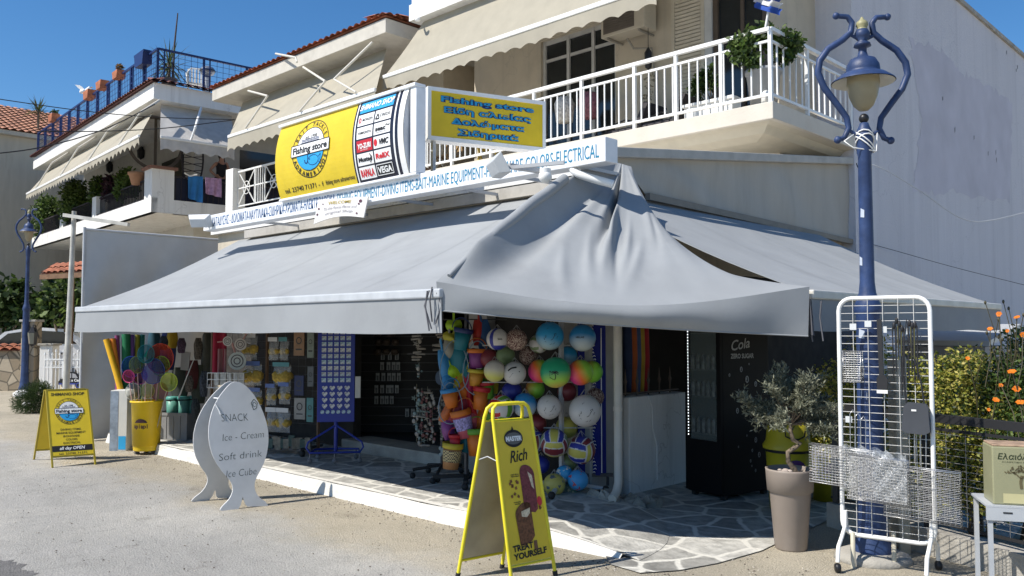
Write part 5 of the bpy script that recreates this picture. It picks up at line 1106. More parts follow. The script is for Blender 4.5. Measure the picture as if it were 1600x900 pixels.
# ---- crate with green pails
cr_ = aZ(276, 684, PZ); t = T('grey_crate', 'grey plastic crate on the pavement behind the yellow bin', 'crate', cr_, YAW - .25)
m = MB(); m.box(-.3,.3,-.2,.2,0,.02); m.box(-.3,.3,-.2,-.185,.02,.36); m.box(-.3,.3,.185,.2,.02,.36); m.box(-.3,-.285,-.185,.185,.02,.36); m.box(.285,.3,-.185,.185,.02,.36); m.box(-.31,.31,-.21,-.2,.33,.37)
for i in range(5): m.box(-.25+.11*i, -.24+.11*i, -.207, -.2, .02, .33)
lo(m, 'body', paint('grey_plastic', (.25,.25,.25)), t)
for i, (u, w_) in enumerate(((269,-.02),(286,.0),(299,.1))):
    c = aD(u, 664, cr_.dot(_f0) + w_); c.z = PZ+.24
    t = T('bait_pail', ['green lidded bait pail nearest the yellow bin', 'green lidded bait pail in the middle of three', 'green lidded bait pail behind the other two'][i], 'pail', c, 0, 'green bait pails in the grey crate')
    MB().lathe([(0,0),(.07,0),(.085,.30),(0,.30)], c, 20).build('body', paint('sea_green_plastic', (.12,.33,.27)), t)
    MB().lathe([(.09,.302),(.09,.325),(.08,.34),(0,.342)], c, 20).build('lid', paint('teal_lid', (.08,.3,.26)), t); MB().lathe([(.088,.285),(.088,.302)], c, 20).build('dark_band', INK, t)
# dim goods behind: leaning rods, bats, dark bags
for i, (p0, p1, d) in enumerate((((279,622),(312,538),11.4), ((303,560),(318,520),11.6))):
    t = MB().tube([aD(*p0, d), aD(*p1, d)], [.01,.004], 6).build('landing_rod', paint('pale_rod', (.5,.48,.44)), None); tag(t, ['thin pale landing rod leaning behind the green pails', 'short pale landing rod leaning under the awning'][i], 'rod')
simple(MB().prism([(-.06,-.14),(.05,-.15),(.07,.1),(-.05,.12)], _f0*.02, CFm(aD(289, 562, 11.7))), 'paddle', paint('dull_grey_plastic', (.3,.3,.29)), 'flat grey paddle blade hanging behind the nets', 'paddle')
for i, (u, v, c, w_, h_) in enumerate(((268,530,(.5,.33,.02),9,14), (262,548,(.03,.05,.2),12,30), (300,585,(.12,.03,.03),10,22), (240,540,(.02,.08,.12),10,24), (310,600,(.06,.07,.05),12,30), (322,560,(.1,.1,.08),8,40), (280,600,(.05,.06,.05),14,26))):
    d = 11.9 + .03*i; c_ = aD(u, v, d); m = MB(); m.grid(lambda a, b: c_ + RT*(pm(w_, d)*2*(a-.5)*(.7+.3*sin(pi*b))) + Z*(pm(h_, d)*2*(b-.5)) - _f0*.05*sin(pi*a), 8, 8, thick=_f0*.03)
    tag(m.build('hanging_bag', col('bag_cloth_%d' % i, c, rough=.8, var=.3), None), ['yellow and dark beach bag hanging over the nets', 'dark navy beach bag hanging over the nets', 'dark maroon bag hanging beside the red sun hats', 'dark teal bag hanging over the mint noodle', 'dark olive bag hanging low behind the fish board', 'narrow dark khaki bag hanging at the rack edge', 'black green bag hanging above the grey crate'][i], 'bag', 'bags hanging under the awning')
# ---- display rack with sponges
Dk = 10.75
sr = T('sponge_rack', 'dark wire goods rack hung with bagged sponges behind the fish board', 'display rack', aD(420, 700, Dk))
c0_, c1_ = aD(332, 600, Dk+.3), aD(497, 600, Dk-.35); su = (c1_-c0_); su.z = 0; sl_ = su.length; su.normalize(); sn = su.cross(Z)
def SP(u, v, e=0):      # point on the rack plane through a picture position
    r = ray(u, v); n0 = sn; k_ = (c0_ - C0).dot(n0)/r.dot(n0); return C0 + r*k_ + sn*e
s0, s1 = SP(331, 600), SP(498, 600); s0.z = s1.z = 0
m = MB()
for f in (0, .53, 1): p = s0.lerp(s1, f); m.bar(p + Z*PZ, p + Z*2.1, .03)
m.build('upright', mat('rack_brown', (.12,.07,.04), rough=.6), sr)
m = MB()
for z in [.5 + .1*i for i in range(16)]: m.tube([s0 + Z*z - sn*.01, s1 + Z*z - sn*.01], .003, 4)
for i in range(1, 16): p = s0.lerp(s1, i/16); m.tube([p + Z*.5 - sn*.014, p + Z*2.0 - sn*.014], .0025, 4)
m.build('grid', DGREY, sr)
m = MB()
for f in (.05, .6, .95): p = s0.lerp(s1, f); m.bar(p + sn*.25 + Z*(PZ+.09), p - sn*.2 + Z*(PZ+.09), .03)
m.bar(s0 + Z*(PZ+.09) + sn*.12, s1 + Z*(PZ+.09) + sn*.12, .03); m.build('base', DGREY, sr)
for f in (.05, .6, .95): p = s0.lerp(s1, f) + sn*.2; MB().lathe([(0,-.02),(.038,-.02),(.04,0),(.038,.02),(0,.02)], p + Z*(PZ+.04), 14, M=Matrix.Rotation(pi/2, 4, 'X')).build('caster', RUBBER, sr)
def sponge_bag(u, v, w_, h_, hd, i):
    c = SP(u, v, .06); W, H_ = pm(w_, Dk), pm(h_, Dk)
    t = T('sponge_bag', 'clear bag of yellow natural sponges with %s header card, %s' % (hd, i), 'sponge bag', c - Z*H_/2, 0, 'bagged sponges on the rack')
    m = MB(); random.seed(u*7+v)
    for k_ in range(3 if w_ > 24 else 2):
        cc = c + su*(W*(-.25 + .25*k_*(1 if w_ > 24 else 2)) ) - Z*H_*.12 - sn*.0; b0 = len(m.v); m.ball(cc, min(W, H_)*.3, 14, 10, sc=(1,1,1.0))
        for q in range(b0, len(m.v)): m.v[q] += (m.v[q]-cc)*random.uniform(-.16, .12)
    m.build('sponge', mat('yellow_sponge', (.42,.29,.06), rough=1, var=.35, scale=25, bump=1, bscale=45), t)
    m = MB(); m.grid(lambda a, b: c + su*W*(a-.5) + Z*H_*(b-.55) + sn*(.06*sin(pi*a)*sin(pi*b)**.6 + .008*sin(a*19+b*13)), 10, 10); m.build('film', FILM, t)
    m = MB(); m.prism([(-W*.48, H_*.36),(W*.48, H_*.36),(W*.48, H_*.56),(-W*.48, H_*.56)], sn*.004, lambda a, b: c + su*a + Z*b + sn*.03); m.build('header_card', paint({'blue':'blue_card','white':'white_card2','teal':'teal_card'}[hd], {'blue':(.08,.13,.33),'white':(.5,.5,.5),'teal':(.06,.2,.22)}[hd]), t)
for a in ((396,541,27,38,'white','beside the bats'), (400,583,34,34,'blue','below the bats'), (433,545,18,32,'white','top row by the upright'), (449,545,16,32,'teal','top row, dark teal label'), (446,584,32,32,'teal','in the second row'), (429,616,18,30,'blue','third row by the upright'), (450,614,20,30,'blue','third row by the navy card'), (430,655,20,34,'white','bottom row by the upright'), (448,656,24,34,'white','bottom row by the grey packet'), (404,622,24,30,'blue','half hidden by the fish board'), (395,512,26,30,'white','highest under the awning hem')): sponge_bag(*a)
for i, (nm, u, v, w_, h_, c) in enumerate((('brown kraft', 471, 536, 19, 38, (.3,.17,.09)), ('dark navy', 471, 602, 17, 30, (.02,.03,.10)), ('pale grey printed', 472, 638, 20, 32, (.3,.29,.27)), ('teal', 488, 640, 12, 36, (.08,.25,.25)), ('pale green', 489, 538, 12, 40, (.22,.26,.22)), ('dull grey', 489, 588, 11, 30, (.12,.13,.14)))):
    c_ = SP(u, v, .05); W, H_ = pm(w_, Dk), pm(h_, Dk); t = T('goods_card', nm + ' carded packet hung on the sponge rack near the blue stand', 'packet', c_ - Z*H_/2, 0, 'carded packets on the rack')
    MB().prism([(-W/2,-H_/2),(W/2,-H_/2),(W/2,H_/2),(-W/2,H_/2)], -sn*.015, lambda a, b: c_ + su*a + Z*b).build('card', col('card_%d' % i, c, var=.2, scale=10), t)
    m = MB(); ring(m, 0, H_*.1, W*.28, W*.3, W*.09, lambda a, b: c_ + su*a + Z*b + sn*.002, n=16); stroke(m, [(-W*.3,-H_*.25),(W*.3,-H_*.25)], H_*.06, lambda a, b: c_ + su*a + Z*b + sn*.002); m.build('print', col('card_print', (.05,.05,.05)), t)
random.seed(23)
for i in range(11):
    u = 428 + 6.3*i; v = random.choice((684, 688)); c_ = SP(u, v, .12 + .02*(i % 2)); hh = random.uniform(.09,.16); cc4 = random.choice(((.2,.18,.14), (.08,.1,.16), (.25,.22,.2), (.12,.05,.05), (.05,.1,.09)))
    o = MB().obox(c_ - Z*.02, .075, .05, hh, Matrix.Rotation(YAW + random.uniform(-.3,.3), 4, 'Z')).build('tackle_box', col('tackle_box_%d' % (i % 5), cc4, var=.4, scale=22), None, bev=.004); tag(o, 'small dull tackle box on the bottom of the sponge rack', 'box', 'tackle boxes under the sponges')
for i, (u, v, h_, c) in enumerate(((309,545,34,(.12,.1,.08)), (318,600,40,(.07,.08,.1)), (326,640,30,(.1,.08,.06)), (305,640,34,(.05,.06,.06)), (295,600,26,(.14,.12,.1)), (314,668,24,(.09,.1,.07)), (283,540,24,(.1,.06,.1)), (255,536,22,(.06,.08,.12)))):
    c_ = aD(u, v, 11.3 + .04*i); W_2 = pm(13, 11.3); H_2 = pm(h_, 11.3); m = MB(); m.grid(lambda a, b: c_ + RT*(W_2*(a-.5)*(.6+.4*sin(pi*b))) + Z*(H_2*(b-.5)) + NC*(.05*sin(pi*a)*sin(pi*b) + .01*sin(a*17+b*11)), 10, 12, thick=_f0*.03)
    tag(m.build('net_bundle', col('net_bundle_%d' % i, c, rough=.95, var=.5, scale=40, bump=1, bscale=90), None), ['tan folded fishing net hanging highest by the red towel', 'dark grey folded fishing net halfway down by the rack', 'brown folded fishing net low behind the fish board', 'black folded fishing net above the grey crate', 'khaki folded fishing net behind the paddle', 'olive folded fishing net lowest behind the fish board', 'plum folded fishing net under the awning hem', 'slate folded fishing net over the orange net'][i], 'fishing net', 'folded nets under the awning')
# hats and bats
def facing(name, label, cat, u, v, d, parts, group=None):
    c = aD(u, v, d); t = T(name, label, cat, c, 0, group)
    for n_, fn_, mt in parts: m = MB(); fn_(m, c); m.build(n_, mt, t)
    return t
Db = 10.55
facing('beach_towel', 'crimson towel hanging at the rack edge beside the bats', 'towel', 343, 548, Db+.1, [('cloth', lambda m, c: m.grid(lambda a, b: c + RT*(pm(22,Db)*(a-.5)) + Z*(pm(70,Db)*(b-.5)) + NC*.03*sin(a*9), 12, 8, thick=_f0*.01), col('crimson_cloth', (.35,.02,.05), rough=.9))])
facing('beach_towel', 'dusty pink towel below the crimson towel', 'towel', 347, 566, Db+.05, [('cloth', lambda m, c: m.grid(lambda a, b: c + RT*(pm(14,Db)*(a-.5)) + Z*(pm(42,Db)*(b-.5)) + NC*.03*sin(a*9), 12, 8, thick=_f0*.01), col('dusty_pink_cloth', (.32,.15,.16), rough=.9))])
def bat(u, v, r, c, lab, hd=(-.6,-1)):
    rr = pm(r, Db); h_ = Vector(hd).normalized()
    def disc(m, cc): m.prism(ell(0, 0, rr, rr, 24), NC*.012, CFm(cc))
    def ringp(m, cc): ring(m, 0, 0, rr*.72, rr*.72, rr*.12, CFm(cc, .014)); ring(m, 0, 0, rr*.4, rr*.4, rr*.12, CFm(cc, .014))
    def handle(m, cc): m.bar(cc + (RT*h_.x + Z*h_.y)*rr*.95 + NC*.006, cc + (RT*h_.x + Z*h_.y)*rr*2.1 + NC*.006, .028, .014)
    facing('beach_bat', lab, 'beach bat', u, v, Db, [('face', disc, c), ('print', ringp, col('bat_print', (.06,.05,.06))), ('handle', handle, col('pink_wood', (.45,.24,.22)))], 'beach bats on the rack')
bat(356, 533, 7.5, col('bat_white', (.55,.53,.5)), 'round white bat with a dark ring print', (-1,-.1)); bat(371, 564, 14, col('bat_stripe', (.42,.45,.42)), 'largest pale green striped round bat', (-.3,1)); bat(376, 538, 9.5, col('bat_cream', (.5,.46,.42)), 'cream bat with a pink print on the upper row', (.5,.9))
def bask(m, c):
    for z in (-.1, 0, .08): m.tube([c + RT*x + Z*z + NC*y for x, y in ((-.22,.0),(-.22,.14),(.22,.14),(.22,.0))], .004, 5)
    for i in range(9): x = -.22+.055*i; m.tube([c + RT*x + Z*.08 + NC*.14, c + RT*x - Z*.1 + NC*.14], .003, 5)
facing('wire_tray', 'white wire tray of small boxes below the round bats', 'tray', 358, 592, Db, [('wire', bask, WMET)])
for i in range(5):
    c = aD(340 + 9.5*i, 592, Db-.05); t = MB().obox(c, .055, .05, .15, Matrix.Rotation(YAW + .1*(i-2), 4, 'Z')).build('small_box', col('white_packet', (.5,.5,.48), var=.3, scale=30), None, bev=.002); tag(t, 'small white printed box standing in the wire tray', 'box', 'small boxes in the wire tray')
# ---- blue magnet stand
mb_ = aZ(524, 722, PZ); Dm = mb_.dot(_f0); mw = pm(57, Dm); mz0 = CAMZ - pm(658-515, Dm); yw = .12
ms = T('magnet_stand', 'royal blue wheeled stand covered in souvenir magnets', 'stand', mb_, YAW + yw)
RB = paint('royal_blue_sheet', (.012,.03,.26), rough=.4)
lo(MB().box(-mw/2, mw/2, -.015, .015, mz0-PZ, 1.78), 'panel', RB, ms, bev=.004)
m = MB(); m.tube([(0,.03,.12),(0,.03,mz0-PZ+.05)], .022, 10)
for s in (-1, 1):
    m.tube([(0,.03,.42),(s*.2,-.05,.3),(s*.3,-.08,.24),(s*.32,-.08,.18),(s*.28,-.08,.12),(0,-.08,.12)], .012, 8)
    m.tube([(s*.28,-.08,.12),(s*.25,.2,.12),(0,.25,.12)], .012, 8)
lo(m, 'base', RB, ms)
for x, y in ((-.28,-.08),(.28,-.08),(0,-.1),(-.22,.22),(.22,.22)):
    m = MB(); m.tube([(x,y,.11),(x,y,.06)], .008, 6); m.lathe([(0,-.012),(.028,-.012),(.03,0),(.028,.012),(0,.012)], (x,y,.03), 12, M=Matrix.Rotation(pi/2, 4, 'X')); lo(m, 'caster', col('grey_caster', (.2,.2,.22)), ms)
MM = MAT[ms.name]
mg = [mat('magnet_%d' % i, c, rough=.3, var=.6, scale=45) for i, c in enumerate(((.45,.47,.5), (.35,.38,.42), (.3,.42,.5)))]
q0 = None; hs0 = None; ci0 = None
top_z = 1.49
for r_ in range(9):
    for c_ in range(5):
        loc = MM @ V(-mw*.33 + mw*.165*c_, -.016, top_z - .069*r_)
        if q0 is None or (r_ and c_ == 0):
            m = MB(); m.box(-.025, .025, -.006, 0, -.024, .024, 0); m.box(-.02, .02, -.008, -.006, -.019, -.004, 1); o = m.build('magnet', [mg[r_ % 3], mg[(r_+1) % 3]], None, world=False, loc=V(0,0,0)); tag(o, 'small rectangular souvenir magnet in the upper rows of the blue stand', 'magnet', 'rectangular magnets on the blue stand'); q0 = o
        else: o = q0.copy(); COL.objects.link(o)
        o.location = loc; o.rotation_euler = (0, 0, YAW + yw)
hp = [(.0,-.03),(.016,-.012),(.03,.006),(.03,.02),(.018,.028),(.006,.024),(0,.016),(-.006,.024),(-.018,.028),(-.03,.02),(-.03,.006),(-.016,-.012)]
for r_ in range(4):
    for c_ in range(4):
        if hs0 is None: o = MB().prism(hp, V(0,-.007,0), lambda a, b: V(a, 0, b)).build('magnet', mg[0], None, world=False, loc=V(0,0,0)); tag(o, 'white heart shaped souvenir magnet in the lower rows of the blue stand', 'magnet', 'heart magnets on the blue stand'); hs0 = o
        else: o = hs0.copy(); COL.objects.link(o)
        o.location = MM @ V(-mw*.3 + mw*.2*c_, -.016, top_z - .645 - .069*r_); o.rotation_euler = (0, 0, YAW + yw)
for c_ in range(6):
    if ci0 is None: o = MB().prism(ell(0,0,.022,.022,14), V(0,-.007,0), lambda a, b: V(a, 0, b)).build('magnet', mg[2], None, world=False, loc=V(0,0,0)); tag(o, 'round pale blue souvenir magnet in the bottom row of the blue stand', 'magnet', 'round magnets on the blue stand'); ci0 = o
    else: o = ci0.copy(); COL.objects.link(o)
    o.location = MM @ V(-mw*.36 + mw*.142*c_, -.016, top_z - .915); o.rotation_euler = (0, 0, YAW + yw)
# ---- goods inside the shop (seen through the door)
Di = 11.6
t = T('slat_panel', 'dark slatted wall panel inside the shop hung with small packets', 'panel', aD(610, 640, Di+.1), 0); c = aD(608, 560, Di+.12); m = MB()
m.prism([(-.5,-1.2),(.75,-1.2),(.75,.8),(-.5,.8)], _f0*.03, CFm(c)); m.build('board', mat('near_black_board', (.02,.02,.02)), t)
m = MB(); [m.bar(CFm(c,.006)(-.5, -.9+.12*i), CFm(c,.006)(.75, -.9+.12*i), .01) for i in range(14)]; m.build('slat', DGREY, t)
pk = None
for row, (v, us) in enumerate(((572, (597,607,615,622)), (589, (590,599,608,615,623)), (608, (588,597,606,612,620)), (625, (588,597,604,612)), (556, (598,609,620)), (645, (636,645,654,662)))):
    for u in us:
        loc = aD(u, v, Di)
        if pk is None:
            pk = T('hook_packet', 'small pale packet hung on the dark slatted wall inside the shop', 'packet', loc, YAW, 'packets on the slatted wall'); lo(MB().box(-.025,.025,0,.012,-.055,.055), 'card', col('pale_packet', (.42,.43,.42), var=.3, scale=30), pk); lo(MB().box(-.012,.012,-.006,0,-.05,.02), 'blister', col('grey_blister', (.15,.16,.16)), pk)
        else: copy_tree(pk, loc)
hat0 = None
for row, (v, us) in enumerate(((522, (590,612)), (535, (592,604,618)), (550, (590,603,617)))):
    for u in us:
        loc = aD(u, v, Di-.05)
        if hat0 is None:
            hat0 = T('sun_cap', 'dark brown cap hung high on the slatted wall inside the shop', 'cap', loc, YAW, 'caps on the slatted wall'); m = MB(); m.ball((0,0,0), .055, 12, 8, sc=(1,.8,.8)); lo(m, 'crown_cloth', col('brown_cap', (.12,.09,.07)), hat0); lo(MB().box(-.05,.05,-.1,-.03,-.03,-.02), 'peak', col('brown_cap', (.1,.1,.1)), hat0, bev=.005)
        else: copy_tree(hat0, loc)
simple(MB().prism([(-.03,-.12),(.03,-.12),(.03,.12),(-.03,.12)], _f0*.01, CFm(aD(559, 605, 9.6))), 'notice_card', paint('white_card3', (.4,.4,.38)), 'pale narrow notice card beside the blue magnet stand', 'card')
# ---- shell mobiles
Ds = 8.75
sb = aZ(690, 746, PZ); Ds = sb.dot(_f0)
ss = T('mobile_stand', 'black castered pole stand hung with shell mobiles by the shop door', 'stand', sb)
MB().tube([sb + Z*.08, sb + Z*1.9], .014, 8).tube([sb + Z*1.27 - RT*.36, sb + Z*1.27 + RT*.2], .007, 6).tube([sb + Z*1.72 - RT*.3, sb + Z*1.72 + RT*.2], .007, 6).build('pole', DGREY, ss)
for k in range(5):
    a = 2*pi*k/5 + .4; e = sb + V(.3*cos(a), .3*sin(a), 0); m = MB(); m.tube([sb + Z*.13, e + Z*.09], .016, 6); lg = m.build('leg', RUBBER, ss); m = MB(); m.ball(e + Z*.032, .032, 10, 7); m.build('caster', RUBBER, lg)
SHC = [col('shell_%d' % i, c, rough=.6, var=.3, scale=20) for i, c in enumerate(((.30,.27,.23), (.18,.24,.22), (.15,.06,.06), (.28,.27,.25), (.13,.19,.2), (.09,.08,.07)))]
random.seed(12)
def mobile(u, v0, v1, d, kind, lab):
    a, b = aD(u, v0, d), aD(u, v1, d); t = T('shell_mobile', lab, 'mobile', b, 0, 'shell mobiles by the door')
    MB().tube([a + Z*.04, b], .0025, 4).build('string', col('twine', (.3,.27,.2)), t)
    n_ = max(5, int((a-b).length/.026)); parts = {}
    for i in range(n_):
        p = a.lerp(b, i/n_) + RT*random.uniform(-.03,.03); mi = random.choice(kind); m = parts.setdefault(mi, MB())
        r_ = random.random()
        if r_ < (.78 if lab[0] != 'd' else .3): m.ball(p, random.uniform(.014,.026), 8, 6, sc=(1.2, .5, random.uniform(.6,1.2)))
        elif r_ < (.86 if lab[0] != 'd' else .95): m.tube([p - RT*random.uniform(.03,.06) + Z*random.uniform(-.015,.015), p + RT*random.uniform(.03,.07)], [.012,.009], 7)
        else:
            for k in range(5): aa = 2*pi*k/5; m.add([p, p + RT*.012*cos(aa-.5) + Z*.012*sin(aa-.5) + NC*.006, p + RT*.036*cos(aa) + Z*.036*sin(aa), p + RT*.012*cos(aa+.5) + Z*.012*sin(aa+.5) + NC*.006], [(0,1,2,3)])
    for mi, m in parts.items(): m.build('ornament', SHC[mi], t)
for a in ((653,516,566,(0,3),'driftwood mobile with a frayed rope top hanging furthest into the doorway'), (688,518,566,(0,3),'driftwood mobile hanging from the pole top under the awning cord'), (651,606,690,(1,3,4),'pale starfish mobile hanging nearest the doorway'), (659,612,700,(1,2,3),'mobile of grey green and red pieces beside the starfish mobile'), (668,610,690,(2,0,5),'mobile of red and brown pieces before the pole'), (676,618,694,(2,3),'mobile of red and white pieces touching the pole'), (689,632,690,(3,0),'white shell mobile on the pole itself'), (699,625,700,(0,3,5),'beige shell mobile past the pole'), (708,628,680,(3,4),'blue white shell mobile nearest the toy buckets'), (655,572,592,(4,3),'short mobile of pale blue shells on the upper bar')): mobile(a[0], a[1], a[2], Ds - .03, a[3], a[4])
P = CFm(aD(693, 705, Ds-.06)); m = MB(); m.prism(ell(0,0,.03,.038,14), NC*.008, P)
for x, y in ((-.035,.03),(.035,.03),(-.033,-.035),(.033,-.035)): m.prism(ell(x,y,.014,.02,8), NC*.006, P)
m.prism(ell(0,.05,.014,.018,8), NC*.006, P); simple(m, 'turtle_ornament', col('pale_aqua_wood', (.4,.5,.5)), 'pale aqua turtle ornament hanging low on the mobile stand', 'ornament')
facing('fish_ornament', 'dark blue wooden fish hanging from the pole of the mobile stand', 'ornament', 688, 590, Ds-.05, [('body', lambda m, c: m.prism(ell(0,0,.05,.075,16), NC*.012, CFm(c)), col('slate_blue_wood', (.06,.1,.17)))])
# ---- toy bucket rack
tb = aZ(731, 750, PZ); Dt = 8.35
tr_ = T('toy_rack', 'dark pole rack hung with netted beach toys and buckets', 'display rack', tb)
m = MB(); p = aD(729, 600, Dt+.12); p.z = 0; m.bar(p + Z*PZ, p + Z*2.0, .03)
for z in (.75, 1.1, 1.45, 1.75): m.tube([p + Z*z - RT*.25, p + Z*z + RT*.4], .006, 6)
m.build('pole', DGREY, tr_)
for k in range(4): a = pi/4 + k*pi/2; e = p + V(.33*cos(a), .33*sin(a), 0); m = MB(); m.bar(p + Z*(PZ+.08), e + Z*(PZ+.07), .035); lg = m.build('leg', RUBBER, tr_); m = MB(); m.ball(e + Z*(PZ+.032), .034, 10, 7); m.build('caster', RUBBER, lg)
def bucket(u, v, h_, r0, r1, body, rim, lab, tilt=0, deco=None, handle=True):
    d = Dt - .12; c = aD(u, v, d); H_ = pm(h_, d); R0, R1 = pm(r0, d), pm(r1, d)
    t = T('toy_bucket', lab, 'bucket', c, 0, 'toy buckets on the rack'); M = Matrix.Rotation(tilt, 4, _f0)
    def L(mb, pr, nm, mt, n=20): mb.lathe(pr, c, n, M=M); mb.build(nm, mt, t)
    L(MB(), [(0,-H_/2),(R0,-H_/2),(R1,H_*.38),(0,H_*.3)], 'body', body); L(MB(), [(R1*1.0,H_*.28),(R1*1.1,H_*.30),(R1*1.12,H_*.5),(R1*1.02,H_*.5),(R1*.95,H_*.32)], 'rim', rim)
    if deco: L(MB(), [(R0+(R1-R0)*.3+.003,-H_*.22),(R0+(R1-R0)*.85+.003,H_*.22)], 'print_band', deco)
    if handle: m = MB(); m.tube([c + M.to_3x3() @ V(*( RT*(R1*1.1*cos(a)))) + Z*(H_*.45 + R1*1.3*sin(a)) for a in [pi*i/10 for i in range(11)]], .005, 6); m.build('handle', rim, t)
chk = mat('check_print', (.5,.5,.5)); n, l, b = nodes_of(chk); ck = n.new('ShaderNodeTexChecker'); ck.inputs['Scale'].default_value = 70; ck.inputs[1].default_value = (.5,.42,.2,1); ck.inputs[2].default_value = (.05,.03,.03,1); tcn = n.new('ShaderNodeTexCoord'); l.new(tcn.outputs['Object'], ck.inputs[0]); l.new(ck.outputs[0], b.inputs['Base Color'])
YB = col('mustard_plastic', (.5,.4,.03)); ORG = col('orange_plastic', (.6,.16,.02)); GRN = col('leaf_green_plastic', (.12,.32,.03)); REDP = col('red_plastic', (.5,.02,.03)); PNK = col('rose_plastic', (.5,.1,.14)); TLP = col('teal_plastic', (.01,.16,.22)); LIM = col('lime_plastic', (.33,.55,.02)); LIL = mat('lilac_print', (.25,.22,.45), var=.7, scale=50, rough=.5); BLP = col('bright_blue_plastic', (.03,.22,.5)); PUR = col('purple_plastic', (.22,.05,.22))
bucket(724, 662, 44, 11, 15, PNK, ORG, 'rose toy bucket with a lilac print and orange rim tipped sideways', R(-14), LIL)
bucket(706, 712, 40, 12, 15, col('tan_plastic', (.4,.2,.08)), YB, 'tan toy bucket with a checked print and mustard rim hanging lowest', R(6), chk, False)
bucket(744, 690, 42, 12, 15, ORG, GRN, 'orange toy bucket with a green rim and lid beside the yellow board', R(-3))
bucket(752, 622, 36, 10, 14, ORG, REDP, 'orange and red toy bucket hung on the middle bar', R(8))
bucket(704, 622, 30, 9, 13, ORG, BLP, 'orange toy bucket under a blue sieve in a net', R(-10))
bucket(745, 560, 30, 10, 14, PUR, ORG, 'purple toy bucket with an orange rim in a net on the upper bar', 0)
bucket(744, 590, 26, 9, 13, col('amber_plastic', (.55,.25,.03)), YB, 'amber toy bucket in the same net below the purple bucket', R(5))
bucket(711, 690, 22, 7, 9, REDP, REDP, 'plain red toy bucket behind the lilac printed bucket', 0)
bucket(722, 530, 34, 10, 14, TLP, col('navy_plastic', (.02,.04,.15)), 'dark teal toy bucket high on the rack under the hem', R(10))
bucket(762, 610, 26, 8, 11, GRN, REDP, 'green toy bucket with a red rim deep in the rack', R(-8))
def scoop(u, v, w_, h_, mt, lab, rot=0):
    d = Dt - .05; c = aD(u, v, d); W, H_ = pm(w_, d), pm(h_, d); P0 = CFm(c); P = lambda x, y: P0(x*cos(rot)-y*sin(rot), x*sin(rot)+y*cos(rot))
    m = MB(); m.grid(lambda a, b: P(W*(a-.5)*(.75+.25*sin(pi*b)), H_*(b-.5)) + NC*(.05*sin(pi*a)*sin(pi*b)), 10, 10, thick=_f0*.02); m.tube([P(0, H_*.45), P(0, H_*.45+.12)], .012, 8)
    tag(m.build('sand_scoop', mt, None), lab, 'sand toy', 'sand toys on the rack')
scoop(718, 558, 30, 52, TLP, 'large dark teal sand boat in a net above the lime mould'); scoop(708, 580, 22, 22, LIM, 'lime green castle mould in a pale blue net', R(25)); scoop(735, 625, 12, 60, REDP, 'long red spade hanging between the buckets', R(14)); scoop(709, 508, 26, 16, LIM, 'lime green mould at the awning hem'); scoop(706, 528, 30, 14, col('yellow_navy', (.45,.42,.05)), 'yellow and navy diving mask under the awning cord', R(-20)); scoop(716, 640, 26, 44, col('dark_red_plastic', (.3,.02,.04)), 'dark red sand boat behind the rose bucket', R(-25)); scoop(700, 642, 16, 40, col('burnt_orange', (.5,.13,.03)), 'burnt orange rake head in a clear net', R(-30)); scoop(758, 530, 26, 60, col('deep_blue_plastic', (.02,.08,.22)), 'deep blue body board tip behind the white volleyball', R(12)); scoop(748, 520, 20, 40, col('scarlet_plastic', (.45,.03,.02)), 'scarlet float high on the toy rack'); scoop(768, 650, 34, 30, GRN, 'green inflatable behind the top of the yellow board'); scoop(702, 545, 20, 30, col('grey_net_toy', (.28,.28,.25)), 'grey netted snorkel set beside the teal boat'); scoop(752, 655, 16, 36, ORG, 'orange spade blade above the green rimmed bucket', R(-12)); scoop(735, 590, 16, 60, col('ruby_plastic', (.4,.02,.1)), 'ruby spade hanging along the rack pole', R(-6))
for u, v, w_, h_, mt, lab, ro in ((728,575,18,40,TLP,'teal spade blade between lime mould and purple bucket',.3), (700,600,20,34,BLP,'blue sieve hung beside the rack pole',0), (722,606,18,36,ORG,'orange mould in a net above the rose bucket',.5), (758,585,16,40,GRN,'green rake hanging beside the amber bucket',-.2), (738,655,18,30,PNK,'rose mould hanging behind the rose bucket',.2), (716,600,14,30,YB,'mustard mould next to the blue sieve',-.4), (757,560,16,34,REDP,'red mould beside the cream ball',.1), (700,672,20,30,PUR,'purple mould hanging low by the mobiles',.2), (728,690,18,34,TLP,'teal mould hanging above the checked bucket',-.2), (760,690,16,40,GRN,'green mould half behind the yellow board',.1), (694,568,18,44,BLP,'blue flipper hanging beside the mobile pole',.15), (770,600,18,30,YB,'mustard sand wheel behind the second row of balls',0)): scoop(u, v, w_, h_, mt, lab, ro)
nm_ = clear('pale_net', .3, (.35,.42,.5), .8); m = MB()
for u, v, ru, rv in ((710,572,22,40), (746,575,22,42), (704,630,18,32)):
    d = Dt - .16; c = aD(u, v, d); t = MB().tube([c + RT*pm(ru, d)*cos(a)*(1-.25*sin(a)) + Z*pm(rv, d)*sin(a) for a in [2*pi*i/24 for i in range(24)]], .005, 5, closed=True).build('net_edge', col('pale_blue_cord', (.2,.28,.36)), None); tag(t, {710: 'pale blue net cord round the lime castle mould', 746: 'pale cord loop round the purple and amber buckets', 704: 'clear net cord round the orange bucket with blue sieve'}[u], 'net')
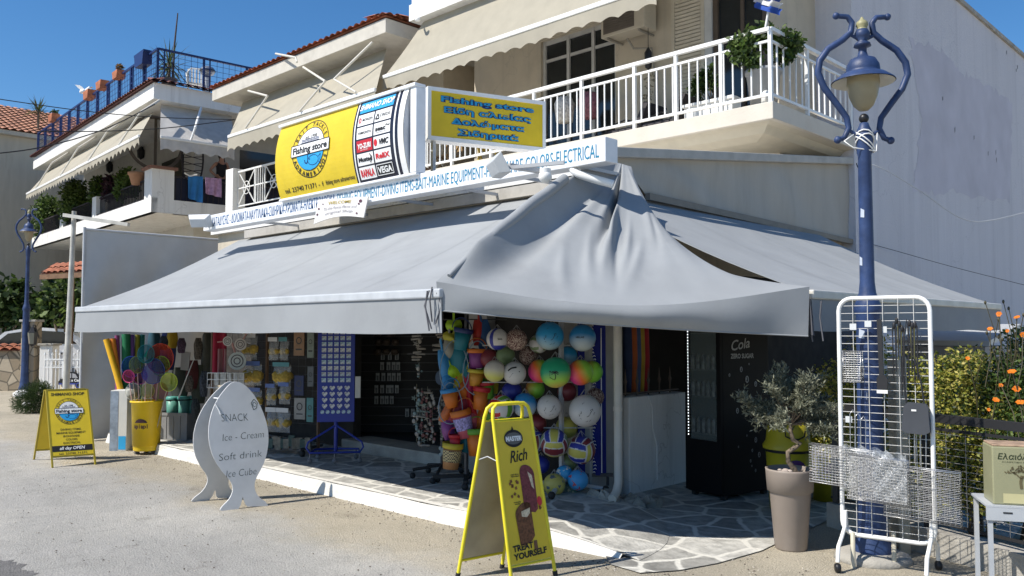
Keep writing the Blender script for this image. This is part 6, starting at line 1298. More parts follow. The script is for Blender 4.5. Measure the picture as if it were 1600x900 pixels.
# ---- balls
Dq = 7.95
br_ = aZ(880, 795, .1)
rk2 = T('ball_rack', 'white pole rack on castered feet carrying netted balls', 'display rack', br_)
p = aD(877, 600, Dq+.16); p.z = 0; m = MB(); m.bar(p + Z*.16, p + Z*2.0, .035)
for z in (.72, 1.15, 1.5, 1.8): m.tube([p + Z*z - RT*.75, p + Z*z + RT*.32], .006, 6)
m.build('pole', LGREY, rk2)
for k in range(4):
    a = .5 + k*pi/2; e = p + V(.42*cos(a), .42*sin(a), 0); m = MB(); m.bar(p + Z*.22, e + Z*.17, .03); lg = m.build('leg', LGREY, rk2); m = MB(); m.ball(e + Z*.165, .035, 10, 7); m.build('caster', RUBBER, lg)
def ramp(nm, cols, axis, rough=.35):
    m = mat(nm, (.5,.5,.5), rough=rough); n, l, b = nodes_of(m); t = n.new('ShaderNodeTexCoord'); dp = n.new('ShaderNodeVectorMath'); dp.operation = 'DOT_PRODUCT'; dp.inputs[1].default_value = axis
    mr_ = n.new('ShaderNodeMapRange'); mr_.inputs[1].default_value = -.13; mr_.inputs[2].default_value = .13; cr_2 = n.new('ShaderNodeValToRGB'); e = cr_2.color_ramp.elements
    while len(e) < len(cols): e.new(.5)
    for i, c in enumerate(cols): e[i].position = i/(len(cols)-1); e[i].color = (*c, 1)
    l.new(t.outputs['Object'], dp.inputs[0]); l.new(dp.outputs['Value'], mr_.inputs[0]); l.new(mr_.outputs[0], cr_2.inputs[0]); l.new(cr_2.outputs[0], b.inputs['Base Color']); return m
BW, BB_, BR_, BG_, BY_ = col('ball_white', (.62,.61,.6), rough=.4), col('ball_blue', (.03,.04,.3), rough=.4), col('ball_maroon', (.2,.03,.04), rough=.4), col('ball_sage', (.2,.28,.14), rough=.4), col('ball_yellow', (.55,.5,.1), rough=.4)
camo = mat('brown_squiggle', (.4,.33,.27)); n, l, b = nodes_of(camo); wv = n.new('ShaderNodeTexNoise'); wv.inputs['Scale'].default_value = 26; wv.inputs['Distortion'].default_value = 4; t_ = n.new('ShaderNodeTexCoord'); l.new(t_.outputs['Object'], wv.inputs[0]); cr2 = n.new('ShaderNodeValToRGB'); cr2.color_ramp.interpolation = 'CONSTANT'; cr2.color_ramp.elements[0].color = (.09,.03,.03,1); cr2.color_ramp.elements[1].color = (.45,.36,.3,1); cr2.color_ramp.elements[1].position = .52; l.new(wv.outputs[0], cr2.inputs[0]); l.new(cr2.outputs[0], b.inputs['Base Color'])
def spots(nm, base, spot, sc=18, pos=.6):
    m = mat(nm, base, rough=.4); n, l, b = nodes_of(m); wv = n.new('ShaderNodeTexNoise'); wv.inputs['Scale'].default_value = sc; t_ = n.new('ShaderNodeTexCoord'); l.new(t_.outputs['Object'], wv.inputs[0]); c2 = n.new('ShaderNodeValToRGB'); c2.color_ramp.interpolation = 'CONSTANT'; c2.color_ramp.elements[0].color = (*base, 1); c2.color_ramp.elements[1].color = (*spot, 1); c2.color_ramp.elements[1].position = pos; l.new(wv.outputs[0], c2.inputs[0]); l.new(c2.outputs[0], b.inputs['Base Color']); return m
def ball(u, v, r, mats, lab, kind='plain', d=Dq, rot=(0,0,0), decal=None):
    c = aD(u, v, d); rr = pm(r, d); t = T('beach_ball', lab, 'ball', c - Z*rr, 0, 'balls on the rack')
    M = Matrix.Rotation(rot[0], 3, 'X') @ Matrix.Rotation(rot[1], 3, 'Y') @ Matrix.Rotation(rot[2], 3, 'Z'); m = MB(); nq = 2 if kind == 'volley' else 1; m.ball((0,0,0), rr, 48*nq, 32*nq)
    mats = mats if isinstance(mats, list) else [mats]
    if kind == 'volley':
        for i, f in enumerate(m.f):
            q = sum((m.v[k] for k in f), V(0,0,0))/len(f); a = [abs(q.x), abs(q.y), abs(q.z)]; k = a.index(max(a)); o = [(q.y, q.z), (q.z, q.x), (q.x, q.y)][k]
            s_ = o[0]/max(a); w_ = o[1]/max(a); seam = min(abs(abs(s_)-.34), abs(abs(s_)-.98)+.0, abs(abs(w_)-.98)) < .05
            m.m[i] = len(mats)-1 if seam else ((0 if abs(s_) < .34 else 1) + k) % (len(mats)-1)
    if kind == 'band':
        for i, f in enumerate(m.f):
            q = sum((m.v[k] for k in f), V(0,0,0))/len(f)/rr; m.m[i] = 1 if (abs(q.x - .15) < .17 or (q.z < -.55 and q.x > 0)) else 0
    m.v = [c + M @ p for p in m.v]; o = m.build('skin', mats, t, loc=c)
    def SPH(e): return lambda x, y: c + (NC + RT*x + Z*y).normalized()*(rr + e)
    if decal:
        m = MB(); decal(m, SPH(.003)); m.build('print', INK, t)
    m = MB()
    for k in range(5): a = 2*pi*k/5; m.tube([c + RT*rr*.8*cos(a)*.8 + NC*rr*.55*sin(a) + Z*rr*.62, c + Z*rr*1.35], .0022, 4)
    m.build('net_cord', col('net_cord', (.35,.35,.35)), t); return t
def ticks(m, P):
    random.seed(5)
    for i in range(11): a, q = random.uniform(0,6.28), random.uniform(.2,.75); x, y = q*cos(a), q*sin(a); stroke(m, [(x, y), (x+.13*cos(a+1.9), y+.13*sin(a+1.9)), (x+.16*cos(a+1.3), y+.2*sin(a+2.2))], .035, P)
def palm(m, P):
    stroke(m, [(-.08,-.42),(-.04,-.2),(-.1,.02)], .05, P)
    for a in (10, 45, 85, 135, 170, 215, -30): stroke(m, [(-.1,.02), (-.1+.14*cos(R(a)), .05+.12*sin(R(a))), (-.1+.26*cos(R(a)), -.02+.13*sin(R(a)))], .045, P)
    stroke(m, [(-.45,-.2),(-.43,.1)], .03, P); [stroke(m, [(-.43,.1),(-.43+.1*cos(R(a)),.1+.08*sin(R(a)))], .03, P) for a in (0,60,120,180,-40)]
    txt(m, 'Beach', P, -.3, -.42, .1, .4, bold=.02, rot=-.4)
seaA = ramp('sea_blue_white', [(.02,.2,.5), (.45,.55,.55), (.02,.25,.5)], (.25,.1,1)); seaB = ramp('sea_white_blue', [(.03,.25,.5), (.5,.55,.55), (.02,.2,.45)], (-.2,.3,1))
rb1 = ramp('rainbow_green_red', [(.75,.12,.1), (.8,.3,.1), (.35,.6,.08), (.02,.3,.15)], (-.25,.1,1)); rb2 = ramp('rainbow_pink', [(.25,.05,.45), (.75,.05,.3), (.8,.15,.03), (.25,.5,.05)], (.75,.6,.5)); rb3 = ramp('rainbow_lime', [(.6,.1,.05), (.25,.55,.05), (.05,.35,.05)], (.8,.6,-.2))
ball(777, 530, 17, [BW, BB_], 'white and navy volleyball at the top next to the deep blue board', 'band', decal=lambda m, P: txt(m, 'SAIL', P, .3, -.05, .16, .5, bold=.03))
ball(807, 531, 17, camo, 'brown squiggle patterned ball in the top row')
ball(842, 537, 15, [BG_, BW, BW], 'sage and white ball tucked behind the first blue ball', 'volley', d=Dq+.12)
ball(859, 525, 22, seaA, 'blue and white sea ball in the middle of the top row', decal=lambda m, P: ticks(m, P)); ball(910, 528, 21, seaB, 'blue and white lettered sea ball before the royal blue towel', decal=lambda m, P: txt(m, 'HELLAS', P, -.3, .0, .14, .7, bold=.03))
ball(773, 580, 17, [ramp('cream_yellow', [(.5,.38,.3), (.5,.46,.36), (.5,.5,.1), (.5,.46,.4)], (.1,.1,1))], 'cream ball with a yellow band in the second row')
ball(804, 583, 18, [BW, BB_], 'white volleyball with navy lettered band in the second row', 'plain', decal=lambda m, P: (stroke(m, [(-.7,.3),(-.3,.55),(.2,.65)], .2, P), [stroke(m, [(-.5+.1*i,-.35+.12*i-.0),(.5,.15+.03*i)], .03, P) for i in range(4)]))
ball(843, 580, 18, rb2, 'pink and green rainbow ball half behind the palm tree ball', d=Dq+.1, rot=(0,0,1)); ball(868, 582, 24, rb1, 'large green to coral rainbow ball printed with a palm tree', d=Dq-.08, decal=palm)
ball(907, 582, 20, rb2, 'magenta to orange rainbow ball before the royal blue towel', d=Dq-.02); ball(925, 581, 17, rb3, 'lime and orange rainbow ball tucked behind the magenta ball', d=Dq+.1)
ball(858, 636, 19, BW, 'smaller white ball with black ticks in the third row', decal=ticks); ball(914, 642, 25, BW, 'largest white ball with black ticks near the downpipe', decal=ticks, d=Dq-.05)
ball(820, 633, 19, [seaB], 'pale blue ball half hidden by the yellow ice cream board', d=Dq+.05); ball(783, 637, 20, [GRN, BW, REDP, BW], 'green red and white ball behind the top of the yellow board', 'volley')
ball(866, 692, 22, [BG_, BR_, BY_, BB_, BW], 'sage and maroon panelled volleyball with cream seams', 'volley', rot=(.5,.4,.6)); ball(908, 703, 22, [BR_, BY_, BB_, BR_, BW], 'maroon navy and gold panelled volleyball with cream seams', 'volley', rot=(.1,.2,.3))
ball(835, 690, 17, [BB_, BR_, BB_, BW], 'navy and maroon ball at the edge of the yellow board', 'volley', d=Dq+.1)
ball(866, 757, 17, spots('yellow_spots', (.5,.42,.1), (.1,.12,.14)), 'small yellow patterned ball lowest on the rack'); ball(882, 740, 13, spots('blue_spots', (.04,.3,.55), (.6,.6,.55)), 'smallest blue spotted ball in the bottom group', d=Dq+.08); ball(903, 750, 16, spots('blue_red_spots', (.05,.28,.55), (.45,.08,.08), 14, .64), 'small blue ball with red print in the bottom group'); ball(893, 762, 11, spots('green_spots', (.1,.2,.18), (.4,.4,.3)), 'tiny dark green ball under the blue balls', d=Dq+.14)
for i, (u, v, r, mt, lab) in enumerate(((790,556,15,BG_,'sage ball behind the second row beside the cream ball'), (826,556,15,camo,'brown squiggle ball behind the gap in the upper rows'), (887,556,15,seaA,'dull blue ball behind the palm tree ball'), (886,612,15,BR_,'maroon ball behind the third row near the pole'), (836,608,15,rb3,'lime ball deep behind the pink rainbow ball'), (885,668,17,BY_,'mustard ball behind the panelled volleyballs'), (838,662,16,BR_,'maroon ball behind the board edge'), (887,722,14,BG_,'sage ball low behind the panelled volleyballs'), (845,726,14,BB_,'navy ball low beside the yellow board'), (800,612,16,BB_,'navy ball behind the lettered volleyball'), (930,620,14,camo,'brown ball half behind the largest white ball'), (764,560,15,BR_,'maroon ball behind the cream ball'))): ball(u, v, r, mt, lab, d=Dq+.22+.02*(i % 3))
# ---- royal blue towel rack
tw = aD(925, 640, 8.2); t = T('royal_blue_towel', 'royal blue beach towel with white scroll border hanging beside the downpipe', 'towel', tw)
W_t = pm(44, 8.2); m = MB(); P = lambda x, y: tw + RT*x + Z*y + NC*(.02*sin(x*30))
m.grid(lambda a, b: P(W_t*(a-.5), -.62 + 1.45*b), 16, 6, thick=_f0*.012); m.build('cloth', col('royal_cloth', (.012,.02,.22), rough=.9), t)
m = MB(); q = lambda x, y: P(x, y) + NC*.004
for i in range(44): x, y = W_t*.05 + .012*sin(i*1.0), -.6 + .0325*i; stroke(m, [(x-.014, y), (x+.004, y+.015), (x+.012, y+.002)], .006, q)
stroke(m, [(W_t*.33, -.6 + .06*i) for i in range(24)], .009, q); m.build('scroll_border', WPRINT, t)
m = MB(); b_ = aD(925, 742, 8.2); m.bar(b_ - RT*.2, b_ + RT*.2, .03); m.bar(b_ + RT*.15, b_ + RT*.15 - Z*.1, .02); m.build('stand_foot', DGREY, t)
# ---- behind the spikes: rolled beach parasols
for i, (u, c, nm) in enumerate(((982,(.03,.05,.12),'navy'), (990,(.5,.12,.03),'orange'), (996,(.08,.12,.25),'dull blue'), (1002,(.55,.35,.04),'amber'), (1009,(.45,.03,.04),'red'))):
    a, b = aX(u, 612, SX-.25), aX(u-2, 505, SX-.25); simple(MB().tube([a, a.lerp(b,.5), b], [.03,.05,.045], 10), 'rolled_parasol', col('parasol_'+nm.replace(' ','_'), c, rough=.85, var=.3), nm + ' rolled beach parasol leaning behind the iron spikes', 'parasol', 'rolled parasols behind the spikes')
# ---- drinks fridge
fb = aZ(1072, 772, .01); fy = R(-11); fg = T('drinks_fridge', 'tall black glass door drinks fridge with white bubbles and LED strip', 'fridge', fb, fy)
fW, fDp, fH = .46, .72, 2.0; BK = mat('satin_black', (.006,.006,.007), rough=.55, spec=.15)
m = MB(); m.box(0, fW, .03, fDp, .04, fH); lo(m, 'body', BK, fg, bev=.01); m = MB(); [m.box(x, x+.05, y, y+.05, 0, .04) for x in (.02, fW-.07) for y in (.06, fDp-.08)]; lo(m, 'foot', RUBBER, fg)
m = MB(); m.box(0, fW, 0, .029, .50, .56); m.box(0, fW, 0, .029, fH-.3, fH); m.box(0, .06, 0, .029, .56, fH-.3); m.box(fW-.05, fW, 0, .029, .56, fH-.3); m.box(0, fW, 0, .029, .06, .5); dr = lo(m, 'door', BK, fg)
lo(MB().box(.06, fW-.05, .010, .016, .56, fH-.3), 'glass_pane', clear('fridge_glass', .35, (.2,.24,.24), .05), dr)
lo(MB().face([(.061,.0295,.561),(fW-.051,.0295,.561),(fW-.051,.0295,fH-.3),(.061,.0295,fH-.3)]), 'pale_interior', mat('fridge_interior', (.10,.12,.125), rough=.6), fg)
m = MB(); [m.bar((.07,.024,z), (fW-.06,.024,z), .012) for z in (.62, .98, 1.24, 1.6)]; lo(m, 'shelf', LGREY, fg)
for z in (.99, 1.25, .63):
    for i in range(5): lo(MB().tube([(.1+.065*i, .022, z), (.1+.065*i, .022, z+.11), (.1+.065*i, .022, z+.15)], [.024,.024,.01], 8), 'bottle', col('dim_bottle', (.12,.14,.14), var=.5, scale=20), fg)
led = mat('white_led', (.9,.95,1), emit=2.2); m = MB()
for i in range(40): m.ball((.045, -.003, .6 + .03*i), .0055, 6, 4)
lo(m, 'led_strip', led, fg)
sP = flat((fW, 0, 0), (0,1,0), (0,0,1), eps=.003); m = MB(); txt(m, 'Cola', sP, .3, 1.45, .1, .27, bold=.012, shear=.3, rot=.12); txt(m, 'ZERO SUGAR', sP, .32, 1.36, .045, .34, bold=.03); lo(m, 'lettering', paint('dim_grey_print', (.3,.3,.3)), fg)
m = MB(); random.seed(6)
for i in range(22): x, y, r_ = .3 + random.uniform(-.2,.2) + .04*i/6, 1.30 - .05*i, random.choice((.008,.012,.02,.026)); ring(m, x, y, r_, r_*1.4, r_*.5, sP, n=12); poly(m, ell(x-.3*r_, y+.2*r_, r_*.3, r_*.5, 8), sP)
lo(m, 'bubble_print', paint('pale_bubble_print', (.22,.23,.24)), fg)
# ---- yellow feed bins behind the pot
YBIN = paint('olive_yellow_plastic', (.42,.36,.02), rough=.4)
for i, (u, d, lab) in enumerate(((1233, 7.9, 'yellow lidded bin with a purple oval logo behind the plant pot'), (1300, 8.3, 'yellow lidded bin half hidden behind the rack'))):
    c = aD(u, 800, d); c.z = .009; t = T('lidded_bin', lab, 'bin', c, YAW, 'yellow lidded bins by the fridge')
    lo(MB().lathe([(0,0),(.17,0),(.2,.52),(0,.52)], (0,0,0), 28), 'body', YBIN, t); lo(MB().lathe([(.2,.52),(.205,.56)], (0,0,0), 28), 'dark_band', INK, t)
    lo(MB().lathe([(.225,.55),(.228,.58),(.2,.62),(.185,.74),(.15,.80),(.06,.83),(0,.832)], (0,0,0), 28), 'lid', YBIN, t)
    m = MB(); m.tube([(-.09,-.205,.73),(-.085,-.2,.68),(-.03,-.215,.655),(.03,-.215,.655),(.085,-.2,.68),(.09,-.205,.73)], .007, 6); lo(m, 'handle', INK, t)
    def KP(e): return lambda x, y: V((.19+e)*sin(x/.19), -(.175 + .028*y/.5 + e + .004)*cos(x/.19), y)
    m = MB(); 
    for k in range(8): a, b = R(180*k/8), R(180*(k+1)/8); m.add([KP(.012)(.1*cos(a), .37+.1*sin(a)), KP(.012)(.1*cos(b), .37+.1*sin(b)), KP(.012)(.1*cos(b), .34), KP(.012)(.1*cos(a), .34)], [(0,1,2,3)])
    rect(m, -.13, .13, .28, .345, KP(.012), nx=8); lo(m, 'logo', paint('deep_purple_print', (.05,.015,.12)), t)
    m = MB(); [txt(m, ch, KP(.016), -.1+.04*k, .292, .04, bold=.04) for k, ch in enumerate('KOLKOS')]; lo(m, 'lettering', paint('pale_pink_print', (.5,.35,.35)), t)
# ================================================================ DOWN THE STREET
dW = 23.0
def FL(u, v, d): p = aD(u, v, d); return p
STONE = mat('rubble_stone', (.34,.28,.2), rough=.95, bump=.5, bscale=20); n, l, b = nodes_of(STONE)
tcn = n.new('ShaderNodeTexCoord'); vo = n.new('ShaderNodeTexVoronoi'); vo.inputs['Scale'].default_value = 3; vo.feature = 'DISTANCE_TO_EDGE'; l.new(tcn.outputs['Object'], vo.inputs[0]); vc = n.new('ShaderNodeTexVoronoi'); vc.inputs['Scale'].default_value = 3; l.new(tcn.outputs['Object'], vc.inputs[0])
hh = n.new('ShaderNodeSeparateColor'); l.new(vc.outputs['Color'], hh.inputs[0]); rr_ = n.new('ShaderNodeValToRGB'); rr_.color_ramp.elements[0].color = (.22,.17,.11,1); rr_.color_ramp.elements[1].color = (.46,.39,.29,1); l.new(hh.outputs[0], rr_.inputs[0])
jr = n.new('ShaderNodeMapRange'); jr.inputs[1].default_value = .02; jr.inputs[2].default_value = .07; l.new(vo.outputs[0], jr.inputs[0]); jm = n.new('ShaderNodeMix'); jm.data_type = 'RGBA'; jm.inputs[6].default_value = (.14,.12,.09,1); l.new(rr_.outputs[0], jm.inputs[7]); l.new(jr.outputs[0], jm.inputs[0]); l.new(jm.outputs[2], b.inputs['Base Color'])
a, c = aD(-160, 612, dW), aD(31, 612, dW); a.z = c.z = 0
t = T('stone_wall', 'rubble stone garden wall with clay tile coping at the street end', 'wall', (a+c)/2); d_ = (c-a).normalized()
MB().prism([(0,0),((c-a).length,0),((c-a).length,1.08),(0,1.08)], _f0*.3, lambda x, y: a + d_*x + Z*y).build('masonry', STONE, t)
m = MB(); tile_roof(m, a + Z*1.08 - _f0*.08, d_, (c-a).length, V(_f0.x*.9, _f0.y*.9, .35), .4, pitch=.24, row=.2, amp=.06); m.build('coping', TILE, t)
for u, v, w_, nm, mt in ((47, 503, .36, 'tall rubble gate pier carrying the wall lantern', STONE), (76, 540, .34, 'pale rendered gate pier beside the white gate', WRENDER)):
    c = aD(u, 610, dW-.3); zt_ = aD(u, v, dW-.3).z; c.z = 0
    t = T('gate_pier', nm, 'pier', c, YAW); lo(MB().box(-w_/2, w_/2, -.18, .18, 0, zt_), 'shaft', mt, t, bev=.015); lo(MB().box(-w_/2-.04, w_/2+.04, -.22, .22, zt_, zt_+.06), 'cap', CONC, t, bev=.01)
c = aD(51, 535, dW-.75); t = T('wall_lantern', 'black hexagonal lantern on the tall gate pier', 'lantern', c)
MB().lathe([(0,0),(.05,.02),(.09,.05),(.13,.36),(.10,.38),(.04,.5),(.0,.54)], c - Z*.1, 6, sm=False).build('cage', BLACKP, t); MB().lathe([(.085,.06),(.122,.35)], c - Z*.1 + NC*.012, 6, sm=False).build('pane', mat('lantern_glass', (.2,.2,.16), rough=.2), t)
m = MB(); m.tube([c + Z*.1 + _f0*.3, c + Z*.45 + _f0*.1, c + Z*.44], .015, 6); m.build('bracket', BLACKP, t)
# gate
dG = 21.5; g0, g1 = aD(69, 612, dG), aD(150, 612, dG); g0.z = g1.z = 0; gd = (g1-g0).normalized(); gl = (g1-g0).length
t = T('white_gate', 'white wrought iron double gate beside the terrace house', 'gate', (g0+g1)/2); m = MB()
for i in range(15):
    p = g0 + gd*(gl*i/14); h_ = 1.0 + (.08 if i % 2 else 0); m.bar(p + Z*.06, p + Z*h_, .025); m.lathe([(.02,0),(.028,.03),(0,.09)], p + Z*h_, 6)
for z in (.1, .7, .9): m.bar(g0 + Z*z, g1 + Z*z, .03)
for i in range(14):
    p = g0 + gd*(gl*(i+.5)/14) + Z*.8; m.tube([p + gd*.035*cos(q*pi/5) + Z*.07*sin(q*pi/5) for q in range(10)], .008, 4, closed=True)
m.build('bars', WMET, t)
m = MB(); p = g0 + gd*(gl*.5); m.bar(p, p + Z*1.2, .06); m.ball(p + Z*1.24, .05, 10, 7); m.build('post', WMET, t)
MB().prism([(-.1,-.2),(.1,-.2),(.1,.2),(-.1,.2)], NC*.01, CFm(aD(103, 577, dG-.05))).build('letter_plate', WPRINT, t)
# car shaped hire sign
cs_ = aD(112, 596, dG-.25); t = T('car_sign', 'black car shaped hire sign fixed to the white gate', 'sign', cs_); P = CFm(cs_); k = pm(41, dG)
prof = [(-.5,-.12),(-.5,0),(-.42,.08),(-.27,.12),(-.2,.3),(-.1,.36),(.1,.36),(.22,.28),(.3,.12),(.45,.08),(.5,-.02),(.48,-.12)]
MB().prism([(x*k, y*k) for x, y in prof], _f0*.02, P).build('body', INK, t)
m = MB(); q = CFm(cs_, .004); m.add([q(x*k, y*k) for x, y in ((-.2,.13),(-.15,.28),(-.02,.31),(-.02,.13))], [(0,3,2,1)]); m.add([q(x*k, y*k) for x, y in ((.02,.13),(.02,.31),(.14,.27),(.23,.13))], [(0,3,2,1)]); m.build('window', paint('pale_grey_print', (.35,.35,.36)), t)
m = MB(); [poly(m, ell(x*k, -.14*k, .13*k, .13*k, 16), CFm(cs_, .006)) for x in (-.25,.26)]; m.build('wheel', INK, t); m = MB(); [ring(m, x*k, -.14*k, .1*k, .1*k, .035*k, CFm(cs_, .009), n=16) for x in (-.25,.26)]; rect(m, -.48*k, .48*k, -.12*k, -.06*k, CFm(cs_, .003)); m.build('blue_trim', paint('violet_blue_print', (.05,.07,.3)), t)
m = MB(); txt(m, 'Rent a Car', CFm(cs_, .007), 0, .0, .1*k, .62*k, bold=.03); m.build('lettering', WPRINT, t)
# gate canopy
c0, c1 = aD(64, 428, 21.6), aD(140, 415, 20.6); t = T('gate_canopy', 'small clay tiled canopy over the white gate', 'canopy', c0)
u_ = c1 - c0; u_.z = 0; L = u_.length; m = MB(); tile_roof(m, c0, u_, L, V(_f0.x*.9, _f0.y*.9, .42), 1.0, pitch=.24); m.build('tiles', TILE, t)
m = MB(); un_ = u_.normalized(); m.bar(c0 - Z*.08, c0 + un_*L - Z*.08, .07, .12); [m.bar(c0 + un_*(L*f) - Z*.1, c0 + un_*(L*f) + _f0*.9 + Z*.3, .06) for f in (.05,.5,.95)]; m.build('timber', WOOD, t)
m = MB(); p = c0 + un_*L*.95 + _f0*.6; m.bar(V(p.x,p.y,0), p + Z*.1, .12); p = c0 + un_*L*.3 + _f0*.8; m.bar(V(p.x,p.y,0), p + Z*.1, .12); m.build('post', WOOD, t)
# white car behind the wall
cc = aD(50, 545, 26.5); cc.z = 0; t = T('parked_car', 'white car parked behind the stone wall with only roof and windows showing', 'car', cc, YAW + R(8))
body = [(-2.1,.35),(-2.15,.75),(-1.95,1.0),(-1.0,1.12),(-.45,1.58),(.3,1.72),(1.3,1.66),(1.95,1.2),(2.1,1.0),(2.1,.35)]
lo(MB().prism(body, V(0,1.7,0), lambda x, y: V(x, -.85, y)), 'body', paint('white_car_paint', (.75,.75,.75), rough=.25), t, bev=.06)
lo(MB().prism([(-.75,1.2),(-.35,1.53),(.35,1.63),(1.2,1.58),(1.6,1.22)], V(0,.01,0), lambda x, y: V(x, -.862, y)), 'window', DARKGL, t)
for x in (-1.3, 1.3): w_ = lo(MB().lathe([(0,-.1),(.3,-.1),(.32,0),(.3,.1),(0,.1)], (x,-.8,.32), 20, M=Matrix.Rotation(pi/2, 4, 'X')), 'wheel', RUBBER, t); lo(MB().lathe([(0,-.115),(.19,-.112)], (x,-.8,.32), 16, M=Matrix.Rotation(-pi/2, 4, 'X')), 'rim', LGREY, w_)
lo(MB().box(-1.0,1.4,-.9,-.86,.9,.96), 'trim', DGREY, t)
# fig trees and rosemary bush
def big_tree(label, u, d, blobs, mats, n, size):
    base = aD(u, 610, d); base.z = 0; t = T('fig_tree', label, 'tree', base); m = MB(); tot = sum(r**2 for *_, r in blobs); tips = []
    for bu, bv, bd, r in blobs: c = aD(bu, bv, bd); tips.append(c); leaves(m, int(n*r*r/tot), clump(c, r, (1,1,.85)), size, 0, len(mats))
    m.build('crown', mats, t); s_ = MB(); k = base + Z*1.0; s_.tube([base, base + Z*.5 + RT*.05, k], [.12,.1,.08], 8)
    for c in tips: s_.tube([k, k.lerp(c, .5) + V(random.uniform(-.2,.2), random.uniform(-.2,.2), .1), c], [.06,.04,.015], 6)
    s_.build('trunk', BARK, t); return t
random.seed(44)
big_tree('dark leafy fig tree behind the white parked car', 20, 28.5, [(5,470,28,.7),(25,450,28.5,.55),(-20,460,28,.8),(40,490,28,.55),(15,500,28.5,.6),(60,480,29,.6)], G_DARK + [G_MID[2]], 1500, .30)
big_tree('dark fig tree with pale tips by the tiled gate canopy', 95, 26, [(85,470,26,.6),(110,450,25.5,.5),(75,500,26.5,.6),(105,490,26,.6),(125,470,25.5,.5),(90,440,26.5,.4)], G_DARK + [G_MID[1]], 1700, .27)
rb = aD(56, 640, 16.9); rb.z = 0; RM = leafmats('rosemary_leaf', [(.05,.085,.025), (.03,.055,.018), (.075,.11,.04)])
t = T('rosemary_bush', 'rounded green rosemary bush by the roadside before the gate', 'bush', rb); m = MB()
for c_, r, n_ in ((rb + Z*.27, .36, 5200), (rb + RT*.28 + Z*.2, .24, 2400), (rb - RT*.2 + Z*.22, .26, 2400), (rb + Z*.42 + RT*.05, .22, 2000)):
    for i in range(n_):
        v_ = V(random.gauss(0,1), random.gauss(0,1), random.gauss(0,1)).normalized(); p = c_ + v_*r*random.uniform(.35,1.0); dd = (v_ + V(random.uniform(-.4,.4), random.uniform(-.4,.4), random.uniform(.1,.7))).normalized(); s_ = dd.cross(V(random.random(), random.random(), .3)).normalized(); L = random.uniform(.03,.075); m.add([p, p + dd*L*.5 + s_*.005, p + dd*L, p + dd*L*.5 - s_*.005], [(0,1,2,3)], random.randrange(3))
m.build('foliage', RM, t); s_ = MB(); [s_.tube([rb + V(.05*cos(k), .05*sin(k), 0), rb + V(.2*cos(k), .2*sin(k), .25)], [.012,.005], 5) for k in range(7)]; s_.build('stem', BARK, t)
for i, (u, v, r) in enumerate(((35, 622, .2), (44, 637, .13), (78, 640, .1))):
    p = aZ(u, v); m = MB(); random.seed(i); m.ball(p + Z*r*.4, r, 10, 7, sc=(1.3,.9,.6)); 
    for k in range(len(m.v)): m.v[k] += V(random.uniform(-1,1), random.uniform(-1,1), random.uniform(-1,1))*r*.12
    tag(m.build('white_stone', WHITE, None), ['large whitewashed stone at the foot of the distant lamp', 'whitewashed stone at the near edge of the rosemary bush', 'small whitewashed stone between bush and shop board'][i], 'stone')
# white pole with cross arm
pb0 = aD(103, 560, 14.6); pb0.z = 0; pt_ = aD(116, 330, 14.6); t = T('utility_pole', 'slim whitewashed timber pole with a crooked cross arm beside the tarpaulin', 'pole', pb0)
m = MB(); m.tube([pb0, pb0.lerp(pt_, .5), pt_], [.06,.05,.04], 8); m.build('shaft', mat('peeling_white_timber', (.45,.44,.4), rough=.9, var=.2, dirt=.5), t); MB().bar(aD(100, 336, 14.5), aD(201, 351, 14.1), .06).build('cross_arm', mat('peeling_white_timber', (.5,.5,.5)), t)
# ================================================================ ROOF TERRACE AND PLANTED BALCONY
YUC = leafmats('yucca_leaf', [(.07,.10,.03), (.045,.07,.025), (.11,.12,.05)])
def yucca(label, c, h_, r, pot, tall=None):
    t = T('yucca_plant', label, 'plant', c); 
    MB().lathe([(0,0),(.16,0),(.2,.3),(.22,.3),(.22,.34),(0,.3)], c, 18).build('pot', pot, t)
    m = MB(); m.tube([c + Z*.25, c + Z*(h_)], [.05,.035], 7); m.build('trunk', BARK, t); m = MB(); random.seed(int(h_*100))
    for i in range(70):
        a, e = random.uniform(0, 2*pi), random.uniform(-.7, 1.4); d = V(cos(a)*cos(e), sin(a)*cos(e), sin(e)); s_ = d.cross(Z).normalized(); b0 = c + Z*(h_ - random.random()*r*.5); L = r*random.uniform(.7,1.1); e1 = b0 + d*L - Z*L*.15*(1-sin(e)); md = b0 + d*L*.5
        m.add([b0 + s_*.012, md + s_*.02, e1, md - s_*.02, b0 - s_*.012], [(0,1,2,3,4)], random.randrange(3))
    m.build('foliage', YUC, t); 
    if tall: m = MB(); m.tube([c + Z*.3 + RT*.1, c + Z*(tall*.6) + RT*.13, c + Z*tall + RT*.2], [.03,.025,.015], 6); m.build('dry_stalk', mat('dry_stalk', (.06,.045,.04)), t)
zT = EZ + .5
c = LA_(*aLX(264, 120, -.9)); c.z = zT; yucca('spiky yucca with a tall dry stalk on the terrace corner', c, .85, .75, mat('dim_pot', (.12,.1,.09)), 2.1)
c = LA_(-LA + .3, .5, zT); cc_ = LA_(*aLY(60, 172, .6)); c = V(cc_.x, cc_.y, zT-.1); yucca('palm like yucca at the far end of the blue terrace railing', c, cc_.z - zT + .15, .62, TERRA)
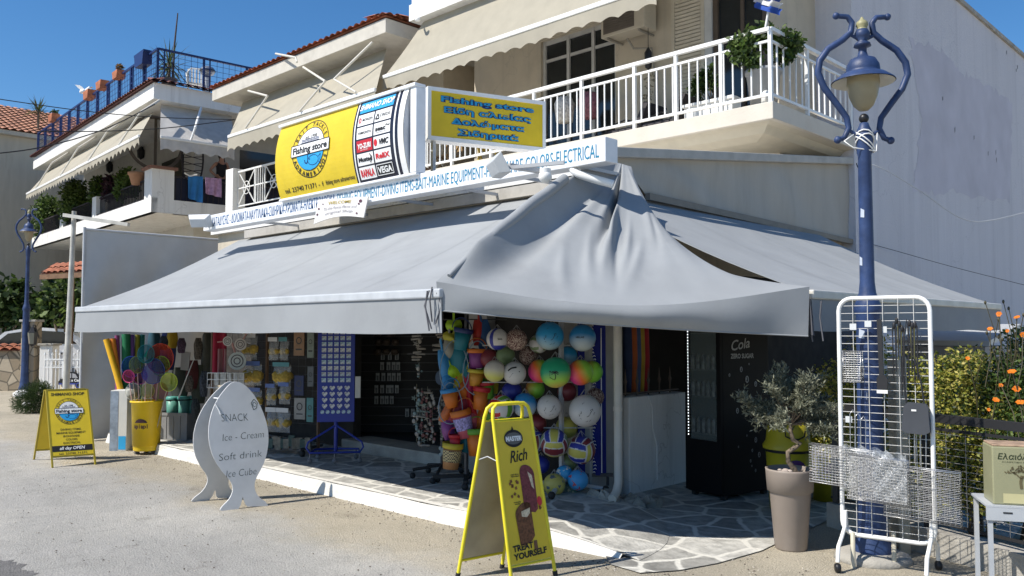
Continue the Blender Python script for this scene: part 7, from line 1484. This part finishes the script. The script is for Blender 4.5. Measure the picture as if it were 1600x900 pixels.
def planter(label, u, v, w_, mt, y=.10, plant=None, cat='planter', sc=1):
    p = aLY(u, v, y); c = LA_(*p); t = T('planter', label, cat, c, AR, 'planters on the terrace railing'); h_ = w_*.5
    m = MB(); m.prism([(-w_/2*.82,-h_/2),(w_/2*.82,-h_/2),(w_/2,h_/2-.05),(w_/2*1.08,h_/2-.05),(w_/2*1.08,h_/2),(-w_/2*1.08,h_/2),(-w_/2*1.08,h_/2-.05),(-w_/2,h_/2-.05)], V(0,.24,0), lambda x, y_: V(x, -.14, y_)); lo(m, 'trough', mt, t, bev=.01)
    if plant: m = MB(); random.seed(u); leaves(m, 60, lambda: V(random.uniform(-.1,.1), random.uniform(-.08,.08), h_/2 + random.uniform(0,.16)), .12, 0, 3); lo(m, 'foliage', plant, t)
planter('terracotta planter with a dry tuft second from the blue box', 187, 118, .42, TERRA, plant=leafmats('dry_tuft', [(.14,.08,.03), (.2,.12,.05), (.08,.06,.02)])); planter('bare terracotta planter between its two neighbours', 161, 134, .46, TERRA); planter('terracotta planter beside the white seagull', 141, 149, .5, TERRA); planter('terracotta planter at the far end near the palm like yucca', 85, 185, .5, TERRA, plant=G_DARK)
planter('navy blue planter box on the terrace corner railing', 225, 94, .7, NAVYP)
c = LA_(*aLY(129, 143, .13)); t = T('seagull', 'small white seagull perched at the planter with raised wings', 'bird', c); W_ = paint('feather_white', (.75,.75,.74)); m = MB(); m.ball(c, .10, 14, 10, sc=(1.5,.8,.75)); m.tube([c + RT*.1, c + RT*.2 + Z*.1, c + RT*.24 + Z*.13], [.07,.05,.05], 10); m.build('body', W_, t)
for s in (-1, 1): m = MB(); m.prism([(0,0),(.1,.02),(-.06,.18),(-.22,.2)], _f0*.015*s, CFm(c + NC*.06*s)); m.build('wing', W_, t)
MB().lathe([(.02,0),(0,.07)], c + RT*.27 + Z*.13, 8, M=Matrix.Rotation(YAW, 4, 'Z') @ Matrix.Rotation(pi/2, 4, 'Y')).build('beak', paint('orange_beak', (.6,.3,.03)), t)
c = LA_(*aLX(307, 132, -1.2)); c.z = zT; t = T('plastic_chair', 'white plastic garden chair on the roof terrace', 'chair', c, AR + R(70)); PW = paint('white_plastic', (.66,.65,.6), rough=.4)
lo(MB().grid(lambda a, b_: V(-.22+.44*a, -.22+.44*b_, .42 - .02*sin(pi*a)), 6, 6, thick=-Z*.02), 'seat', PW, t); m = MB(); [m.bar((-.2+.08*i, .22, .44), (-.2*1.05+.084*i, .34, .92), .05, .015) for i in range(6)]; m.tube([(-.23,.22,.42),(-.24,.3,.8),(-.15,.36,.95),(.15,.36,.95),(.24,.3,.8),(.23,.22,.42)], .02, 6); lo(m, 'backrest', PW, t)
for s in (-1, 1):
    lo(MB().tube([(s*.25,.27,.66),(s*.27,-.1,.66),(s*.25,-.22,.6),(s*.24,-.22,.42)], .02, 6), 'armrest', PW, t)
    for y in (-.2, .2): lo(MB().tube([(s*.2,y,.42),(s*.24,y*1.15,0)], [.025,.02], 6), 'leg', PW, t)
c = LA_(*aLX(324, 128, -.8)); c.z = zT; t = T('kettle_grill', 'grey round kettle grill on a column stand on the terrace', 'grill', c); MB().ball(c + Z*.72, .2, 18, 12, sc=(1,1,.7)).build('bowl', mat('dull_chrome', (.3,.32,.35), rough=.3, metal=.6), t); m = MB(); m.tube([c, c + Z*.6], .09, 12); m.build('column', paint('grey_column', (.4,.42,.45)), t); MB().lathe([(.205,.70),(.212,.72),(.205,.74)], c, 18).build('rim', DGREY, t)
# balcony plants
def bplant(label, u, v, r, mats, pot=True, y=.25, n=900, size=.12):
    r *= 1.4; n = int(n*1.8)
    c = LA_(*aLY(u, v, y)); rr = r*(c - C0).dot(_f0)/FPX; base = c - Z*rr*.9; t = T('balcony_plant', label, 'plant', base, 0, 'plants along the terrace house balcony'); random.seed(u)
    m = MB(); leaves(m, n, clump(c, rr, (1.1,.6,.85)), size, 0, len(mats)); leaves(m, n//2, clump(c - Z*rr*.75 - RT*rr*.25, rr*.7, (1.2,.6,1)), size, 0, len(mats)); leaves(m, n//3, clump(c - Z*rr*.6 + RT*rr*.5, rr*.6, (1.1,.6,1)), size, 0, len(mats)); m.build('foliage', mats, t)
    m = MB(); m.lathe([(0,-.2),(.1,-.2),(.14,.02),(.15,.03),(.15,.05),(0,.03)], base + Z*.12 + (LA_(0,.12,0)-LA_(0,0,0)), 16); m.build('pot', mat('dim_pot', (.12,.1,.09)), t)
bplant('loose green trailing plant at the far end of the planted balcony', 73, 328, 25, G_MID + G_DARK[:1]); bplant('large bright green rounded plant on the balcony rail', 117, 304, 25, G_MID, n=1000); bplant('mid green plant between the bright one and the purple one', 154, 290, 15, G_MID + G_DARK[:1], n=400); bplant('dark purple leaved plant on the balcony rail', 174, 287, 14, leafmats('purple_leaf', [(.04,.015,.03), (.06,.03,.04), (.025,.02,.02)]), n=450); bplant('bright green plant beside the white pillar', 196, 281, 18, G_MID, n=600)
c = LA_(*aLY(214, 280, .05)); t = MB().lathe([(0,-.15),(.13,-.15),(.2,.1),(.23,.11),(.23,.17),(0,.13)], c, 18).build('flower_pot', mat('dusty_terracotta', (.36,.2,.12), rough=.9), None); tag(t, 'wide dusty terracotta pot next to the white balcony pillar', 'pot')
for i, (u, v) in enumerate(((171, 262), (220, 240))):
    c = LA_(*aLY(u, v, 1.6)); t = T('wall_sconce', ['black wall sconce over the purple plant', 'black wall sconce nearest the balcony corner'][i], 'lantern', c); MB().lathe([(0,-.2),(.1,-.12),(.12,.1),(.04,.2),(0,.24)], c, 6, sm=False).build('cage', BLACKP, t); MB().tube([c + Z*.22, c + Z*.3 + _f0*.1, c + _f0*.25], .02, 6).build('bracket', BLACKP, t)
m = MB(); c = LA_(*aLX(243, 224, -1.66)); xa_ = LA_(0,1,0) - LA_(0,0,0); P = lambda x, y: c + xa_*x + Z*y; ring(m, 0, 0, .75, .75, .09, P, n=28); rect(m, -.04, .04, -.7, .7, P); tag(m.build('wall_plaque', mat('dim_wood_ring', (.12,.1,.08)), None), 'dim round lattice plaque on the shaded balcony wall', 'plaque')
c = LA_(*aLX(301, 248, -.2)); m = MB(); P = lambda x, y: c + xa_*x + Z*y; ring(m, 0, 0, .3, .75, .05, P, n=24)
for k in range(7): y = -.55+.18*k; w_ = .3*math.sqrt(max(0, 1-(y/.75)**2)); stroke(m, [(-w_, y), (w_, y+.1)], .02, P); stroke(m, [(w_, y), (-w_, y+.1)], .02, P)
tag(m.build('trellis_screen', mat('dark_iron', (.03,.025,.03)), None), 'dark oval lattice screen behind the blue laundry', 'screen')
def laundry(label, u0, u1, v0, v1a, v1b, mt, X=.02):
    a, b_ = aLX(u0, v0, X), aLX(u1, v0+2, X); d0, d1 = aLX(u0, v1a, X), aLX(u1, v1b, X)
    m = MB(); m.grid(lambda s, t_: LA_(X + .03*sin(s*13 + t_*2)*(.3+t_), a.y + (b_.y-a.y)*s, (a.z + (b_.z-a.z)*s)*(1-t_) + (d0.z + (d1.z-d0.z)*s)*t_), 20, 12, thick=V(-.008,0,0)); tag(m.build('towel', mt, None), label, 'towel', 'laundry on the balcony')
laundry('sky blue towel hung over the balcony railing', 294, 317, 274, 309, 318, mat('sky_blue_towel', (.03,.17,.42), rough=.95, var=.15)); laundry('lilac patterned cloth hung over the balcony railing', 321, 346, 277, 302, 309, mat('lilac_cloth', (.42,.26,.42), rough=.95, var=.3, scale=12))
m = MB(); a, b_ = LA_(*aLX(288, 270, .03)), LA_(*aLX(308, 273, .03)); m.tube([a, a.lerp(b_, .4) - Z*.06, b_], .02, 6); tag(m.build('clothes_hanger', WMET, None), 'white clothes hanger hooked over the railing above the blue towel', 'hanger')
# ---------------------------------------------------------------- person on the balcony
import bmesh
pc = aLX(344, 300, -.45); pz = AZ_ + .18; hz = aLX(344, 247, -.45).z
o_ = LA_(-.45, pc.y, pz); fwd_ = LA_(1,0,0) - LA_(0,0,0); sd = LA_(0,1,0) - LA_(0,0,0)
k = (hz - pz + .1)/1.68
def B(x, y, z): return o_ + (fwd_*x + sd*y + Z*z)*k
J = [(B(0,0,.95),.13), (B(.02,0,1.12),.115), (B(.04,0,1.28),.125), (B(.05,0,1.40),.085), (B(.07,0,1.48),.05), (B(.09,0,1.57),.075), (B(.09,0,1.64),.07),
     (B(.04,-.17,1.38),.055), (B(.08,-.34,1.16),.04), (B(.22,-.24,1.0),.034), (B(.28,-.22,.99),.026), (B(.04,.17,1.38),.055), (B(.1,.24,1.12),.04), (B(.27,.2,1.0),.034), (B(.33,.19,.99),.026),
     (B(0,-.09,.88),.095), (B(.02,-.1,.48),.062), (B(0,-.1,.08),.042), (B(.1,-.11,.03),.03), (B(0,.09,.88),.095), (B(.02,.1,.48),.062), (B(0,.1,.08),.042), (B(.1,.11,.03),.03)]
EG = [(0,1),(1,2),(2,3),(3,4),(4,5),(5,6),(3,7),(7,8),(8,9),(9,10),(3,11),(11,12),(12,13),(13,14),(0,15),(15,16),(16,17),(17,18),(0,19),(19,20),(20,21),(21,22)]
def skin(name, J, EG, mt, parent):
    Mi = MAT[parent.name].inverted(); bm = bmesh.new(); ly = bm.verts.layers.skin.verify(); vs = [bm.verts.new(Mi @ p) for p, r in J]
    for v_, (p, r) in zip(vs, J): v_[ly].radius = (r*k, r*k)
    vs[0][ly].use_root = True
    for a, b_ in EG: bm.edges.new((vs[a], vs[b_]))
    me = bpy.data.meshes.new(name); bm.to_mesh(me); bm.free(); me.materials.append(mt); o = bpy.data.objects.new(name, me); COL.objects.link(o); o.parent = parent; MAT[o.name] = MAT[parent.name]
    o.modifiers.new('skin', 'SKIN').use_smooth_shade = True; sb_ = o.modifiers.new('sub', 'SUBSURF'); sb_.levels = sb_.render_levels = 2; return o
pp_ = T('person', 'person in a dark sleeveless top leaning on the balcony railing by the laundry', 'person', o_)
SKIN = mat('brown_skin', (.36,.2,.14), rough=.6); skin('body', J, EG, SKIN, pp_)  # one even brown skin colour
skin('top', [(p, r*1.14) for p, r in (J[0], J[1], J[2], (B(.045,0,1.37),.1), (B(.04,-.13,1.385),.062), (B(.04,.13,1.385),.062))], [(0,1),(1,2),(2,3),(3,4),(3,5)], mat('black_cloth', (.015,.015,.02), rough=.9), pp_)
skin('trousers', [(J[0][0], .145), (J[15][0], .108), (J[16][0], .075), (J[17][0], .055), (J[19][0], .108), (J[20][0], .075), (J[21][0], .055)], [(0,1),(1,2),(2,3),(0,4),(4,5),(5,6)], mat('black_cloth', (.015,.015,.02)), pp_)
m = MB(); hc = B(.06, 0, 1.615); m.ball(hc, .098*k, 16, 12, sc=(1,1,1.1)); m.tube([B(.0,.03,1.62), B(-.04,.06,1.48), B(-.03,.08,1.28)], [.08*k,.085*k,.05*k], 10); m.build('hair', mat('dark_brown_hair', (.03,.018,.012), rough=.6, var=.4, scale=60), pp_)
for s in (-1, 1):
    m = MB(); a = B(.28,.205*s if s > 0 else -.22,.99)
    for f in range(5): m.tube([a + sd*(.014*(f-2)), a + fwd_*.045 + sd*(.016*(f-2)), a + fwd_*.07 + sd*(.017*(f-2)) - Z*.03], [.009,.008,.006], 6)
    m.build('hand', SKIN, pp_)
m = MB(); fc_ = B(.165,0,1.59); m.ball(fc_, .014, 8, 6, sc=(1,.8,1.4)); [m.ball(B(.155,.03*s,1.615), .009, 8, 6) for s in (-1,1)]; m.tube([B(.155,-.022,1.555), B(.162,0,1.553), B(.155,.022,1.555)], .005, 5); m.build('face_features', mat('face_detail', (.2,.09,.07)), pp_)
# ================================================================ CABLES
def cable(label, pts, r=.009, mt=INK):
    P = [aD(u, v, d) for u, v, d in pts]; out = []
    for i in range(len(P)-1):
        for j in range(8):
            t_ = j/8; p0, p1, p2, p3 = P[max(i-1,0)], P[i], P[i+1], P[min(i+2,len(P)-1)]
            out.append(.5*((2*p1) + (p2-p0)*t_ + (2*p0-5*p1+4*p2-p3)*t_*t_ + (3*p1-p0-3*p2+p3)*t_**3))
    tag(MB().tube(out + [P[-1]], r, 6).build('cable', mt, None), label, 'cable')
cable('black overhead cable sloping down across the terrace house', [(-40, 149, 16), (120, 172, 17), (240, 183, 18), (368, 187, 19)]); cable('black overhead cable rising to the terrace house eaves', [(-40, 243, 16), (60, 231, 17), (160, 203, 18.5), (242, 163, 20)], .012); cable('thin black cable running level to the middle house', [(55, 205, 16), (160, 205, 17), (260, 200, 18), (368, 187, 19)], .010)
cable('sagging grey wire from the lamp across the lavender wall', [(1340, 252, 10.5), (1378, 263, 10.5), (1440, 300, 11), (1500, 340, 11.6), (1550, 344, 12), (1650, 318, 13)], .006, LGREY); cable('thin dark wire low on the lavender wall behind the side awning', [(1338, 375, 12.3), (1400, 392, 13), (1500, 420, 14), (1640, 455, 15)], .005, DGREY); cable('black cable hanging down the corner of the lavender block', [(1338, 255, 12), (1352, 300, 12), (1345, 360, 12), (1347, 440, 12)], .007)
# ================================================================ THINGS ON THE WHITE RAILED BALCONY
c = aY(985, 30, WY-.2); t = T('air_conditioner', 'beige wall air conditioner unit above the balcony window', 'air conditioner', c); hw = .42
m = MB(); m.box(c.x-hw, c.x+hw, WY-.42, WY-.1, c.z-.27, c.z+.3); m.build('casing', paint('beige_casing', (.52,.47,.38), dirt=.25), t, bev=.012)
m = MB(); [m.box(c.x-hw+.06, c.x+hw-.2, WY-.432, WY-.42, c.z-.2+.04*i, c.z-.185+.04*i) for i in range(11)]; m.box(c.x-hw+.05, c.x+hw-.19, WY-.424, WY-.4201, c.z-.22, c.z+.26); m.build('grille', mat('dark_grille', (.14,.12,.1)), t)
m = MB(); [m.bar((x, WY-.4, c.z-.29), (x, WY, c.z-.29), .03) for x in (c.x-.3, c.x+.3)]; m.tube([(c.x-.1, WY-.15, c.z-.27), (c.x, WY-.12, c.z-.45), (c.x+.3, WY-.06, c.z-.5), (c.x+.36, WY-.05, c.z-1.0), (c.x+.36, WY-.04, BZ)], .018, 6); m.build('pipework', mat('grey_lagging', (.3,.28,.24)), t)
def pot_plant(name, label, c, pw, ph, pmt, blobs, mats, n, size, trough=False):
    t = T(name, label, 'plant', c); m = MB()
    if trough: m.box(c.x-pw/2, c.x+pw/2, c.y-.12, c.y+.12, c.z, c.z+ph); m.box(c.x-pw/2-.02, c.x+pw/2+.02, c.y-.14, c.y+.14, c.z+ph-.05, c.z+ph)
    else: m.lathe([(0,0),(pw*.36,0),(pw*.48,ph*.9),(pw*.52,ph*.9),(pw*.52,ph),(0,ph*.95)], c, 20)
    m.build('pot', pmt, t, bev=.01 if trough else 0); m = MB(); tot = sum(r*r for _, r in blobs); random.seed(int(n))
    for b_, r in blobs: leaves(m, int(n*r*r/tot), clump(b_, r), size, 0, len(mats))
    m.build('foliage', mats, t); m = MB(); [m.tube([c + Z*ph*.9, b_], [.012,.004], 5) for b_, r in blobs]; m.build('stem', BARK, t); return t
yb = BY+.3
c = aY(1113, 172, yb+.2); c.z = BZ; pot_plant('trough_plant', 'leafy plant in a ribbed white trough at the balcony railing', c, .75, .3, WHITE, [(aY(1098, 128, yb+.2), .16), (aY(1088, 140, yb+.15), .13), (aY(1115, 130, yb+.25), .13), (aY(1105, 112, yb+.2), .1)], G_DARK + G_MID[:1], 420, .09, True)
c = aY(1192, 60, yb+.0); c.z = BZ; pot_plant('basil_bush', 'bushy green plant spilling over the balcony corner rail', c, .45, .5, paint('grey_pot', (.3,.31,.32)), [(aY(1165, 68, yb-.25), .2), (aY(1160, 85, yb-.28), .17), (aY(1190, 58, yb), .2), (aY(1175, 95, yb-.25), .14), (aY(1215, 62, yb+.1), .2), (aY(1235, 68, yb+.3), .2), (aY(1150, 75, yb-.28), .12), (aY(1225, 90, yb+.2), .14)], G_DARK[1:] + G_MID, 1900, .085)
c = aY(1190, 150, yb); c.z = BZ; simple(MB().lathe([(0,0),(.06,0),(.06,.16),(.03,.2),(.03,.24),(0,.24)], c + V(.12,-.12,0), 14), 'white_bottle', WHITE, 'white plastic bottle on the balcony floor at the corner', 'bottle')
fl0, fl1 = aY(1199, 34, BY-.02), aY(1213, -40, BY-.05); t = T('greek_flag', 'blue and white striped flag on a white pole at the balcony corner', 'flag', fl0); MB().tube([aY(1196, 30, BY-.03) - Z*.1, aY(1211, -42, BY-.03)], .014, 8).build('pole', WMET, t)
m = MB(); N_ = 9
for i in range(N_):
    def ff(a, b_, i=i): u = 1180 + 40*a + 6*sin(b_*2+i*.4); s_ = (i + b_)/N_; return aY(u - 6 + 10*s_, -60 + 84*s_ - 12*(1-a), BY-.06 - .05*sin(a*9 + s_*3))
    m.grid(ff, 14, 2, i % 2)
m.build('cloth', [col('flag_blue', (.03,.09,.4), rough=.9), col('flag_white', (.7,.7,.7), rough=.9)], t)
c = aY(1013, 95, WY-.6); t = T('hanging_lantern', 'dark hanging lantern with a trailing plant before the balcony wall', 'lantern', c); m = MB(); m.tube([c + Z*.5, c + Z*.2], .006, 4); m.lathe([(0,.22),(.06,.12),(.05,-.1),(0,-.14)], c, 8); m.build('cage', BLACKP, t); m = MB(); [m.tube([c - Z*.14, c + V(.05*sin(i*2), 0, -.5 - .1*i), ], .004, 4) for i in range(4)]; random.seed(3); leaves(m, 60, lambda: c + V(random.uniform(-.08,.08), random.uniform(-.04,.04), random.uniform(-.85,-.2)), .06); m.build('trailing_stem', mat('dry_trailing', (.2,.17,.11)), t)
for i, (u, v, lab) in enumerate(((985, 190, 'dark cushioned lounger lying on the balcony floor'), (1040, 180, 'second dark cushioned lounger nearer the trough plant'))):
    c = aY(u, v, WY-.55); c.z = BZ; t = T('floor_lounger', lab, 'lounger', c, 0, 'loungers on the balcony'); DC = mat('dark_cushion', (.06,.055,.06), rough=.9); lo(MB().box(-.3,.28,-.25,.25,.08,.2), 'cushion', DC, t, bev=.04); lo(MB().prism([(.2,.12),(.3,.1),(.5,.5),(.42,.52)], V(0,.5,0), lambda x, y: V(x, -.25, y)), 'backrest', DC, t, bev=.02); lo(MB().tube([(-.28,-.27,.0),(-.25,-.27,.22),(.1,-.27,.3),(.3,-.27,.22),(.3,-.27,0)], .015, 6), 'frame', BLACKP, t)
for i, (u, v, lab, c_) in enumerate(((882, 172, 'white spotted stool behind the balcony railing', (.6,.58,.55)), (920, 165, 'dull rose basket behind the balcony railing', (.25,.1,.13)))):
    c = aY(u, v, WY-.5); simple(MB().lathe([(0,-.2),(.14,-.2),(.17,.1),(.12,.2),(0,.22)], c, 16), ['spotted_stool', 'laundry_basket'][i], mat('balcony_item_%d' % i, c_, var=.4, scale=25), lab, ['stool', 'basket'][i])
for i, (u, v) in enumerate(((700, 240), (765, 225))):
    c = aY(u, v, WY-.4); c.z = BZ; t = T('folding_chair', ['tan folding chair behind the lightbox near the curved sign', 'yellow seated folding chair behind the lightbox'][i], 'chair', c, .4*i); wd_ = [mat('tan_wood', (.3,.2,.1)), mat('mustard_seat', (.5,.36,.05))][i]; lo(MB().box(-.2,.2,-.2,.2,.42,.45), 'seat', wd_, t, bev=.01); lo(MB().box(-.2,.2,.19,.22,.55,.85), 'backrest', wd_, t, bev=.01)
    for s in (-1, 1): lo(MB().bar((s*.18,-.2,0),(s*.18,.2,.85), .025), 'leg', wd_, t); lo(MB().bar((s*.15,.2,0),(s*.15,-.2,.44), .025), 'leg', wd_, t)
m = MB(); [m.tube([aY(u, v, 9.55), aY(u+3, v+9, 9.5)], .02, 6) for u, v in ((648, 24),)]; m.ball(aY(653, 30, 9.5), .05, 10, 8); tag(m.build('roof_camera', WMET, None), 'small white camera under the upper slab corner', 'camera')
